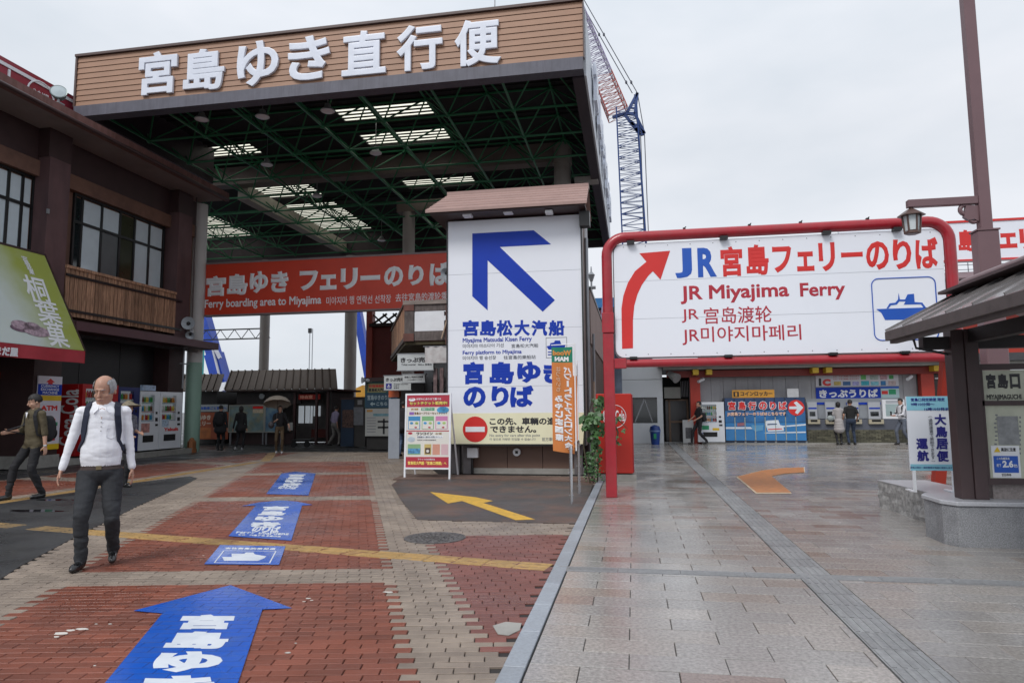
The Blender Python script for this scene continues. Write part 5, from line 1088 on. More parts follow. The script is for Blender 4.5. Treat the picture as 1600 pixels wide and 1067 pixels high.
for k in range(nz-1): Fc.append((k, o_+k, o_+k+1, k+1)); Fc.append((nx*nz+k, nx*nz+k+1, o_+nx*nz+k+1, o_+nx*nz+k))
mb.add(P, Fc); mb.build('stone_body', stonerough, bs)
mb = MB(); fr_ = Fr((0,0,0), d, pr_); a0 = ax0.dot(d); b0_ = ax0.dot(pr_); mb.poly(fr_, [(a0-.005, b0_-.005), (a0+1.92, b0_-.005), (a0+1.92, b0_+.625), (a0-.005, b0_+.625)], .361, .372); mb.build('smooth_top', stonetop, bs)
mb = MB(); mb.box(4.18, 4.52, 9.3, 9.6, 0, .72); tag(mb.build('granite_pillar', M('granite_dark', (.16,.165,.18), rough=.6, var=.25, scale=60), None, bevel=.01), 'short grey granite pillar standing behind the notice stand', 'stone pillar')
# notice stand
sg = thing('service_sign', 'white and pale blue stand sign reading 大鳥居便 運航', 'sign', (3.9, 9.1, .37)); Y_ = 9.0; F = FY(Y_); q = F.box(1419, 619, 1490.5, 735)
decal(sg, F, q, signwhite, 'board', -.02, .02); lb_ = M('sign_pale_blue', (.25,.55,.68), rough=.4, var=.04); q = (q[0]+.002, q[1]-.002, q[2], q[3])
decal(sg, F, sub(q,0,1,.81,1), lb_, 'blue_band'); decal(sg, F, sub(q,0,1,0,.085), lb_, 'blue_band')
nv = M('sign_navy', (.02,.02,.22), rough=.4, var=.04)
text('宮島口発定期便 限定', sg, F, F.box(1423,621.5,1476,627), nv, bold=.03, d=.004); text('9時10分発〜', sg, F, F.box(1423,629,1460,634), nv, bold=.03, d=.004); text('16時10分発まで', sg, F, F.box(1444,636.5,1489,641.5), nv, bold=.03, d=.004)
vtext('大鳥居便', sg, F, F.box(1461.5,646,1480.5,722), nv, bold=.045); vtext('運航', sg, F, F.box(1432,684,1450.5,721.5), nv, bold=.045); vtext('（通常運賃で乗船できます）', sg, F, F.box(1452.5,648,1459,723), greyink, bold=.01)
text('宮島口発の一部定期便が鳥居に接近します', sg, F, F.box(1422,729,1488,731.5), nv, bold=.01, d=.004)
mb = MB()
for x in (q[0]+.035, q[1]-.035): MB().box(x-.016, x+.016, Y_-.01, Y_+.02, .374, q[2]).build('leg', white, sg); MB().box(x-.02, x+.02, Y_+.021, Y_+.25, .374, .39).build('foot', white, sg)
# lamp post
mv = M('mauve_post_paint', (.165,.095,.105), rough=.4, var=.08, dirt=(.1,.06,.06), dirtamt=.3)
lp = thing('lamp_post', 'tall mauve square lamp post with bracket arm and lantern', 'lamp post', (4.45, 9.5, 0))
px_, py_ = at(1542, 410, 9.5).x, 9.5
zs = at(1540, 360, py_).z
mb = MB(); mb.box(px_-.125, px_+.125, py_-.10, py_+.10, 0, zs-.02); mb.build('lower_shaft', mv, lp, bevel=.012)
mb = MB(); mb.box(px_-.135, px_+.135, py_-.11, py_+.11, zs-.02, zs+.0); mb.build('shaft_collar', mv, lp)
xu = at(1538, 345, py_).x
mb = MB(); mb.box(xu-.07, xu+.07, py_-.065, py_+.065, zs, 8.2); mb.build('upper_shaft', mv, lp, bevel=.01)
za = at(1470, 317, py_).z; xa = at(1417, 318, py_).x
mb = MB(); mb.box(xa, xu-.07, py_-.045, py_+.045, za-.045, za+.055); mb.build('arm', mv, lp, bevel=.005)
# carved scroll bracket
Fsc = FY(py_); 
def ring(par, c0, c1, w, n=18): 
    mb = MB(); mb.tube([Fsc.pt(c0[0]+(c1)*math.cos(t), c0[1]+(c1)*math.sin(t), 0) for t in [i*.33 for i in range(n)]], w, 8); return mb
s1 = Fsc.ab(1508, 328); s2 = Fsc.ab(1521, 340); mb = ring(lp, (s1[0], s1[1]), .060, .028); mb2 = ring(lp, (s2[0], s2[1]-.02), .045, .024); mb.add(mb2.v, mb2.f); mb.poly(Fsc, [Fsc.ab(*p) for p in ((1508,322),(1527,322),(1528,347),(1521,343),(1512,345),(1505,340))], -.03, .03); mb.build('scroll_bracket', mv, lp, smooth=True)
# lantern: six sided, glass panes, bars, roof
lc = at(1424.5, 345, py_); lan = M('copper_lantern', (.11,.065,.055), rough=.4, var=.15, metal=.4); hh = .33
zb3 = at(1424, 364, py_).z; zt3 = at(1424, 338, py_).z
mb = MB(); mb.lathe((lc.x, py_, zt3), [(.165,.0),(.165,.01),(.11,.05),(.05,.09),(.025,.10),(.02,.14)], 6); mb.build('lantern_roof', lan, lp)
mb = MB(); mb.lathe((lc.x, py_, zb3), [(.075,-.02),(.10,-.01),(.10,.01),(.09,.02)], 6)
for i in range(6):
    a = 2*math.pi*i/6; ax_ = Vector((1,1,1)).normalized()
a_ = Vector((0,0,1)).orthogonal().normalized(); b_2 = Vector((0,0,1)).cross(a_)
for i in range(6):
    dd = a_*math.cos(math.pi*i/3)+b_2*math.sin(math.pi*i/3); mb.cyl(Vector((lc.x,py_,zb3))+dd*.088, Vector((lc.x,py_,zt3))+dd*.108, .012, n=6)
mb.build('lantern_frame', lan, lp)
mb = MB(); mb.lathe((lc.x, py_, zb3+.03), [(.080,0),(.100,zt3-zb3-.03)], 6); mb.build('lantern_glass', M('frosted_glass', (.60,.66,.68), rough=.3, var=.05), lp)
mb = MB(); mb.cyl((lc.x,py_,zt3+.13),(lc.x,py_,za),.02,n=8); mb.build('hanger', lan, lp)

# ================================================================== RED BOX, VINE, RAILS, FLAGS, A-FRAME
vb = thing('red_cabinet', 'tall plain red drinks cabinet with round script emblem behind the red pipe post', 'vending machine', (-.6, 13.9, 0)); F = FY(13.6); q = F.box(932, 615, 988, 746)
rx0, rx1, rz1 = q[0], q[1], q[3]
vr = M('cabinet_red', (.48,.022,.012), rough=.4, var=.06, dirt=(.35,.02,.012), dirtamt=.4)
mb = MB(); mb.box(rx0, rx1, 13.6, 14.35, .14, rz1); mb.build('cabinet', vr, vb, bevel=.012); mb = MB(); mb.box(rx1+.001, rx1+.02, 13.62, 14.35, .16, rz1-.02); mb.build('edge_strip', M('crimson_strip', (.32,.01,.02), rough=.4, var=.05), vb)
mb = MB(); mb.box(rx0, rx1+.06, 13.55, 14.4, 0, .12); mb.build('base_block', concrete, vb)
c = F.ab(960, 650.5); r0 = F.ab(978, 650)[0]-c[0]; mb = MB(); n = 36
mb.tube([F.pt(c[0]+r0*math.cos(2*math.pi*i/n), c[1]+r0*math.sin(2*math.pi*i/n), .004) for i in range(n+1)], .006, 5, cap=False); mb.build('emblem_ring', white, vb); text('Coca-Cola', vb, F, F.box(943,641,976,658), white, bold=.02, d=.003)
# vine
vn = thing('creeper_plant', 'broad-leaved green creeper growing up beside the red cabinet', 'plant', (-.8, 13.2, 0)); rr = random.Random(21)
leafm = M('creeper_leaf', (.045,.115,.032), rough=.45, var=.3, scale=9, isl=.35); stemm = M('creeper_stem', (.06,.05,.03), rough=.8, var=.2)
stems = [[(-.82,13.25,0),(-.80,13.2,.6),(-.86,13.1,1.2),(-.74,13.0,1.75)],[(-.72,13.3,0),(-.68,13.15,.5),(-.7,13.05,1.1),(-.62,13.0,1.55)],[(-.85,13.1,0),(-.95,13.0,.7),(-.9,12.95,1.35)],[(-.6,13.2,1.1),(-.35,13.1,1.25),(-.12,13.05,1.02)],[(-.4,13.1,1.2),(-.3,13.1,.95),(-.34,13.1,.75)]]
for sm in stems: mb = MB(); mb.tube(sm, [.016]*(len(sm)-1)+[.006], 6); mb.build('stem', stemm, vn, smooth=True)
def leaf(mb, c, s, nrm, tilt):
    n = Vector(nrm).normalized(); u = n.cross(Vector((0,0,1))); u = (u if u.length > .1 else Vector((1,0,0))).normalized(); v = n.cross(u); ca_, sa_2 = math.cos(tilt), math.sin(tilt); u, v = u*ca_+v*sa_2, v*ca_-u*sa_2
    out = [(0,-.1),(.32,-.38),(.52,-.05),(.38,.3),(.12,.42),(0,.62),(-.12,.42),(-.38,.3),(-.52,-.05),(-.32,-.38)]
    P = [Vector(c)+n*s*.04]+[Vector(c)+(u*a+v*b)*s-n*s*.16*(a*a+b*b) for a, b in out]; mb.add(P, [(0, i+1, (i+1) % 10+1) for i in range(10)])
nl = 0; extra = MB()
cl = [((-.62,13.0,1.48),.09,9,.13),((-.74,12.95,1.22),.12,16,.15),((-.86,12.95,1.12),.11,12,.16),((-.66,13.0,.98),.12,14,.13),((-.75,13.1,.8),.10,8,.11),((-.80,13.15,.42),.13,44,.055),((-.76,13.15,.2),.15,60,.045),((-.72,13.1,.6),.10,8,.10),((-.33,13.05,1.12),.16,9,.09),((-.3,13.05,.8),.1,4,.08)]
for c, sp_, k, s_ in cl:
    for _ in range(int(k*1.7)):
        p = (c[0]+rr.gauss(0,sp_*.6), c[1]+rr.gauss(0,sp_*.5), max(.03, c[2]+rr.gauss(0,sp_*.6))); nr = (rr.gauss(0,.5), -1+rr.gauss(0,.4), .5+rr.gauss(0,.5)); mb = MB(); leaf(mb, p, s_*rr.uniform(.7,1.15), nr, rr.uniform(-1,1)+math.pi); mb.build('leaf', leafm, vn)
# stainless hoop rail and flags
hr = thing('hoop_rail', 'stainless steel barrier post with two legs below the orange flag', 'railing', (-.9, 10.6, 0)); pa, pb = gp(893, 787), gp(905, 771)
za_ = at(893, 695, pa.y).z; zb_2 = at(905, 695, pb.y).z
mb = MB(); mb.tube([(pa.x,pa.y,0),(pa.x,pa.y,za_-.05),(pa.x+.01,pa.y+.05,za_),(pb.x,pb.y-.05,za_),(pb.x,pb.y,za_-.05),(pb.x,pb.y,0)], .024, 12); mb.build('hoop', chrome, hr, smooth=True)
mb = MB()
for z in (.12,.45,.8): mb.cyl((pa.x-.035,pa.y,z*1.0),(pa.x+.035,pa.y,z),.008,n=6); mb.cyl((pb.x-.035,pb.y,z),(pb.x+.035,pb.y,z),.008,n=6)
mb.build('eyelet', chrome, hr)
flo = M('flag_orange', (.62,.21,.055), rough=.75, var=.06, dirt=(.5,.18,.05), dirtamt=.3); flg = M('flag_green', (.012,.20,.12), rough=.7, var=.06); fw = M('flag_white', (.78,.78,.80), rough=.7, var=.04)
def flag(label, Y, xpole, box, full, group):
    t = thing('banner_flag', label, 'flag', (xpole, Y, 0), group); F = FY(Y); b = F.box(*box)
    mb = MB(); mb.cyl((xpole, Y, za_*.9), (xpole, Y, b[3]+.03), .011, n=8); mb.cyl((b[0]-.01, Y, b[3]+.01), (xpole+.02, Y, b[3]+.02), .007, n=6); mb.build('pole', fw, t)
    nx_, nz_ = 10, 26
    def wav(u, v): return .030*math.sin(u*5.2+v*2.0)*(.5+u)+.012*math.sin(v*9)
    def cloth(u0, u1, v0, v1, m, name, d=0., cut=0):
        mb = MB(); P = []; A_ = 10; B_ = max(3, int(26*(v1-v0)))
        for j in range(B_+1):
            for i in range(A_+1):
                u, v = u0+(u1-u0)*i/A_, v0+(v1-v0)*j/B_; dz = -.05*u*(1-v) if not cut else 0
                P.append((b[0]+(b[1]-b[0])*u, Y-wav(u, v)-d, b[2]+(b[3]-b[2])*v+dz))
        mb.add(P, [(j*(A_+1)+i, j*(A_+1)+i+1, (j+1)*(A_+1)+i+1, (j+1)*(A_+1)+i) for j in range(B_) for i in range(A_)]); return mb.build(name, m, t, smooth=True)
    cloth(0, 1, 0, .84, flo, 'cloth'); cloth(0, 1, .84, .985, flg if full else fw, 'head_cloth')
    if full:
        def wtext(s, q, m, bold, vert, name='lettering'):
            a0, a1, c0, c1 = q; mb = MB(); L_ = s if vert else [s]; n = len(L_)
            for k, ch in enumerate(L_):
                vs, fs = glyphs(ch, bold, 0., 3); vv = [Vector((v.y,-v.x,v.z)) for v in vs] if ch == 'ー' else vs; xs = [v.x for v in vv]; ys = [v.y for v in vv]; x0, x1, y0, y1 = min(xs), max(xs), min(ys), max(ys); P = []
                for v in vv:
                    f = (v.x-x0)/max(x1-x0,.01); g = (v.y-y0)/max(y1-y0,.01); 
                    if ch == 'ー': f = .35+.3*f
                    u = a1-(a1-a0)*f; w = (c1-(c1-c0)*(k+1-.06-.88*g)/n) if vert else c0+(c1-c0)*g
                    P.append((b[0]+(b[1]-b[0])*u, Y-wav(u, w)-.006-(.002 if v.z > 0 else 0), b[2]+(b[3]-b[2])*w-.05*u*(1-w)))
                mb.add(P, fs)
            return mb.build(name, m, t)
        wtext('Wood', (.06,.95,.905,.955), M('flag_print_orange', (.6,.25,.06), rough=.7, var=.05), .06, False); wtext('MAN', (.15,.80,.85,.895), fw, .07, False)
        wtext('パワートライアスロン大会', (.55,.92,.04,.80), fw, .045, True); wtext('はつかいち', (.2,.4,.56,.80), M('flag_pale', (.7,.45,.3), rough=.7, var=.05), .03, True); wtext('みやじま国際', (.12,.50,.10,.53), fw, .055, True)
    return t
xp = at(899, 620, pa.y).x
flag('orange event banner flag seen from behind, overlapping the sign tower', pa.y, xp, (863, 540, 896, 704), True, None)
xp2 = at(903, 640, pb.y).x
flag('second orange banner flag mostly hidden behind the first one', pb.y, xp2, (889, 566, 902, 696), False, None)

af = thing('ticket_poster_stand', 'white framed poster stand for セットチケット at the sign tower left leg', 'sign', (-4.2, 13.5, 0))
Ya = 13.55; F = Fr((0, Ya, 0), (1,.0,0), (0,.045,1)); q = F.box(632.5, 614.5, 704.5, 733)
mb = MB(); w = .035; mb.fbox(F, q[0], q[0]+w, .0, q[3], -.03, .01); mb.fbox(F, q[1]-w, q[1], .0, q[3], -.03, .01); mb.fbox(F, q[0]+w, q[1]-w, q[3]-w, q[3], -.03, .01); mb.fbox(F, q[0]+w, q[1]-w, q[2], q[2]+w, -.03, .01); mb.build('frame', white, af)
for a_ in (q[0]+.02, q[1]-.02): MB().beam((a_,Ya+.1,q[3]*.9),(a_,Ya+.7,0),.03,.03).build('rear_leg', white, af)
b = (q[0]+w, q[1]-w, q[2]+w, q[3]-w); ppap = M('poster_paper', (.70,.68,.63), rough=.4, var=.04); decal(af, F, b, ppap, 'poster', -.01, .01); rd = M('poster_red', (.42,.03,.055), rough=.4, var=.05)
decal(af, F, sub(b,0,1,.835,1), rd); decal(af, F, sub(b,0,1,0,.145), rd); decal(af, F, sub(b,0,1,.495,.508), rd)
ylw = M('poster_yellow', (.78,.6,.12), rough=.4, var=.04); TT = lambda s, u0, u1, v0, v1, m, bo: text(s, af, F, sub(b,u0,u1,v0,v1), m, bold=bo, d=.004)
disc(af, F, ((b[0]+b[1])/2-.35, b[3]-.09), .075, white, ry=.035, d=0.001); TT('お得な', .06,.16,.94,.965, rd, .03); TT('お好みに合わせて選べる', .22,.8,.93,.96, white, .03)
text('セットチケット販売中!', af, F, sub(b,.05,.96,.855,.915), blackink, bold=.11, d=.004); text('セットチケット販売中!', af, F, sub(b,.06,.95,.86,.91), ylw, bold=.045, d=.008)
TT('乗り放題', .1,.27,.79,.82, M('poster_ochre', (.5,.3,.1), rough=.4, var=.05), .04); decal(af, F, sub(b,.34,.65,.785,.822), gsn); TT('宮島ロープウエー', .36,.63,.79,.817, white, .03)
disc(af, F, (b[1]-.14, b[3]-.31), .13, M('poster_sea', (.06,.30,.55), rough=.4, var=.5, scale=9), ry=.07, d=.0); decal(af, F, sub(b,.06,.17,.725,.765), M('poster_violet', (.25,.12,.42), rough=.4, var=.05)); TT('宮島ロープウエーセットチケット', .18,.95,.728,.765, M('poster_brown', (.2,.10,.03), rough=.4, var=.05), .03)
for i, (c1, c2) in enumerate((((.05,.25,.50),(.35,.55,.68)),((.20,.42,.20),(.45,.58,.38)),((.55,.20,.40),(.65,.45,.55)))):
    u0 = .04+i*.32; decal(af, F, sub(b,u0,u0+.28,.525,.705), M('card_edge_'+'abc'[i], c1, rough=.4, var=.06)); decal(af, F, sub(b,u0+.015,u0+.265,.53,.64), ppap, d=.003)
    disc(af, F, (sub(b,u0+.08,1,0,1)[0], sub(b,0,1,.61,1)[2]), .035, M('card_dot_blue', (.05,.3,.6), rough=.4, var=.3), d=.006, ry=.025); disc(af, F, (sub(b,u0+.2,1,0,1)[0], sub(b,0,1,.61,1)[2]), .035, M('card_dot_green', (.35,.5,.15), rough=.4, var=.3), d=.006, ry=.025); disc(af, F, (sub(b,u0+.18,1,0,1)[0], sub(b,0,1,.55,1)[2]), .028, rd, d=.006, ry=.016)
disc(af, F, (sub(b,.09,1,0,1)[0], sub(b,0,1,.47,1)[2]), .05, rd, ry=.025, d=0.); TT('ワンコイン', .24,.62,.445,.487, blackink, .05); TT('お得', .68,.83,.45,.48, M('poster_taupe', (.4,.3,.2), rough=.4, var=.05), .03); decal(af, F, sub(b,.25,.85,.40,.437), white); TT('宮島観光に便利なお得なチケット', .26,.84,.405,.432, greyink, .03); TT('宮島松大汽船往復乗船券', .26,.7,.37,.385, greyink, .01)
disc(af, F, (sub(b,.12,1,0,1)[0], sub(b,0,1,.385,1)[2]), .08, M('poster_iceblue', (.5,.58,.65), rough=.4, var=.2), ry=.055, d=0.)
for (u0, u1, c) in ((.04,.34,(.25,.42,.22)),(.43,.59,(.55,.42,.15)),(.62,.79,(.62,.30,.22)),(.82,.98,(.62,.42,.45))): decal(af, F, sub(b,u0,u1,.175,.32), M('tile_%d' % int(u0*10) if False else 'tile_print_'+str('wxyz')[int(u0*4)], c, rough=.4, var=.12))
decal(af, F, sub(b,.05,.33,.19,.26), M('tile_sea', (.08,.25,.45), rough=.4, var=.7, scale=14), d=.003); decal(af, F, sub(b,.45,.57,.19,.27), M('tile_dark', (.08,.05,.04), rough=.4, var=.5, scale=20), d=.003); disc(af, F, (sub(b,.51,1,0,1)[0], sub(b,0,1,.225,1)[2]), .03, ppap, d=.006)
TT('チケットのお求めは', .28,.68,.10,.125, white, .03); TT('宮島松大汽船「宮島口桟橋」へ', .05,.95,.035,.085, ylw, .05)
# ================================================================== WAITING HALL UNDER THE CANOPY
wr = M('brown_metal_roof', (.075,.058,.050), rough=.5, var=.12)
def seamroof(t, x0, x1, y0, z0, y1, z1, skew, n):
    for i in range(n):
        a0, a1 = x0+(x1-x0)*i/n, x0+(x1-x0)*(i+1)/n; b0_, b1_ = a0+skew[0]*(1-i/n)+skew[1]*i/n, a1+skew[0]*(1-(i+1)/n)+skew[1]*(i+1)/n
        mb = MB(); mb.add([(a0+.01,y0,z0),(a1-.01,y0,z0),(b1_-.01,y1,z1),(b0_+.01,y1,z1),(a0+.01,y0,z0-.06),(a1-.01,y0,z0-.06),(b1_-.01,y1,z1-.06),(b0_+.01,y1,z1-.06)], [(0,1,2,3),(7,6,5,4),(0,4,5,1),(1,5,6,2),(2,6,7,3),(3,7,4,0)]); mb.build('roof_panel', wr, t)
        mb = MB(); mb.beam((a0,y0,z0+.02),(b0_,y1,z1+.02),.05,.07); mb.build('roof_seam', wr, t)
wt = thing('waiting_hall', 'low waiting hall with ribbed brown roof and map boards under the canopy', 'building', (-15, 28, 0))
Y = 27.0; F = FY(Y)
seamroof(wt, -17.35, -12.15, 26.7, 2.34, 27.15, 3.18, (.02,-.30), 15)
mb = MB(); mb.box(-17.3, -12.3, 26.75, 29.5, 2.24, 2.32); mb.build('eave_board', darkbrown, wt); xg = at(371, 620, 29.3).x; mb = MB(); mb.box(xg, -12.6, 29.3, 29.4, 0, 2.3); mb.build('rear_wall', M('hall_rear', (.10,.09,.085), rough=.6, var=.2), wt)
mb = MB(); mb.box(at(370, 620, 27.05).x, -14.0, 27.05, 27.2, 1.72, 2.22); mb.box(-12.75, -12.55, 27.0, 29.3, 0, 2.22); mb.build('dark_wall', M('hall_dark_wall', (.03,.025,.025), rough=.6, var=.2), wt)
mb = MB(); mb.box(-17.2, -14.3, 27.05, 27.15, .0, .48); mb.build('base_wall', darkbrown, wt)
for x in (-14.2, -13.2, -12.7): mb = MB(); mb.box(x-.05, x+.05, 26.9, 27.0, 0, 2.22); mb.build('post', darkbrown, wt)
q = F.box(468, 616, 501, 624); decal(wt, F, q, M('sign_darkred', (.30,.02,.015), rough=.4, var=.1), 'lit_sign', t=.08); text('待合室', wt, F, F.box(470,617.3,490,622.8), M('sign_peach', (.7,.35,.25), rough=.4, var=.05), bold=.04, d=.09)
for x0, x1 in ((466.5,474),(477,483),(485,487.5),(490,500)): 
    q = FY(29.2).box(x0, 634, x1, 661 if x0 < 488 else 650); mb = MB(); mb.box(q[0], q[1], 29.2, 29.26, q[2], q[3]); mb.build('bright_window', M('daylit_window', (.62,.66,.70), rough=.4, var=.05, emit=(.62,.68,.74), estr=.28), wt)
q = F.box(466, 661, 500, 672); mb = MB(); mb.box(q[0], q[1], 28.2, 28.6, .25, .6); mb.build('red_bench', M('bench_red', (.10,.015,.012), rough=.5, var=.3, scale=10), wt)
mb = MB(); q = F.box(450, 660, 459, 672); mb.fbox(F, q[0], q[1], q[2], q[3], 0, .02); mb.build('timetable', M('pale_sheet', (.5,.5,.48), rough=.4, var=.3, scale=8), wt)
cl_ = F.ab(409, 619); mb = MB(); mb.cyl((cl_[0], 27.04, cl_[1]), (cl_[0], 26.98, cl_[1]), .12, n=20); mb.build('wall_clock', M('clock_face', (.35,.38,.4), rough=.4, var=.2), wt)
def mapboard(label, x0, y0, x1, y1, m, fm, legs=True, Yb=26.6):
    Fm_ = FY(Yb); q = Fm_.box(x0, y0, x1, y1); t = thing('map_board', label, 'notice board', (q[0], Yb, 0))
    decal(t, Fm_, q, m, 'printed_map', -.02, .02); mb = MB()
    for a in ((q[0]-.04,q[0],q[2]-.04,q[3]+.04),(q[1],q[1]+.04,q[2]-.04,q[3]+.04),(q[0],q[1],q[3],q[3]+.04),(q[0],q[1],q[2]-.04,q[2])): mb.fbox(Fm_, *a, -.03, .02)
    mb.build('frame', M(fm, (.30,.31,.28), rough=.5, var=.1), t)
    mb = MB(); mb.box(q[0], q[0]+.06, Yb+.02, Yb+.08, 0, q[2]); mb.box(q[1]-.06, q[1], Yb+.02, Yb+.08, 0, q[2]); mb.build('leg', greymet, t); return t, Fm_
mapm = M('map_print', (.16,.24,.25), rough=.4, var=.3, scale=3, dirt=(.30,.26,.12), dirtamt=.9, dscale=3.2)
t, Fm_ = mapboard('wide framed map board with red legend behind the dark walkers', 359, 634, 412, 674, mapm, 'board_frame'); decal(t, Fm_, Fm_.box(395,634.5,411,638.5), redink, 'legend'); decal(t, Fm_, Fm_.box(395,639.5,411,645), M('legend_pale', (.5,.42,.3), rough=.4, var=.3, scale=20), 'legend')
t, Fm_ = mapboard('narrow blue picture board beside the umbrella woman', 415, 634, 440, 674, M('map_print_blue', (.10,.20,.32), rough=.4, var=.4, scale=3, dirt=(.25,.3,.15), dirtamt=.6, dscale=3), 'board_frame')
lw_ = thing('side_stall', 'low dark roofed stall with blue lettered board behind the green column', 'building', (-18.2, 27.5, 0))
xs_ = at(347, 600, 27).x; seamroof(lw_, -19.6, xs_, 26.8, 2.34, 27.15, 3.05, (0,0), 6)
mb = MB(); mb.box(-19.6, at(339, 620, 27.2).x, 27.2, 29, 0, 2.3); mb.build('wall', M('stall_dark', (.022,.02,.02), rough=.6, var=.3), lw_)
t = thing('ferry_board', 'pale board with blue lettering over an orange 宮島ゆき フェリー panel', 'sign', (-18, 26.8, 0)); F = FY(26.8); q = F.box(300, 632, 356, 643); decal(t, F, q, M('board_greyblue', (.30,.34,.36), rough=.4, var=.05), 'upper_board', t=.03); text('自動車ごと宮島へ', t, F, F.box(314,635,355,640), jrblue, bold=.05, d=.034)
q = F.box(300, 644, 357, 686); decal(t, F, q, M('board_rust', (.30,.06,.018), rough=.45, var=.2), 'lower_board', t=.03); text('宮島ゆき', t, F, F.box(302,648,330,656), M('board_cream', (.6,.5,.42), rough=.4, var=.1), bold=.05, d=.034); text('フェリー', t, F, F.box(302,658,330,665), M('board_cream', ()), bold=.05, d=.034)
decal(t, F, F.box(300,668,330,685), M('board_orange', (.42,.13,.03), rough=.45, var=.3, scale=5), 'orange_panel', d=.03)
for x0, x1, y0, y1, m, lab in ((533,554,624,656,M('kiosk_navy',(.015,.035,.07),rough=.4,var=.2),'small dark blue ticket kiosk at the far end of the street'),(553,571,622,688,M('ticket_cabinet_dark',(.045,.042,.04),rough=.5,var=.2),'dark cabinet with pale notice left of the green ferry board')):
    F = FY(25.5); q = F.box(x0, y0, x1, y1); t = thing('street_kiosk', lab, 'kiosk', (q[0], 25.5, 0)); mb = MB(); mb.box(q[0], q[1], 25.5, 26.3, 0, q[3]); mb.build('body', m, t); mb = MB(); mb.box(q[0]-.03, q[1]+.03, 25.45, 26.35, q[3], q[3]+.05); mb.build('cap', darkbrown, t)
    if x0 == 553: decal(t, F, F.box(552.5,636,568,664), M('grey_notice', (.20,.21,.23), rough=.4, var=.2, scale=9), 'notice', t=.02); decal(t, F, F.box(559,625,566,632), M('dim_white', (.3,.3,.3), rough=.5, var=.1), 'pictogram', t=.02)
    else: decal(t, F, F.box(535,640,553,668), M('magazine_rack', (.09,.05,.04), rough=.5, var=.8, scale=14), 'goods', t=.02)
gb2 = thing('green_ferry_board', 'green and navy board reading 宮島のりば こちら with map sheet below', 'sign', (-9, 23.5, 0)); F = FY(23.5)
q = F.box(571, 596, 622, 637); decal(gb2, F, q, M('board_teal', (.012,.10,.10), rough=.4, var=.08), 'upper_board', t=.05); decal(gb2, F, F.box(575,599,604,613), M('board_khaki', (.34,.30,.13), rough=.4, var=.1), 'cream_label', d=.05); text('往復乗船券', gb2, F, F.box(577,600.5,603,605.5), redink, bold=.04, d=.055); text('宮島松大汽船', gb2, F, F.box(577,606.5,604,612), blackink, bold=.05, d=.055)
pale = M('dim_cyan_white', (.32,.42,.46), rough=.4, var=.05); decal(gb2, F, F.box(571.5,614,622,636.5), M('board_navy', (.015,.06,.11), rough=.4, var=.1), 'navy_panel', d=.05); text('宮島ゆきのりば', gb2, F, F.box(575,617,612,625), pale, bold=.03, d=.055); text('こちら', gb2, F, F.box(589,628,606,633.5), pale, bold=.04, d=.055)
blob(gb2, F, [F.ab(*p) for p in ((579,631),(583,627.5),(583,629.8),(587,629.8),(587,632),(583,632),(583,634.5))], pale, 'arrow', .055)
q = F.box(571.5, 638, 614, 681); decal(gb2, F, q, M('sheet_dim', (.36,.37,.36), rough=.4, var=.06), 'map_sheet', t=.05)
for k in range(6): decal(gb2, F, F.box(574, 652+k*4.4, 588, 653+k*4.4), greyink, 'text_line', d=.05)
decal(gb2, F, F.box(574,640,583,643.5), M('sheet_orange', (.4,.2,.05), rough=.4, var=.2), 'print', d=.05); decal(gb2, F, F.box(584,646,611,650), M('sheet_cyan', (.12,.25,.3), rough=.4, var=.4, scale=8), 'print', d=.05)
for r in ((591,666,610,669),(591,657,610,660),(599,654,602,678)): decal(gb2, F, F.box(*r), blackink, 'route_line', d=.052)
mb = MB(); qq = F.box(569, 590, 624, 596); mb.box(qq[0], qq[1]+1.5, 23.3, 27, qq[2], qq[3]); mb.build('roof', darkbrown, gb2); mb = MB(); mb.box(qq[0]+.1, qq[1]+1.4, 23.57, 27, 0, qq[2]); mb.build('booth_wall', M('booth_dark', (.02,.018,.018), rough=.6, var=.2), gb2)
# red hall behind
rh_ = thing('red_hall', 'tall vermilion framed hall with dark truss seen past the wooden balcony', 'building', (-11, 30, 0)); F = FY(30)
q = F.box(572, 495, 581, 566); mb = MB(); mb.box(q[0], q[1], 30, 30.4, 0, q[3]+.6); mb.build('red_post', M('dull_red_post', (.26,.045,.03), rough=.5, var=.1), rh_); q = F.box(579, 507, 700, 600); mb = MB(); mb.box(q[0], q[1], 30.1, 30.5, 0, q[3]); mb.build('red_wall', M('deep_red_wall', (.11,.014,.010), rough=.6, var=.15), rh_)
q = F.box(578, 504, 700, 509); mb = MB(); mb.box(q[0], q[1], 29.9, 30.1, q[2], q[3]); mb.build('dark_beam', framem, rh_)
q = F.box(580, 488, 700, 504); mb = MB(); x = q[0]
while x < q[1]: mb.beam((x,30.2,q[2]),(x+.7,30.2,q[3]),.09,.06,up=(0,1,0)); mb.beam((x+.5,30.2,q[2]),(x,30.2,q[3]),.07,.06,up=(0,1,0)); x += .5
mb.build('lattice', framem, rh_, kind='stuff')
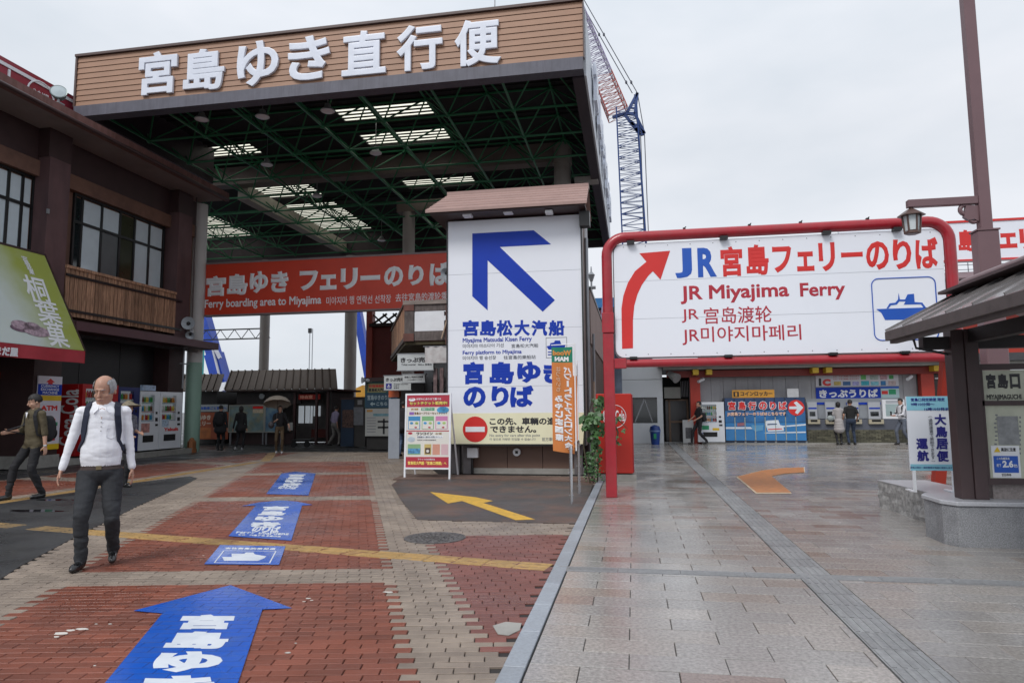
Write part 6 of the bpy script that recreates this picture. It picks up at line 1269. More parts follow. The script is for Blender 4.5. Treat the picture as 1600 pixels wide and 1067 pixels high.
# wooden balcony house along the street
hs = thing('balcony_house', 'weathered wooden balcony with rusty brackets and white panel beside the signboard', 'building', (-5.4, 18, 2.5))
s_ = Vector((-.395, .918, 0)).normalized(); Yb = 17.0; F = FY(Yb)
ax_, _ = F.ab(633, 500); bx_, _ = F.ab(706, 500)
zt4 = F.ab(636, 474)[1]; zb4 = F.ab(640, 534)[1]; gy = greywood; rust = M('rust_bracket', (.12,.045,.035), rough=.7, var=.3)
mb = MB(); mb.box(ax_-.04, bx_, Yb-.08, Yb+.06, zt4-.05, zt4+.06); mb.build('top_rail', M('pale_grey_wood', (.24,.20,.18), rough=.8, var=.3, scale=5, stretch=(.5,4,4)), hs)
mb = MB(); mb.box(ax_+.26, bx_-.12, Yb-.04, Yb+.04, zt4-.22, zt4-.06); mb.build('upper_beam', gy, hs); mb = MB(); mb.box(ax_+.26, bx_-.12, Yb-.04, Yb+.04, zb4+.02, zb4+.26); mb.build('lower_beam', gy, hs)
mb = MB(); mb.box(ax_, ax_+.255, Yb-.06, Yb+.10, zb4, zt4-.06); mb.build('corner_post', gy, hs); mb = MB(); mb.box(bx_-.16, bx_-.02, Yb-.05, Yb+.08, zb4-.1, zt4-.06); mb.build('corner_post', rust, hs)
for z in (zb4+.01, zt4-.21): mb = MB(); mb.box(ax_-.02, ax_+.265, Yb-.075, Yb-.055, z, z+.20); mb.build('bracket_plate', rust, hs)
mb = MB(); mb.box(ax_+.27, bx_-.20, Yb-.03, Yb+.0, zb4+.27, zt4-.23); mb.build('white_panel', white, hs)
mb = MB(); mb.beam((bx_-.25,Yb-.1,zb4+.05),(bx_-.05,Yb-.1,zt4-.3),.03,.03); mb.build('prop_stick', M('pale_stick', (.4,.3,.22), rough=.8, var=.1), hs)
A_ = Vector((ax_, Yb, 0)); n_ = 34; L_ = 6.3
mb = MB(); mb.beam(A_+Vector((0,0,zt4)), A_+s_*L_+Vector((0,0,zt4)), .09, .08); mb.beam(A_+Vector((0,0,zb4+.06)), A_+s_*L_+Vector((0,0,zb4+.06)), .08, .12); mb.build('side_rail', gy, hs)
pk = None
for i in range(n_):
    p = A_+s_*(.1+L_*i/n_)
    if pk is None: mb = MB(); mb.box(-.012,.012,-.055,.055,0,zt4-zb4-.12); pk = mb.build('picket', woodm, hs); pk.location = p+Vector((0,0,zb4+.1)); pk.matrix_parent_inverse = Matrix.Translation(-hs.location); pk.rotation_euler = (0,0,math.atan2(.395,.918))
    else: inst(pk, p+Vector((0,0,zb4+.1)), hs, rot=(0,0,math.atan2(.395,.918)))
mb = MB(); P = [A_, A_+s_*L_, A_+s_*L_+Vector((3,1,0)), Vector((bx_+.3, Yb, 0))]; mb.poly(FG, [(p.x, p.y) for p in P], zb4-.08, zb4-.0); mb.build('balcony_floor', M('mossy_soffit', (.055,.045,.02), rough=.8, var=.3), hs)
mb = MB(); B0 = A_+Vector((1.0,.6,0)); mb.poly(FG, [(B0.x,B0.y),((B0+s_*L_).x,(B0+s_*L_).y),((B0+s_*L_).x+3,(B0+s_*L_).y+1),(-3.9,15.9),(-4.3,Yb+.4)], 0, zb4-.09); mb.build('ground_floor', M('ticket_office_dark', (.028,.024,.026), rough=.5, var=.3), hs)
wd_ = M('office_window', (.05,.07,.09), rough=.15, var=.5, scale=5)
for i in range(4):
    B = B0+s_*(i*.95+.1); fr_ = Fr(B, s_, (0,0,1)); mb = MB(); mb.fbox(fr_, 0, .8, 1.1, 2.3, .0, .03) ; mb.build('window', wd_, hs)
for i in range(3):
    fr_ = FY(Yb+.35); mb = MB(); x = F.ab(672+i*10, 580)[0]; mb.box(x, x+.10, Yb+.30, Yb+.36, 1.6, 2.5); mb.build('poster', M('office_poster', (.14,.09,.09), rough=.4, var=.8, scale=6), hs)
def hang(name, label, Y, box, rows, extra=None):
    F = FY(Y); q = F.box(*box); t = thing(name, label, 'sign', (q[0], Y, q[2])); decal(t, F, q, M('lightbox_white', (.50,.53,.54), rough=.35, var=.05), 'box', -.12, .12)
    mb = MB(); mb.fbox(F, q[0]-.02, q[1]+.02, q[2]-.02, q[2], -.12, .01); mb.fbox(F, q[0]-.02, q[1]+.02, q[3], q[3]+.02, -.12, .01); mb.build('frame', greymet, t)
    for s, b, bo in rows: text(s, t, F, F.box(*b), blackink, bold=bo, d=.003)
    return t, F
hang('ticket_sign', 'white sign reading きっぷ売場 below the wooden balcony', 17.2, (621, 553, 677, 578), [('きっぷ売場',(626,558,674,566.5),.045),('Ticket counter',(627,568,650,571),.015),('매표소 售票处',(653,568,675,571),.01)])
t, F = hang('ticket_sign', 'smaller white sign with anchor pictogram, farther down the street', 20.0, (600, 587, 642, 609), [('きっぷ売場',(603,590,632,596),.045),('Ticket counter',(615,599,638,601),.015),('매표소',(615,602,624,604),.01),('售票处',(615,605,624,607),.01)]); decal(t, F, F.box(603,599,612,607.5), M('sign_navy', ()), 'anchor_panel', d=.0); text('⚓', t, F, F.box(605,600.5,610,606), white, bold=.02, d=.005)
hang('ticket_sign', 'narrow white notice sign between the two ticket signs', 18.6, (629, 585, 664, 597), [('宮島口ご利用のお客様',(632,587.5,661,590.5),.03),('こちらの窓口へどうぞ',(636,592,659,594.5),.01)])
F = FY(16.6); q = F.box(664, 541, 698, 567); t = thing('white_cloth', 'stained white cloth banner hanging by the signboard', 'banner', (q[0], 16.6, q[2])); mb = MB(); mb.cyl((q[0]-.05,16.6,q[3]),(q[1]+.02,16.6,q[3]),.012,n=6); mb.build('rod', greymet, t)
mb = MB(); n = 8; mb.add([(q[0]+(q[1]-q[0])*i/n, 16.6+.015*math.sin(i*1.9), z) for z in (q[2],q[3]) for i in range(n+1)], [(i,i+1,n+2+i,n+1+i) for i in range(n)]); mb.build('cloth', M('stained_cloth', (.55,.54,.54), rough=.8, var=.08, dirt=(.35,.28,.28), dirtamt=.6, dscale=9), t, smooth=True)
F = FY(19.0); q = F.box(607, 623, 624, 694); o = decal(None, F, (q[0], q[1], 0.01, q[3]), M('pale_bluegrey_door', (.30,.33,.38), rough=.45, var=.08), 'partition_board', -.04, .04); tag(o, 'pale blue-grey upright board behind the man in a dark jacket', 'board')
p = at(617, 613, 20.5); o = MB().box(p.x-.17, p.x+.17, 20.4, 20.6, p.z-.15, p.z+.15).build('orange_lamp_box', M('orange_box', (.55,.11,.03), rough=.4, var=.2), None); tag(o, 'small orange red box sign under the anchor sign', 'sign')
horn('loudspeaker', 'tiny dark loudspeaker on the corner of the green board booth', at(566, 594, 23.2), (-.8,-.6,0), .12)
# bicycle-like pile and parked trolley near the far kiosk
bx = thing('trolley', 'dark luggage trolley standing by the far kiosk', 'trolley', at(545, 680, 25)); p = gp(545, 690)
mb = MB(); mb.box(p.x-.35,p.x+.45,24.6,25.0,.25,.31); mb.build('deck', framem, bx); mb = MB(); mb.tube([(p.x-.3,24.8,.3),(p.x-.35,24.8,.8),(p.x-.1,24.8,.85)],.02,6); mb.build('handle', framem, bx)
for dx in (-.25,.3): mb = MB(); mb.cyl((p.x+dx,24.65,.12),(p.x+dx,24.7,.12),.12,n=14); mb.build('wheel', blackm, bx)
# ================================================================== BEYOND: truss bridge, poles, cranes
tr_ = thing('truss_beam', 'thin black triangulated truss beam between the left column and a rear column', 'truss', (-21, 34, 5.5)); mb = MB()
for z in (5.38, 5.92): mb.beam((-24.2,34,z),(-19.9,34,z),.05,.07)
mb.build('chord', framem, tr_); mb = MB()
for i in range(11): a = -24.2+i*.43; mb.beam((a,34,5.38 if i&1 else 5.92),(a+.43,34,5.92 if i&1 else 5.38),.03,.03,up=(0,1,0))
mb.build('diagonal', framem, tr_)
mw = thing('radio_mast', 'thin pale twin wire mast beyond the waiting hall', 'mast', at(484, 600, 60)); 
for dx in (0, .28): p = at(482.5, 600, 60); mb = MB(); mb.cyl((p.x+dx,60,0),(p.x+dx,60,9.2),.04,n=6); mb.build('wire', greymet, mw)
p = at(484, 500, 60); mb = MB(); mb.box(p.x-.1,p.x+.2,59.9,60.1,8.8,9.25); mb.build('head', framem, mw)
cy_ = tag(MB().box(at(310.5,560,58).x, at(315,560,58).x, 58, 58.4, 0, 9.5).build('cyan_mast', M('cyan_paint', (.02,.42,.42), rough=.4, var=.05), None), 'upright cyan steel mast just right of the green column', 'mast')
cb = M('crane_blue', (.012,.06,.42), rough=.35, var=.1, dirt=(.01,.03,.15), dirtamt=.5, dscale=1)
mc = thing('mobile_crane', 'bright blue mobile crane with telescopic boom behind the waiting hall', 'crane', at(352, 640, 45)); Yc = 45
p0, p1 = at(354, 622, Yc), at(311, 470, Yc); d = p1-p0
mb = MB(); mb.beam(p0, p0+d*.45, 1.0, 1.0, up=(0,1,0)); mb.build('boom_base', cb, mc); mb = MB(); mb.beam(p0+d*.45, p0+d*1.8, .80, .8, up=(0,1,0)); mb.build('boom_section', cb, mc)
mb = MB(); mb.beam(at(344,560,Yc-.6), at(334,540,Yc-.6), .2, .2); mb.beam(at(349,612,Yc-.7), at(331,540,Yc-.7), .12, .12); mb.build('hydraulic_ram', M('ram_white', (.5,.52,.6), rough=.3, var=.1), mc)
q = FY(Yc).box(340, 612, 367, 632); mb = MB(); mb.box(q[0], q[1], Yc-1, Yc+2, q[2], q[3]-.3); mb.poly(FY(Yc-.9), [(q[0],q[3]-.35),(q[1],q[3]-.35),(q[1]-.4,q[3]),(q[0]+.7,q[3]+.05)], -1.5, 0); mb.build('superstructure', cb, mc, bevel=.05)
q2 = FY(Yc-1).box(358, 622, 368, 631); mb = MB(); mb.box(q2[0], q2[1], Yc-1.12, Yc-1.05, q2[2], q2[3]); mb.build('warning_plate', yel, mc); 
for k in range(3): mb = MB(); a = q2[0]+(q2[1]-q2[0])*(k+.1)/3; w_ = (q2[1]-q2[0])*.16; mb.poly(FY(Yc-1.12), [(a,q2[2]),(a+w_,q2[2]),(a+w_*2,q2[3]),(a+w_,q2[3])], .001, .02); mb.build('warning_stripe', blackm, mc)
p = at(350, 612, Yc-1.5); mb = MB(); mb.cyl(p, p+Vector((-.25,0,.5)), .42, n=14); mb.cyl(at(343,617,Yc-1.5), at(341,617,Yc-1.5), .3, n=10); mb.build('winch_drum', white, mc, smooth=True)
mb = MB(); mb.box(q[0]-1, q[1]+1, Yc-1.2, Yc+1.6, 0.7, 1.9); mb.build('carrier', cb, mc)
mc2 = thing('crane_boom', 'second blue crane boom leaning behind the rear column', 'crane', at(572, 560, 48)); p0, p1 = at(578, 595, 48), at(556, 470, 48); d = p1-p0
mb = MB(); mb.beam(p0-d*.45, p0+d*1.4, .55, .6, up=(0,1,0)); mb.build('boom', cb, mc2); mb = MB(); mb.beam(p0+Vector((.8,0,.2)), p0+d*.45+Vector((.3,0,0)), .2, .2); mb.build('ram', M('ram_white', ()), mc2)
ex_ = thing('excavator', 'yellow construction machine glimpsed left of the green ferry board', 'excavator', at(562, 620, 50)); mb = MB(); mb.beam(at(556,617,50), at(572,610,50), .5, .9); mb.build('arm', M('machine_yellow', (.55,.28,.03), rough=.5, var=.15), ex_); mb = MB(); mb.box(at(540,634,50).x, at(570,634,50).x, 49, 51, 1.6, at(540,632,50).z); mb.build('body', M('machine_yellow', ()), ex_)
# lattice tower crane
tc_ = thing('tower_crane', 'tall lattice crane with blue mast and red tipped jib above the canopy edge', 'crane', at(987, 600, 80)); Yk = 80
bl = M('lattice_blue', (.012,.045,.18), rough=.5, var=.1); rdl = M('lattice_red', (.34,.06,.05), rough=.5, var=.1); wl = M('lattice_white', (.26,.22,.36), rough=.5, var=.1); ropem = M('steel_rope', (.06,.065,.09), rough=.5, var=.1)
def lattice(par, p, q, w0, w1, mats, name, nseg, rc=.10, rb=.05, side=Vector((0,1,0))):
    p, q = Vector(p), Vector(q); d = (q-p).normalized(); a = side.cross(d).normalized(); b = side
    k_ = len(mats)
    for mi_, m in enumerate(mats):
        mb = MB(); s0, s1 = mi_*nseg//k_, (mi_+1)*nseg//k_
        f = lambda t, i: p.lerp(q, t/nseg)+(a*((-1,1,1,-1)[i])+b*((-1,-1,1,1)[i]))*(w0+(w1-w0)*t/nseg)/2
        for i in range(4): mb.cyl(f(s0,i), f(s1,i), rc, n=5, cap=False)
        for t in range(s0, s1):
            for i in range(4):
                j = (i+1) % 4
                if t & 1: mb.cyl(f(t,i), f(t+1,j), rb, n=4, cap=False)
                else: mb.cyl(f(t,j), f(t+1,i), rb, n=4, cap=False)
                mb.cyl(f(t,i), f(t,j), rb, n=4, cap=False)
        mb.build(name, m, par)
top = at(979, 172, Yk); base = at(990, 362, Yk); base = top+(base-top)*1.75
lattice(tc_, base, top, 2.9, 2.4, [bl], 'mast', 38, .085, .04)
j0, j1 = at(966, 180, Yk), at(925, 80, Yk); jd = j1-j0
lattice(tc_, j0, j0+jd*2.3, 2.4, 1.8, [rdl, wl, wl, rdl], 'jib', 44, .065, .032)
mb = MB()
hd = [at(*p, Yk) for p in ((957,184),(975,178),(992,178),(996,146),(980,176),(1007,209),(1000,211),(985,190))]
for a, b in ((0,1),(1,2),(4,3),(2,3),(7,5),(7,6),(5,6),(1,6),(2,5)): mb.beam(hd[a], hd[b], .32, .32, up=(0,1,0))
for t in (.25,.5,.75): mb.beam(hd[4].lerp(hd[3],t), hd[2].lerp(hd[3],t), .2, .2, up=(0,1,0)); mb.beam(hd[7].lerp(hd[5],t), hd[1].lerp(hd[6],t), .2, .2, up=(0,1,0))
mb.build('head_frame', bl, tc_)
for a, b in (((996,146),(902,-18)),((988,146),(895,-18)),((996,146),(1007,209)),((991,148),(1000,211)),((1007,211),(1013,362)),((999,212),(1006,362)),((1001,212),(1004,300))):
    mb = MB(); mb.cyl(at(*a,Yk), at(*b,Yk), .055, n=5); mb.build('stay_rope', ropem, tc_)
mb = MB()
for t in (.1,.55,.9): 
    for a, b in (((996,146),(902,-18)),((988,146),(895,-18))): c = at(*a,Yk).lerp(at(*b,Yk), t); mb.ell(c, (.14,.14,.25), 6, 5)
mb.build('rope_joint', ropem, tc_, kind='stuff')
rod = tag(MB().cyl(at(773,0,16.1)+Vector((0,0,-.2)), at(773,-60,16.1), .018, n=6).build('lightning_rod', greymet, None), 'thin rod standing on the canopy top edge', 'rod')
rod.location = (0,0,0)
# site and lamps seen between tower and red post
ps_ = thing('construction_site', 'blue sheeted scaffold seen between the signboard and the red post', 'scaffold', (-2, 45, 0)); F = FY(45)
q = F.box(912, 466, 946, 481); mb = MB(); mb.box(q[0]-1, q[1]+3, 45, 48, q[2], q[3]); mb.build('blue_sheet', M('tarp_blue', (.03,.16,.38), rough=.6, var=.25, scale=2), ps_)
mb = MB(); rr = random.Random(3)
for k in range(12): a = at(915+k*3, 560, 45); b2 = at(920+k*3+rr.uniform(-6,6), 480, 45); mb.beam(a, b2, .12, .12)
mb.build('scaffold_pole', wl, ps_); mb = MB()
for yy in (487,500,515,530): a = at(908, yy, 45.3); b2 = at(950, yy+3, 45.3); mb.beam(a, b2, .35, .3)
mb.build('red_beam', M('site_red', (.16,.02,.02), rough=.6, var=.2), ps_); mb = MB(); mb.box(q[0]-1, q[1]+3, 46.5, 47, 0, q[2]-.5); mb.build('backing', M('site_dark', (.08,.10,.14), rough=.7, var=.5, scale=1.5), ps_)
sl_ = thing('street_lamp', 'thin distant lamp standard with cross arm beside the signboard', 'street lamp', at(923, 500, 40)); a = at(924, 440, 40); mb = MB(); mb.cyl((a.x,40,0),(a.x,40,a.z+.3),.06,n=6); mb.build('pole', greymet, sl_); mb = MB(); b2 = at(912,450,40); mb.cyl((b2.x,40,b2.z),(a.x+.25,40,b2.z),.10,n=6); mb.build('cross_arm', greymet, sl_); mb = MB(); mb.lathe((a.x,40,a.z),[(.08,0),(.2,.35),(.22,.4),(.05,.6),(.03,.9)],8); mb.build('lantern', greymet, sl_)
mb = MB(); p = at(915, 420, 24.6); mb.cyl((p.x-.05,24.6,0),(p.x-.05,24.6,9.6),.14,n=14); tag(mb.build('white_column', M('white_column_paint', (.5,.5,.52), rough=.5, var=.1), None, smooth=True), 'slim white column beside the signboard edge', 'column')
# distant shore so that the horizon is closed
h_ = MB(); hp = [(-160,0),(-160,7),(-120,9),(-80,7),(-30,8.5),(20,7),(70,9),(120,7),(180,9),(180,0)]; h_.poly(FY(420), hp, -30, 0); struct(h_.build('far_hills', M('hill_green_grey', (.10,.13,.14), rough=.9, var=.2, scale=.05)))
# ================================================================== PEOPLE
import numpy as np
from mathutils.bvhtree import BVHTree
def ik(a, c, l1, l2, pole):
    a, c = Vector(a), Vector(c); d = c-a; L_ = min(d.length, (l1+l2)*.999); d = d.normalized(); c = a+d*L_
    x = (l1*l1-l2*l2+L_*L_)/(2*L_); h = math.sqrt(max(l1*l1-x*x, 1e-6)); p = Vector(pole); p = (p-d*p.dot(d)).normalized(); return a+d*x+p*h, c
def skinm(n, c): 
    m = M(n, c, rough=.5, var=.10, scale=14, bump=.1, bscale=120); m.node_tree.nodes['Principled BSDF'].inputs['Subsurface Weight'].default_value = .08; m.node_tree.nodes['Principled BSDF'].inputs['Subsurface Scale'].default_value = .01; return m
skA = skinm('skin_tan', (.43,.235,.165)); skB = skinm('skin_light', (.48,.28,.20))
def cloth(n, c, **k): return M(n, c, rough=k.pop('rough', .85), var=k.pop('var', .10), scale=9, bump=.25, bscale=220, **k)
def person(label, loc, th, h, top, pants, shoe, skin=None, hair=(.012,.010,.010), Rf=(-.10,-.12,.0), Lf=(.10,.14,.0), Rh=(-.27,-.02,.83), Lh=(.27,.02,.83), lean=0., headt=0., heady=0.,
           girth=1., sleeve='long', vox=.013, female=False, coat=0., fold=1., hairstyle='short', belt=None, elbow_pole=(0,1,0), toe=(0,0), hs=1., lk=1., pw=1., build_face=True, fingers=True, group=None, shirtlen=0.):
    """One continuous body in the given pose; every face takes the garment that lies nearest."""
    skin = skin or skA; S_ = h/1.75; prims = []
    def cap(lab, p, q, r0, r1): prims.append(('c', lab, Vector(p), Vector(q), r0, r1))
    def ell(lab, p, r, rx=0., ry_=0.): prims.append(('e', lab, Vector(p), Vector(r), rx, ry_))
    legU, legL = .435*lk, .42*lk; hz = .915*lk+.01*(lk < 1)
    fe = .92 if female else 1.
    sm_ = 0; an = [Vector((Rf[0], Rf[1], Rf[2]+.095)), Vector((Lf[0], Lf[1], Lf[2]+.095))]
    hipdrop = 0
    for a in an:
        need = math.sqrt(max((legU+legL)**2*.992-(a.x*.4)**2-a.y**2, .3))+a.z; hipdrop = max(hipdrop, hz-need)
    hz -= hipdrop
    Rl = Matrix.Rotation(-lean, 3, 'X') # lean forward = toward -Y
    def T(p): p = Vector(p); p.z -= hipdrop; q = p-Vector((0,0,hz)); q = Matrix.Rotation(lean, 3, 'X') @ q; return q+Vector((0,0,hz))
    g = girth
    ell('pants', (0, .01, hz+.01), (.165*g**.45, .122*g**.6, .13))
    for k in range(20):                                           # waist to chest in overlapping rings, so the front runs in one line
        t = k/19; z = hz+.07+(1.315-hz)*t; bel = math.exp(-((z-hz-.19)/.12)**2)*(g-1)
        ell('top', T((0, .004-.075*bel-.004*t, z)), ((.148+.020*t)*fe*(1+.55*bel)*(1 if g < 1.02 else 1.05), .108+.006*math.sin(t*3.1)+.07*bel, .10))
    sh = [T((-.175*fe, .01, 1.405)), T((.175*fe, .01, 1.405))]
    cap('top', sh[0], sh[1], .056, .056); cap('top', T((-.10,.012,1.435)), T((0,.015,1.475)), .05, .055); cap('top', T((.10,.012,1.435)), T((0,.015,1.475)), .05, .055)
    if coat:
        for k in range(4): z = hz+.02-coat*k/4; ell('top', (0, .01, z), ((.175+.012*k)*g, (.14+.012*k)*g, .16))
    nk = T((0, .012, 1.44)); hd = T((0, -.012, 1.60)); hc = hd
    Rh_ = Matrix.Rotation(heady, 3, 'Z') @ Matrix.Rotation(headt, 3, 'X'); np_ = len(prims)
    H = lambda p: hc+Rh_ @ (Vector(p)*hs)
    cap('skin', nk, H((0,.015,-.05)), .056*fe, .052*fe)
    prims.append(('e3', 'skin', H((0,.012,.03)), Vector((.074,.092,.092))*hs, Rh_, 0)); prims.append(('e3', 'skin', H((0,-.018,-.035)), Vector((.064,.068,.078))*hs, Rh_, 0)); prims.append(('e3','skin', H((0,-.040,-.075)), Vector((.044,.038,.030))*hs, Rh_, 0))
    for sx_ in (-1, 1):
        prims.append(('e3', 'skin', H((sx_*.076,.012,-.01)), Vector((.010,.018,.030)), Rh_, 0)); prims.append(('e3','skin', H((sx_*.036,-.062,-.025)), Vector((.022,.018,.02)), Rh_, 0))
    cap('skin', H((0,-.088,.012)), H((0,-.106,-.022)), .009, .014); cap('skin', H((-.03,-.083,.030)), H((.03,-.083,.030)), .005, .005); cap('skin', H((-.018,-.088,-.052)), H((.018,-.088,-.052)), .008, .008)
    feet = []
    for k, sx_ in ((0,-1),(1,1)):
        hip = Vector((sx_*.088*g**.4, .01, hz-.02)); kn, a = ik(hip, an[k], legU, legL, (sx_*.10, -1, 0)); pr_ = 1.0 if not female else .93
        pr_ *= pw; cap('pants', hip, kn, .088*g**.4*pr_, .064*pr_); cap('pants', kn, a+Vector((0,0,.0)), .062*pr_, (.046+.006*(not female))*pw); cap('pants', kn+Vector((0,.01,0)), kn.lerp(a,.45)+Vector((0,.02,0)), .06*pr_, .055*pr_)
        lift = Rf[2] if k == 0 else Lf[2]; t_ = toe[k]; f = Vector((math.sin(t_)*-1, -math.cos(t_), 0)); pitch = -min(lift*4, .9); f2 = Vector((f.x, f.y, pitch)).normalized()
        cap('shoe', a+Vector((0,.02,-.052)), a+f2*.13+Vector((0,0,-.055)), .040, .036); cap('shoe', a+Vector((0,.012,-.03)), a+Vector((0,0,.01)), .045, .044); cap('shoe', a+f2*.10+Vector((0,0,-.062)), a+f2*.155+Vector((0,0,-.064)), .038, .028); feet.append(a)
    hands = []
    for k, sx_, tgt in ((0,-1,Rh),(1,1,Lh)):
        s0 = sh[k]; pole = Vector((sx_*.35, 1, -.1)) if elbow_pole == (0,1,0) else Vector((sx_*elbow_pole[0], elbow_pole[1], elbow_pole[2])); el, w = ik(s0, tgt, .285, .25, pole); d = (w-el).normalized()
        if sleeve == 'long': cap('top', s0, el, .053, .043); cap('top', el, el.lerp(w,.95), .043, .034)
        elif sleeve == 'mid': cap('top', s0, el, .058, .050); cap('top', el, el.lerp(w,.22), .05, .05); cap('skin', el, w, .038, .026)
        else: cap('top', s0, s0.lerp(el,.72), .058, .056); cap('skin', s0, el, .042, .038); cap('skin', el, w, .037, .025)
        cap('skin', el.lerp(w,.6), w, .028, .024); hands.append((w, d, sx_))
        side = Vector((sx_, 0, 0)); bk = (side-d*side.dot(d)).normalized(); wd = d.cross(bk).normalized(); wd = wd if wd.y < 0 else -wd     # wd points to the thumb side (front)
        pc = w+d*.045; 
        for q in (-1.1, -.35, .4, 1.1): cap('skin', w+d*.012+wd*.014*q, w+d*.083+wd*.020*q, .0135, .0125)
        if fingers:
            for j, (q, ln) in enumerate(((1.35,.066),(.45,.075),(-.45,.070),(-1.35,.054))):
                b0 = w+d*.086+wd*.0172*q; cu = -bk*(.18+.10*(3-j)/3); d1 = (d+cu*.8).normalized(); d2 = (d+cu*2.6).normalized(); b1 = b0+d1*ln*.55; b2 = b1+d2*ln*.5
                cap('skin', b0, b1, .0092, .0085); cap('skin', b1, b2, .0085, .0072)
            t0 = w+d*.028+wd*.022; t1 = t0+(d*.6+wd*.9-bk*.3).normalized()*.042; t2 = t1+(d*1.2+wd*.3-bk*.4).normalized()*.034; cap('skin', t0, t1, .012, .0105); cap('skin', t1, t2, .0105, .0085)
        else: cap('skin', w+d*.08, w+d*.15-bk*.02, .026, .016)
    # union of the forms
    mb = MB()
    for p in prims:
        if p[0] == 'c':
            a, b, r0, r1 = p[2:]; d = (b-a); L_ = d.length
            if L_ < 1e-4: mb.ell(a, (r0,)*3, 14, 10); continue
            prof = [(max(r0*math.sin(t), .0008), -r0*math.cos(t)) for t in [i*math.pi/8 for i in range(5)]]+[(max(r1*math.cos(t), .0008), L_+r1*math.sin(t)) for t in [i*math.pi/8 for i in range(5)]]
            mb.lathe(a, prof, 16, axis=d)
        elif p[0] == 'e': mb.ell(p[2], tuple(p[3]), 20, 14)
        else: mb.ell(p[2], tuple(p[3]), 18, 14, rot=p[4])
    me = bpy.data.meshes.new('tmp'); me.from_pydata(mb.v, [], mb.f); o = bpy.data.objects.new('tmp', me); COL.objects.link(o)
    rm = o.modifiers.new('r', 'REMESH'); rm.mode = 'VOXEL'; rm.voxel_size = vox; sm = o.modifiers.new('s', 'SMOOTH'); sm.factor = .5; sm.iterations = 5 if vox < .01 else 2
    bpy.context.view_layer.update(); dg = bpy.context.evaluated_depsgraph_get(); body = bpy.data.meshes.new_from_object(o.evaluated_get(dg)); bpy.data.objects.remove(o); bpy.data.meshes.remove(me)
    n = len(body.vertices); co = np.empty(n*3); body.vertices.foreach_get('co', co); co = co.reshape(-1, 3)
    best = np.full(n, 1e9); lab = np.zeros(n, int); names = ['skin', 'top', 'pants', 'shoe']
    for p in prims:
        if p[0] == 'c':
            a, b = np.array(p[2]), np.array(p[3]); d = b-a; L2 = max(d@d, 1e-9); t = np.clip((co-a)@d/L2, 0, 1); D = np.linalg.norm(co-a-t[:,None]*d, axis=1)-(p[4]+(p[5]-p[4])*t)
        else:
            q = co-np.array(p[2]); 
            if p[0] == 'e3': q = q @ np.array(p[4])
            r = np.array(p[3]); k0 = np.linalg.norm(q/r, axis=1); D = (k0-1)*r.min()
        m_ = D < best; best[m_] = D[m_]; lab[m_] = names.index(p[1])
    nz_ = np.array([tuple(v.normal) for v in body.vertices])
    if fold:
        for i in range(n):
            if lab[i] in (1, 2):
                x, y, z = co[i]; f = noise.noise(Vector((x*6+3, y*6, z*13+lab[i]*7)))*.55+noise.noise(Vector((x*17, y*17, z*30)))*.30; w_ = 1.0+1.2*(lab[i] == 2 and z < .30*S_)+.6*(abs(z-.5) < .1 and lab[i] == 2)
                rg = 1-abs(noise.noise(Vector((x*4+z*5, y*4, z*7+9)))); f -= (rg**6)*.45; co[i] += nz_[i]*f*.011*fold*w_
    body.vertices.foreach_set('co', co.ravel()); nf = len(body.polygons); fl = np.zeros(nf, int)
    for i, p in enumerate(body.polygons): fl[i] = lab[p.vertices[0]]
    if shirtlen:
        for i, p in enumerate(body.polygons):
            c_ = co[p.vertices[0]]
            if fl[i] == 2 and c_[2] > hz+.03-shirtlen+.012*math.sin(c_[0]*40): fl[i] = 1
    mats = [skin, top, pants, shoe]
    if belt: mats.append(belt)
    for m in mats: body.materials.append(m)
    if belt:
        for i, p in enumerate(body.polygons):
            z = co[p.vertices[0]][2]; x = abs(co[p.vertices[0]][0])
            if fl[i] in (1, 2) and abs(z-(hz+.052)) < .019 and x < .19: fl[i] = 4
            elif fl[i] == 1 and z < hz+.03 and x < .19 and not coat: fl[i] = 2
            elif fl[i] == 2 and z > hz+.07: fl[i] = 1
    body.polygons.foreach_set('material_index', fl); body.polygons.foreach_set('use_smooth', [True]*nf); body.name = 'person'
    o = bpy.data.objects.new('person', body); COL.objects.link(o); tag(o, label, 'person', group)
    o.location = Vector(loc); o.rotation_euler = (0, 0, th); o.scale = (S_, S_, S_)
    def kid(mb, name, m, **k):
        q = mb.build(name, m, None, **k); q.parent = o; return q
    # hair: a shell over the skull, open at the face
    hm = M('hair_'+str(abs(hash(hair)) % 7) if False else ('hair_black' if hair[0] < .05 else 'hair_grey'), hair, rough=.55, var=.35, scale=60, bump=.6, bscale=160, stretch=(1,1,.3))
    if hairstyle != 'none':
        mb = MB(); nn, mm = 40, 26; P = []; F_ = []; rr = random.Random(5)
        for i in range(mm+1):
            t = math.pi*i/mm
            for j in range(nn):
                a = 2*math.pi*j/nn; x, y, z = math.sin(t)*math.sin(a), -math.sin(t)*math.cos(a), math.cos(t)
                e = noise.noise(Vector((x*5, y*5, z*5)))*.05+noise.noise(Vector((x*22, y*22, z*9)))*.03
                if hairstyle == 'bald_side': kx = .081+.006*e*10; q = (x*kx, y*.098+.012, z*.098+.03)
                elif hairstyle == 'long': q = (x*.088*(1+e), y*.106*(1+e)+.02, (z*.108 if z > 0 else z*.155)*(1+e)+.03)
                else: q = (x*.086*(1+e), y*.105*(1+e)+.018, z*(.107 if z > 0 else .085)*(1+e)+.032)
                P.append(H(q))
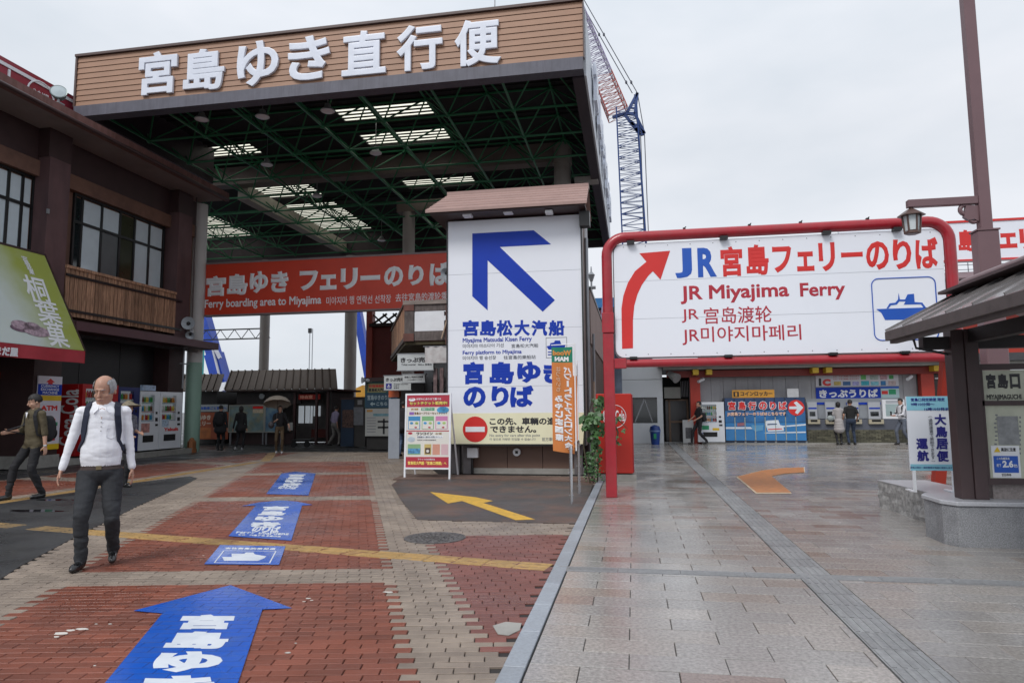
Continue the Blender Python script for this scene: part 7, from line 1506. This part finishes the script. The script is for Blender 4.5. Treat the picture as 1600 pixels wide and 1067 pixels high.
        def keep(i, j):
            t = math.pi*(i+.5)/mm; a = 2*math.pi*(j+.5)/nn; x, y, z = math.sin(t)*math.sin(a), -math.sin(t)*math.cos(a), math.cos(t)
            jag = .06*noise.noise(Vector((a*6, 2, 0)))
            if hairstyle == 'bald_side': return (z < .62+jag and z > -.45+jag and y > -.42-.25*abs(x)+jag) 
            if hairstyle == 'long': return y > -.55+jag or z > .40+jag
            if hairstyle == 'fringe': return (z > .20+2*jag) or (y > -.28+jag and z > -.62+jag)
            return (z > .50+jag) or (y > -.30+jag and z > -.42+jag)
        F_ = [(i*nn+j, (i+1)*nn+j, (i+1)*nn+(j+1) % nn, i*nn+(j+1) % nn) for i in range(mm) for j in range(nn) if keep(i, j)]
        mb.add(P, F_); kid(mb, 'hair', hm, smooth=True)
    if build_face:
        for sx_ in (-1, 1):
            mb = MB(); mb.ell(H((sx_*.031,-.0845,.008)), (.0105,.005,.0032), 10, 6, rot=Rh_); kid(mb, 'eye', M('eye_dark', (.02,.012,.01), rough=.2, var=.1), smooth=True)
            mb = MB(); mb.tube([H((sx_*.017,-.094,.028)), H((sx_*.034,-.092,.034)), H((sx_*.050,-.080,.029))], [.0018,.0028,.0014], 6); kid(mb, 'eyebrow', hm, smooth=True)
        mb = MB(); mb.tube([H((-.024,-.088,-.053)), H((0,-.0965,-.051)), H((.024,-.088,-.053))], [.0025,.005,.0025], 6); kid(mb, 'lips', M('lip_brown', (.26,.10,.085), rough=.5, var=.1), smooth=True)
    o['_h'] = h
    return o, dict(T=T, H=H, hz=hz, hands=hands, body=body, S=S_, kid=kid, Rh=Rh_)
def backpack(label, po, info, m, straps=True, w=.16, d=.11, h=.24, zc=1.20):
    """worn on the back: its own thing, standing in the wearer's frame"""
    o = po; t = thing('backpack', label, 'backpack', o.location); t.rotation_euler = o.rotation_euler; t.scale = o.scale
    T = info['T']; mb = MB(); c = T((0, .10+d*.9, zc)); mb.ell(c, (w, d, h), 18, 14); P = [Vector(p) for p in mb.v]; v2 = []
    for p in P: q = p-c; v2.append(tuple(c+Vector((math.copysign(min(abs(q.x)*1.25, w), q.x), math.copysign(min(abs(q.y)*1.2, d), q.y), math.copysign(min(abs(q.z)*1.2, h), q.z)))))
    mb.v = v2; q = mb.build('bag', m, None, smooth=True); q.parent = t
    mb = MB(); mb.ell(T((0, .10+d*2.0, zc-.08)), (w*.75, .035, h*.45), 14, 8); q = mb.build('pocket', m, None, smooth=True); q.parent = t
    if straps:
        body = info['body']; bv = BVHTree.FromPolygons([v.co for v in body.vertices], [tuple(p.vertices) for p in body.polygons])
        for sx_ in (-1, 1):
            pts = []
            for (x, y, z, dr) in ((.09,.16,1.40,(0,-1,0)),(.105,.07,1.7,(0,0,-1)),(.11,.02,1.7,(0,0,-1)),(.115,-.05,1.7,(0,0,-1)),(.122,-.5,1.37,(0,1,0)),(.13,-.5,1.30,(0,1,0)),(.135,-.5,1.22,(0,1,0)),(.137,-.5,1.14,(0,1,0)),(.5,-.03,1.06,(-1,0,0)),(.5,.06,1.02,(-1,0,0))):
                p = T((sx_*x, y, z)); D_ = Vector((dr[0]*sx_, dr[1], dr[2])); hit = bv.ray_cast(p, D_)
                if hit[0] is None: continue
                if dr[0] and abs(hit[0].x) > .24: hit = (Vector((sx_*.175, p.y, p.z)), Vector((sx_, 0, 0)))
                pts.append((hit[0]+hit[1]*.010, hit[1]))
            if len(pts) < 3: continue
            mb = MB(); Wd = .027; P = []
            for i, (p, nn) in enumerate(pts):
                dd = (pts[min(i+1, len(pts)-1)][0]-pts[max(i-1, 0)][0]).normalized(); s = dd.cross(nn).normalized()*Wd; wd_ = 1 if i < len(pts)-3 else .55
                P += [p-s*wd_-nn*.008, p+s*wd_-nn*.008, p+s*wd_+nn*.006, p-s*wd_+nn*.006]
            F_ = []
            for i in range(len(pts)-1):
                for k in range(4): F_.append((i*4+k, i*4+(k+1) % 4, (i+1)*4+(k+1) % 4, (i+1)*4+k))
            mb.add(P, F_); q = mb.build('strap', m, None); q.parent = t
    return t
shirtw = cloth('white_knit_shirt', (.78,.79,.84), var=.04); grayp = cloth('charcoal_trousers', (.024,.026,.031), var=.25); blackc = cloth('black_cloth', (.014,.014,.017)); navyc = cloth('navy_strap', (.012,.016,.035)); olivec = cloth('olive_shirt', (.085,.068,.038), var=.2); bootm = M('black_leather', (.012,.012,.013), rough=.25, var=.2, coat=.3); beltm = M('brown_belt', (.035,.018,.015), rough=.4, var=.1)
# --- the elderly man in the white shirt
p = gp(147, 884)
man, inf = person('balding elderly man in white long-sleeved shirt walking towards the viewer', (p.x, p.y+.02, 0), R_(33), 1.755, shirtw, grayp, bootm, hair=(.30,.30,.31), hairstyle='bald_side', Rf=(-.10,-.13,0), Lf=(.12,.10,.03), Rh=(-.315,-.07,.82), Lh=(.262,.03,.80), headt=.30, heady=-.30, girth=1.17, lk=.91, pw=1.08, hs=1.16, vox=.0068, belt=beltm, fold=.8, toe=(.25,-.1))
kid, T, H = inf['kid'], inf['T'], inf['H']
# collar, open neck, button tab, pocket, buckle
bv = BVHTree.FromPolygons([v.co for v in inf['body'].vertices], [tuple(q.vertices) for q in inf['body'].polygons])
def onbody(x, z, off=.004):
    h_ = bv.ray_cast(T((x, -.6, z)), Vector((0,1,0))); return h_[0]+Vector((0,-off,0))
for sx_ in (-1, 1):
    mb = MB(); a = T((sx_*.060,.03,1.50)); b = T((sx_*.034,-.052,1.462)); c = onbody(sx_*.030, 1.425, .010); d = onbody(sx_*.066, 1.385, .010); e = T((sx_*.080,.01,1.455))
    mb.add([a, b, c, d, e]+[q+Vector((0,-.006,.004)) for q in (a, b, c, d, e)], [(0,1,2,3,4),(9,8,7,6,5),(0,5,6,1),(1,6,7,2),(2,7,8,3),(3,8,9,4),(4,9,5,0)]); kid(mb, 'collar', shirtw)
mb = MB(); pts = [onbody(0, 1.44, .004), onbody(-.022, 1.43, .004), onbody(0, 1.335, .005), onbody(.022, 1.43, .004)]; mb.add(pts, [(0,1,2,3)]); kid(mb, 'open_neck', skA)
mb = MB()
for z in (1.31, 1.27, 1.23): mb.ell(onbody(0, z, .004), (.006,.003,.006), 8, 6)
kid(mb, 'button', M('button_pearl', (.5,.5,.5), rough=.3, var=.1), smooth=True)
mb = MB(); L_ = [onbody(.05, 1.25, .003), onbody(.05, 1.17, .003), onbody(.085,1.155,.003), onbody(.12, 1.17, .003), onbody(.12, 1.25, .003)]
for a, b in zip(L_, L_[1:]+L_[:1]): mb.cyl(a, b, .0018, n=4)
kid(mb, 'pocket_seam', M('seam_grey', (.45,.46,.5), rough=.8, var=.1))
q = onbody(0, inf['hz']+.052, .006); mb = MB(); mb.box(q.x-.022, q.x+.022, q.y-.006, q.y+.004, q.z-.017, q.z+.017); kid(mb, 'buckle', M('brass_dull', (.25,.2,.12), rough=.35, var=.1, metal=.8))
backpack('dark navy backpack worn by the white-shirted elderly man', man, inf, navyc, w=.14, d=.09, h=.2)
# --- young man in olive
p = gp(42, 779)
ym, inf = person('young black-haired man in olive shirt walking left by the shops', (p.x+.05, p.y, 0), R_(-12), 1.74, olivec, blackc, bootm, skin=skB, hairstyle='fringe', Rf=(-.16,-.24,0), Lf=(.12,.12,.0), Rh=(-.15,-.30,1.10), Lh=(.25,.04,.86), elbow_pole=(.15,.6,-.8), headt=.30, heady=-.35, sleeve='mid', vox=.0085, fold=1.0, shirtlen=.10, toe=(.3,.2))
backpack('black backpack on the young man in olive shirt', ym, inf, blackc, w=.15, d=.11, h=.22, zc=1.15)
mb = MB(); a, b, c = [inf['T'](q) for q in ((-.03,-.13,1.43),(.03,-.13,1.43),(0,-.135,1.33))]; mb.add([a, b, c], [(0,2,1)]); inf['kid'](mb, 'undershirt', shirtw)
w_ = inf['hands'][1]; mb = MB(); mb.cyl(w_[0]-w_[1]*.012, w_[0]+w_[1]*.008, .033, n=14); inf['kid'](mb, 'wristwatch', chrome, smooth=True)
# --- woman with straw hat at the machines
p = at(198, 690, 11.6); ws, inf = person('woman in wide straw hat with patterned sleeve behind the white-shirted man', (p.x, 11.6, 0), R_(80), 1.62, M('striped_top', (.12,.13,.16), rough=.8, var=.8, scale=26, stretch=(.2,.2,1)), blackc, bootm, skin=skB, hairstyle='long', Rh=(-.14,-.2,1.05), Lh=(.14,-.22,1.08), sleeve='short', vox=.014, female=True)
mb = MB(); H = inf['H']; mb.lathe(H((0,.01,.085)), [(.24,-.05),(.235,-.045),(.12,.0),(.09,.03),(.03,.075),(.01,.08)], 24, axis=tuple(inf['Rh'] @ Vector((0,.12,1)))); inf['kid'](mb, 'straw_hat', M('straw', (.20,.17,.12), rough=.8, var=.4, scale=25, bump=.6, bscale=90), smooth=True)
# --- two dark walkers, umbrella woman, passer-by, man at the poster
far = 'people walking under the canopy'
p = gp(343, 704); a_, i_ = person('dark-coated person walking away just right of the green column', (p.x, p.y, 0), R_(195), 1.66, blackc, blackc, bootm, hairstyle='short', Rf=(-.08,.05,0), Lf=(.09,-.05,0), Rh=(-.26,-.02,.86), Lh=(.25,-.04,.9), coat=.22, vox=.018, fingers=False, build_face=False, girth=1.08)
backpack('black backpack on the dark-coated person walking away', a_, i_, blackc, straps=False)
p = gp(375, 704); a_, i_ = person('second dark-dressed long-haired walker in pale shoes before the map board', (p.x, p.y, 0), R_(190), 1.62, cloth('black_jacket', (.011,.011,.013)), blackc, M('pale_shoe', (.35,.35,.36), rough=.5, var=.1), hairstyle='long', Rf=(-.07,-.03,0), Lf=(.12,.16,.03), Rh=(-.24,.0,.86), Lh=(.27,.05,.88), coat=.12, vox=.018, fingers=False, build_face=False, female=True)
p = gp(436, 708); a_, i_ = person('woman in black top and brown trousers walking under a beige umbrella', (p.x, p.y, 0), R_(28), 1.60, cloth('black_blouse', (.012,.012,.014)), cloth('bronze_trousers', (.09,.060,.032), var=.2), M('white_shoe', (.62,.63,.66), rough=.5, var=.05), skin=skB, hairstyle='long', Rf=(-.10,.03,0), Lf=(.10,-.16,0), Rh=(-.13,-.20,1.20), Lh=(.34,-.10,.93), sleeve='mid', vox=.0135, female=True, headt=-.15, girth=.95)
um = thing('umbrella', 'open beige umbrella held over the woman in black top', 'umbrella', (p.x, p.y, 0)); um.rotation_euler = a_.rotation_euler; um.scale = a_.scale
hp = i_['hands'][0]; h0 = hp[0]+hp[1]*.07; tp = Vector((h0.x+.0, h0.y+.30, 2.06))
um_m = M('umbrella_cloth', (.30,.26,.22), rough=.7, var=.08); mb = MB(); nr = 8; P = []; rings = 6
ax = (tp-h0).normalized(); ua = ax.orthogonal().normalized(); ub = ax.cross(ua)
for i in range(rings+1):
    t = i/rings; r = .50*math.sin(t*1.35)/math.sin(1.35); z = -.30*(1-math.cos(t*1.35))/(1-math.cos(1.35))
    for j in range(nr*3):
        a = 2*math.pi*j/(nr*3); s = 1-(.04*t*(1 if j % 3 else 0)); P.append(tp+ax*(z+(.02*t if j % 3 else 0))+(ua*math.cos(a)+ub*math.sin(a))*max(r*s, .004))
k = nr*3; mb.add(P, [(i*k+j, (i+1)*k+j, (i+1)*k+(j+1) % k, i*k+(j+1) % k) for i in range(rings) for j in range(k)]); q = mb.build('canopy_cloth', um_m, None, smooth=True); q.parent = um
mb = MB(); mb.cyl(h0-ax*.1, tp+ax*.05, .007, n=6); q = mb.build('shaft', framem, None); q.parent = um
for j in range(nr):
    a = 2*math.pi*j/nr; mb = MB(); e = tp-ax*.305+(ua*math.cos(a)+ub*math.sin(a))*.49; mb.tube([tp-ax*.02, tp-ax*.12+(ua*math.cos(a)+ub*math.sin(a))*.30, e], .0035, 5); q = mb.build('rib', greymet, None); q.parent = um
hb = thing('handbag', 'grey shoulder bag hanging at the umbrella woman side', 'bag', (p.x, p.y, 0)); hb.rotation_euler = a_.rotation_euler; mb = MB(); mb.ell((-.27,-.06,.95), (.10,.12,.12), 12, 8); q = mb.build('bag', M('bag_grey', (.07,.065,.075), rough=.6, var=.3, scale=20), None, smooth=True); q.parent = hb
mb = MB(); mb.tube([(-.27,-.10,1.02),(-.2,-.02,1.30),(-.27,.0,1.02)], .008, 6); q = mb.build('strap', blackc, None); q.parent = hb
p = gp(522, 697); person('passer-by in lilac shirt and grey trousers stepping away at the hall corner', (p.x, p.y, 0), R_(150), 1.62, cloth('lilac_shirt', (.26,.23,.34)), cloth('taupe_trousers', (.16,.15,.14)), bootm, Rf=(-.08,-.18,0), Lf=(.08,.22,.05), Rh=(-.24,.02,.9), Lh=(.26,-.12,.9), lean=.12, vox=.02, sleeve='mid', fingers=False, build_face=False)
p = gp(624, 713); person('person in dark jacket and jeans half hidden behind the ticket poster stand', (p.x+.10, p.y, 0), R_(170), 1.72, cloth('dark_jacket', (.018,.016,.022)), cloth('blue_jeans', (.09,.13,.22), var=.2), bootm, Rf=(-.09,.0,0), Lf=(.10,.02,0), Rh=(-.22,-.2,1.02), Lh=(.22,-.2,1.0), lean=.10, vox=.016, fingers=False, build_face=False, coat=.08)
# --- plaza side
p = gp(1090, 692); a_, i_ = person('man dressed in black walking left past the white vending machine', (p.x, p.y-.9, 0), R_(-72), 1.70, cloth('black_shirt', (.014,.013,.016)), blackc, bootm, Rf=(-.07,-.30,0), Lf=(.08,.26,.04), Rh=(-.2,-.28,.98), Lh=(.2,-.20,.98), sleeve='short', vox=.015, fingers=False, lean=-.03)
backpack('dark bag on the back of the man in black', a_, i_, blackc, straps=False, w=.12, d=.09, h=.18, zc=1.1)
p = gp(1297, 692); person('woman in long pale grey coat at the ticket machines', (p.x, p.y-1.3, 0), R_(182), 1.60, cloth('pale_coat', (.34,.32,.32)), blackc, bootm, hairstyle='long', Rf=(-.07,.0,0), Lf=(.08,.0,0), Rh=(-.2,-.22,1.0), Lh=(.2,-.22,1.0), coat=.42, vox=.015, fingers=False, build_face=False, female=True)
hb = thing('handbag', 'pale bag carried by the woman in the long coat', 'bag', (p.x-.3, p.y-1.35, .95)); mb = MB(); mb.ell((p.x-.32,p.y-1.42,.98), (.13,.08,.11), 12, 8); mb.build('bag', M('bag_pale', (.25,.28,.28), rough=.6, var=.1), hb, smooth=True); mb = MB(); mb.tube([(p.x-.42,p.y-1.42,1.05),(p.x-.3,p.y-1.42,1.22),(p.x-.22,p.y-1.42,1.05)], .01, 6); mb.build('handle', blackc, hb)
p = gp(1315, 692); person('broad man in black T-shirt and jeans buying a ticket', (p.x, p.y-1.3, 0), R_(180), 1.68, cloth('black_tee', (.010,.010,.011)), cloth('navy_jeans', (.022,.035,.065)), bootm, Rf=(-.11,.0,0), Lf=(.11,.02,0), Rh=(-.25,-.1,.95), Lh=(.28,-.05,.93), sleeve='short', vox=.015, fingers=False, build_face=False, girth=1.15)
p = gp(1323, 690); person('person in dark clothes mostly hidden behind the broad man at the machines', (p.x+.05, p.y-.85, 0), R_(180), 1.62, blackc, cloth('mid_jeans', (.05,.09,.16)), bootm, vox=.02, fingers=False, build_face=False, Rh=(-.2,-.25,1.0), Lh=(.2,-.25,1.0))
p = gp(1393, 692); a_, i_ = person('man in white shirt and grey trousers reading his phone with backpack on', (p.x, p.y-1.2, 0), R_(-68), 1.70, cloth('white_shirt', (.62,.62,.66), var=.06), cloth('greyblue_trousers', (.10,.115,.15), var=.2), bootm, Rf=(-.10,-.14,0), Lf=(.10,.20,.02), Rh=(-.10,-.34,1.12), Lh=(.10,-.34,1.10), headt=.35, vox=.0135, lean=.03, fingers=False)
backpack('black backpack on the man reading his phone', a_, i_, blackc, straps=True, w=.15, d=.10, h=.22, zc=1.18)
ph = thing('phone', 'small dark phone held by the man in white shirt', 'phone', a_.location); ph.rotation_euler = a_.rotation_euler; mb = MB(); mb.box(-.035,.035,-.46,-.45,1.09,1.22); q = mb.build('phone_body', glassd, None); q.parent = ph
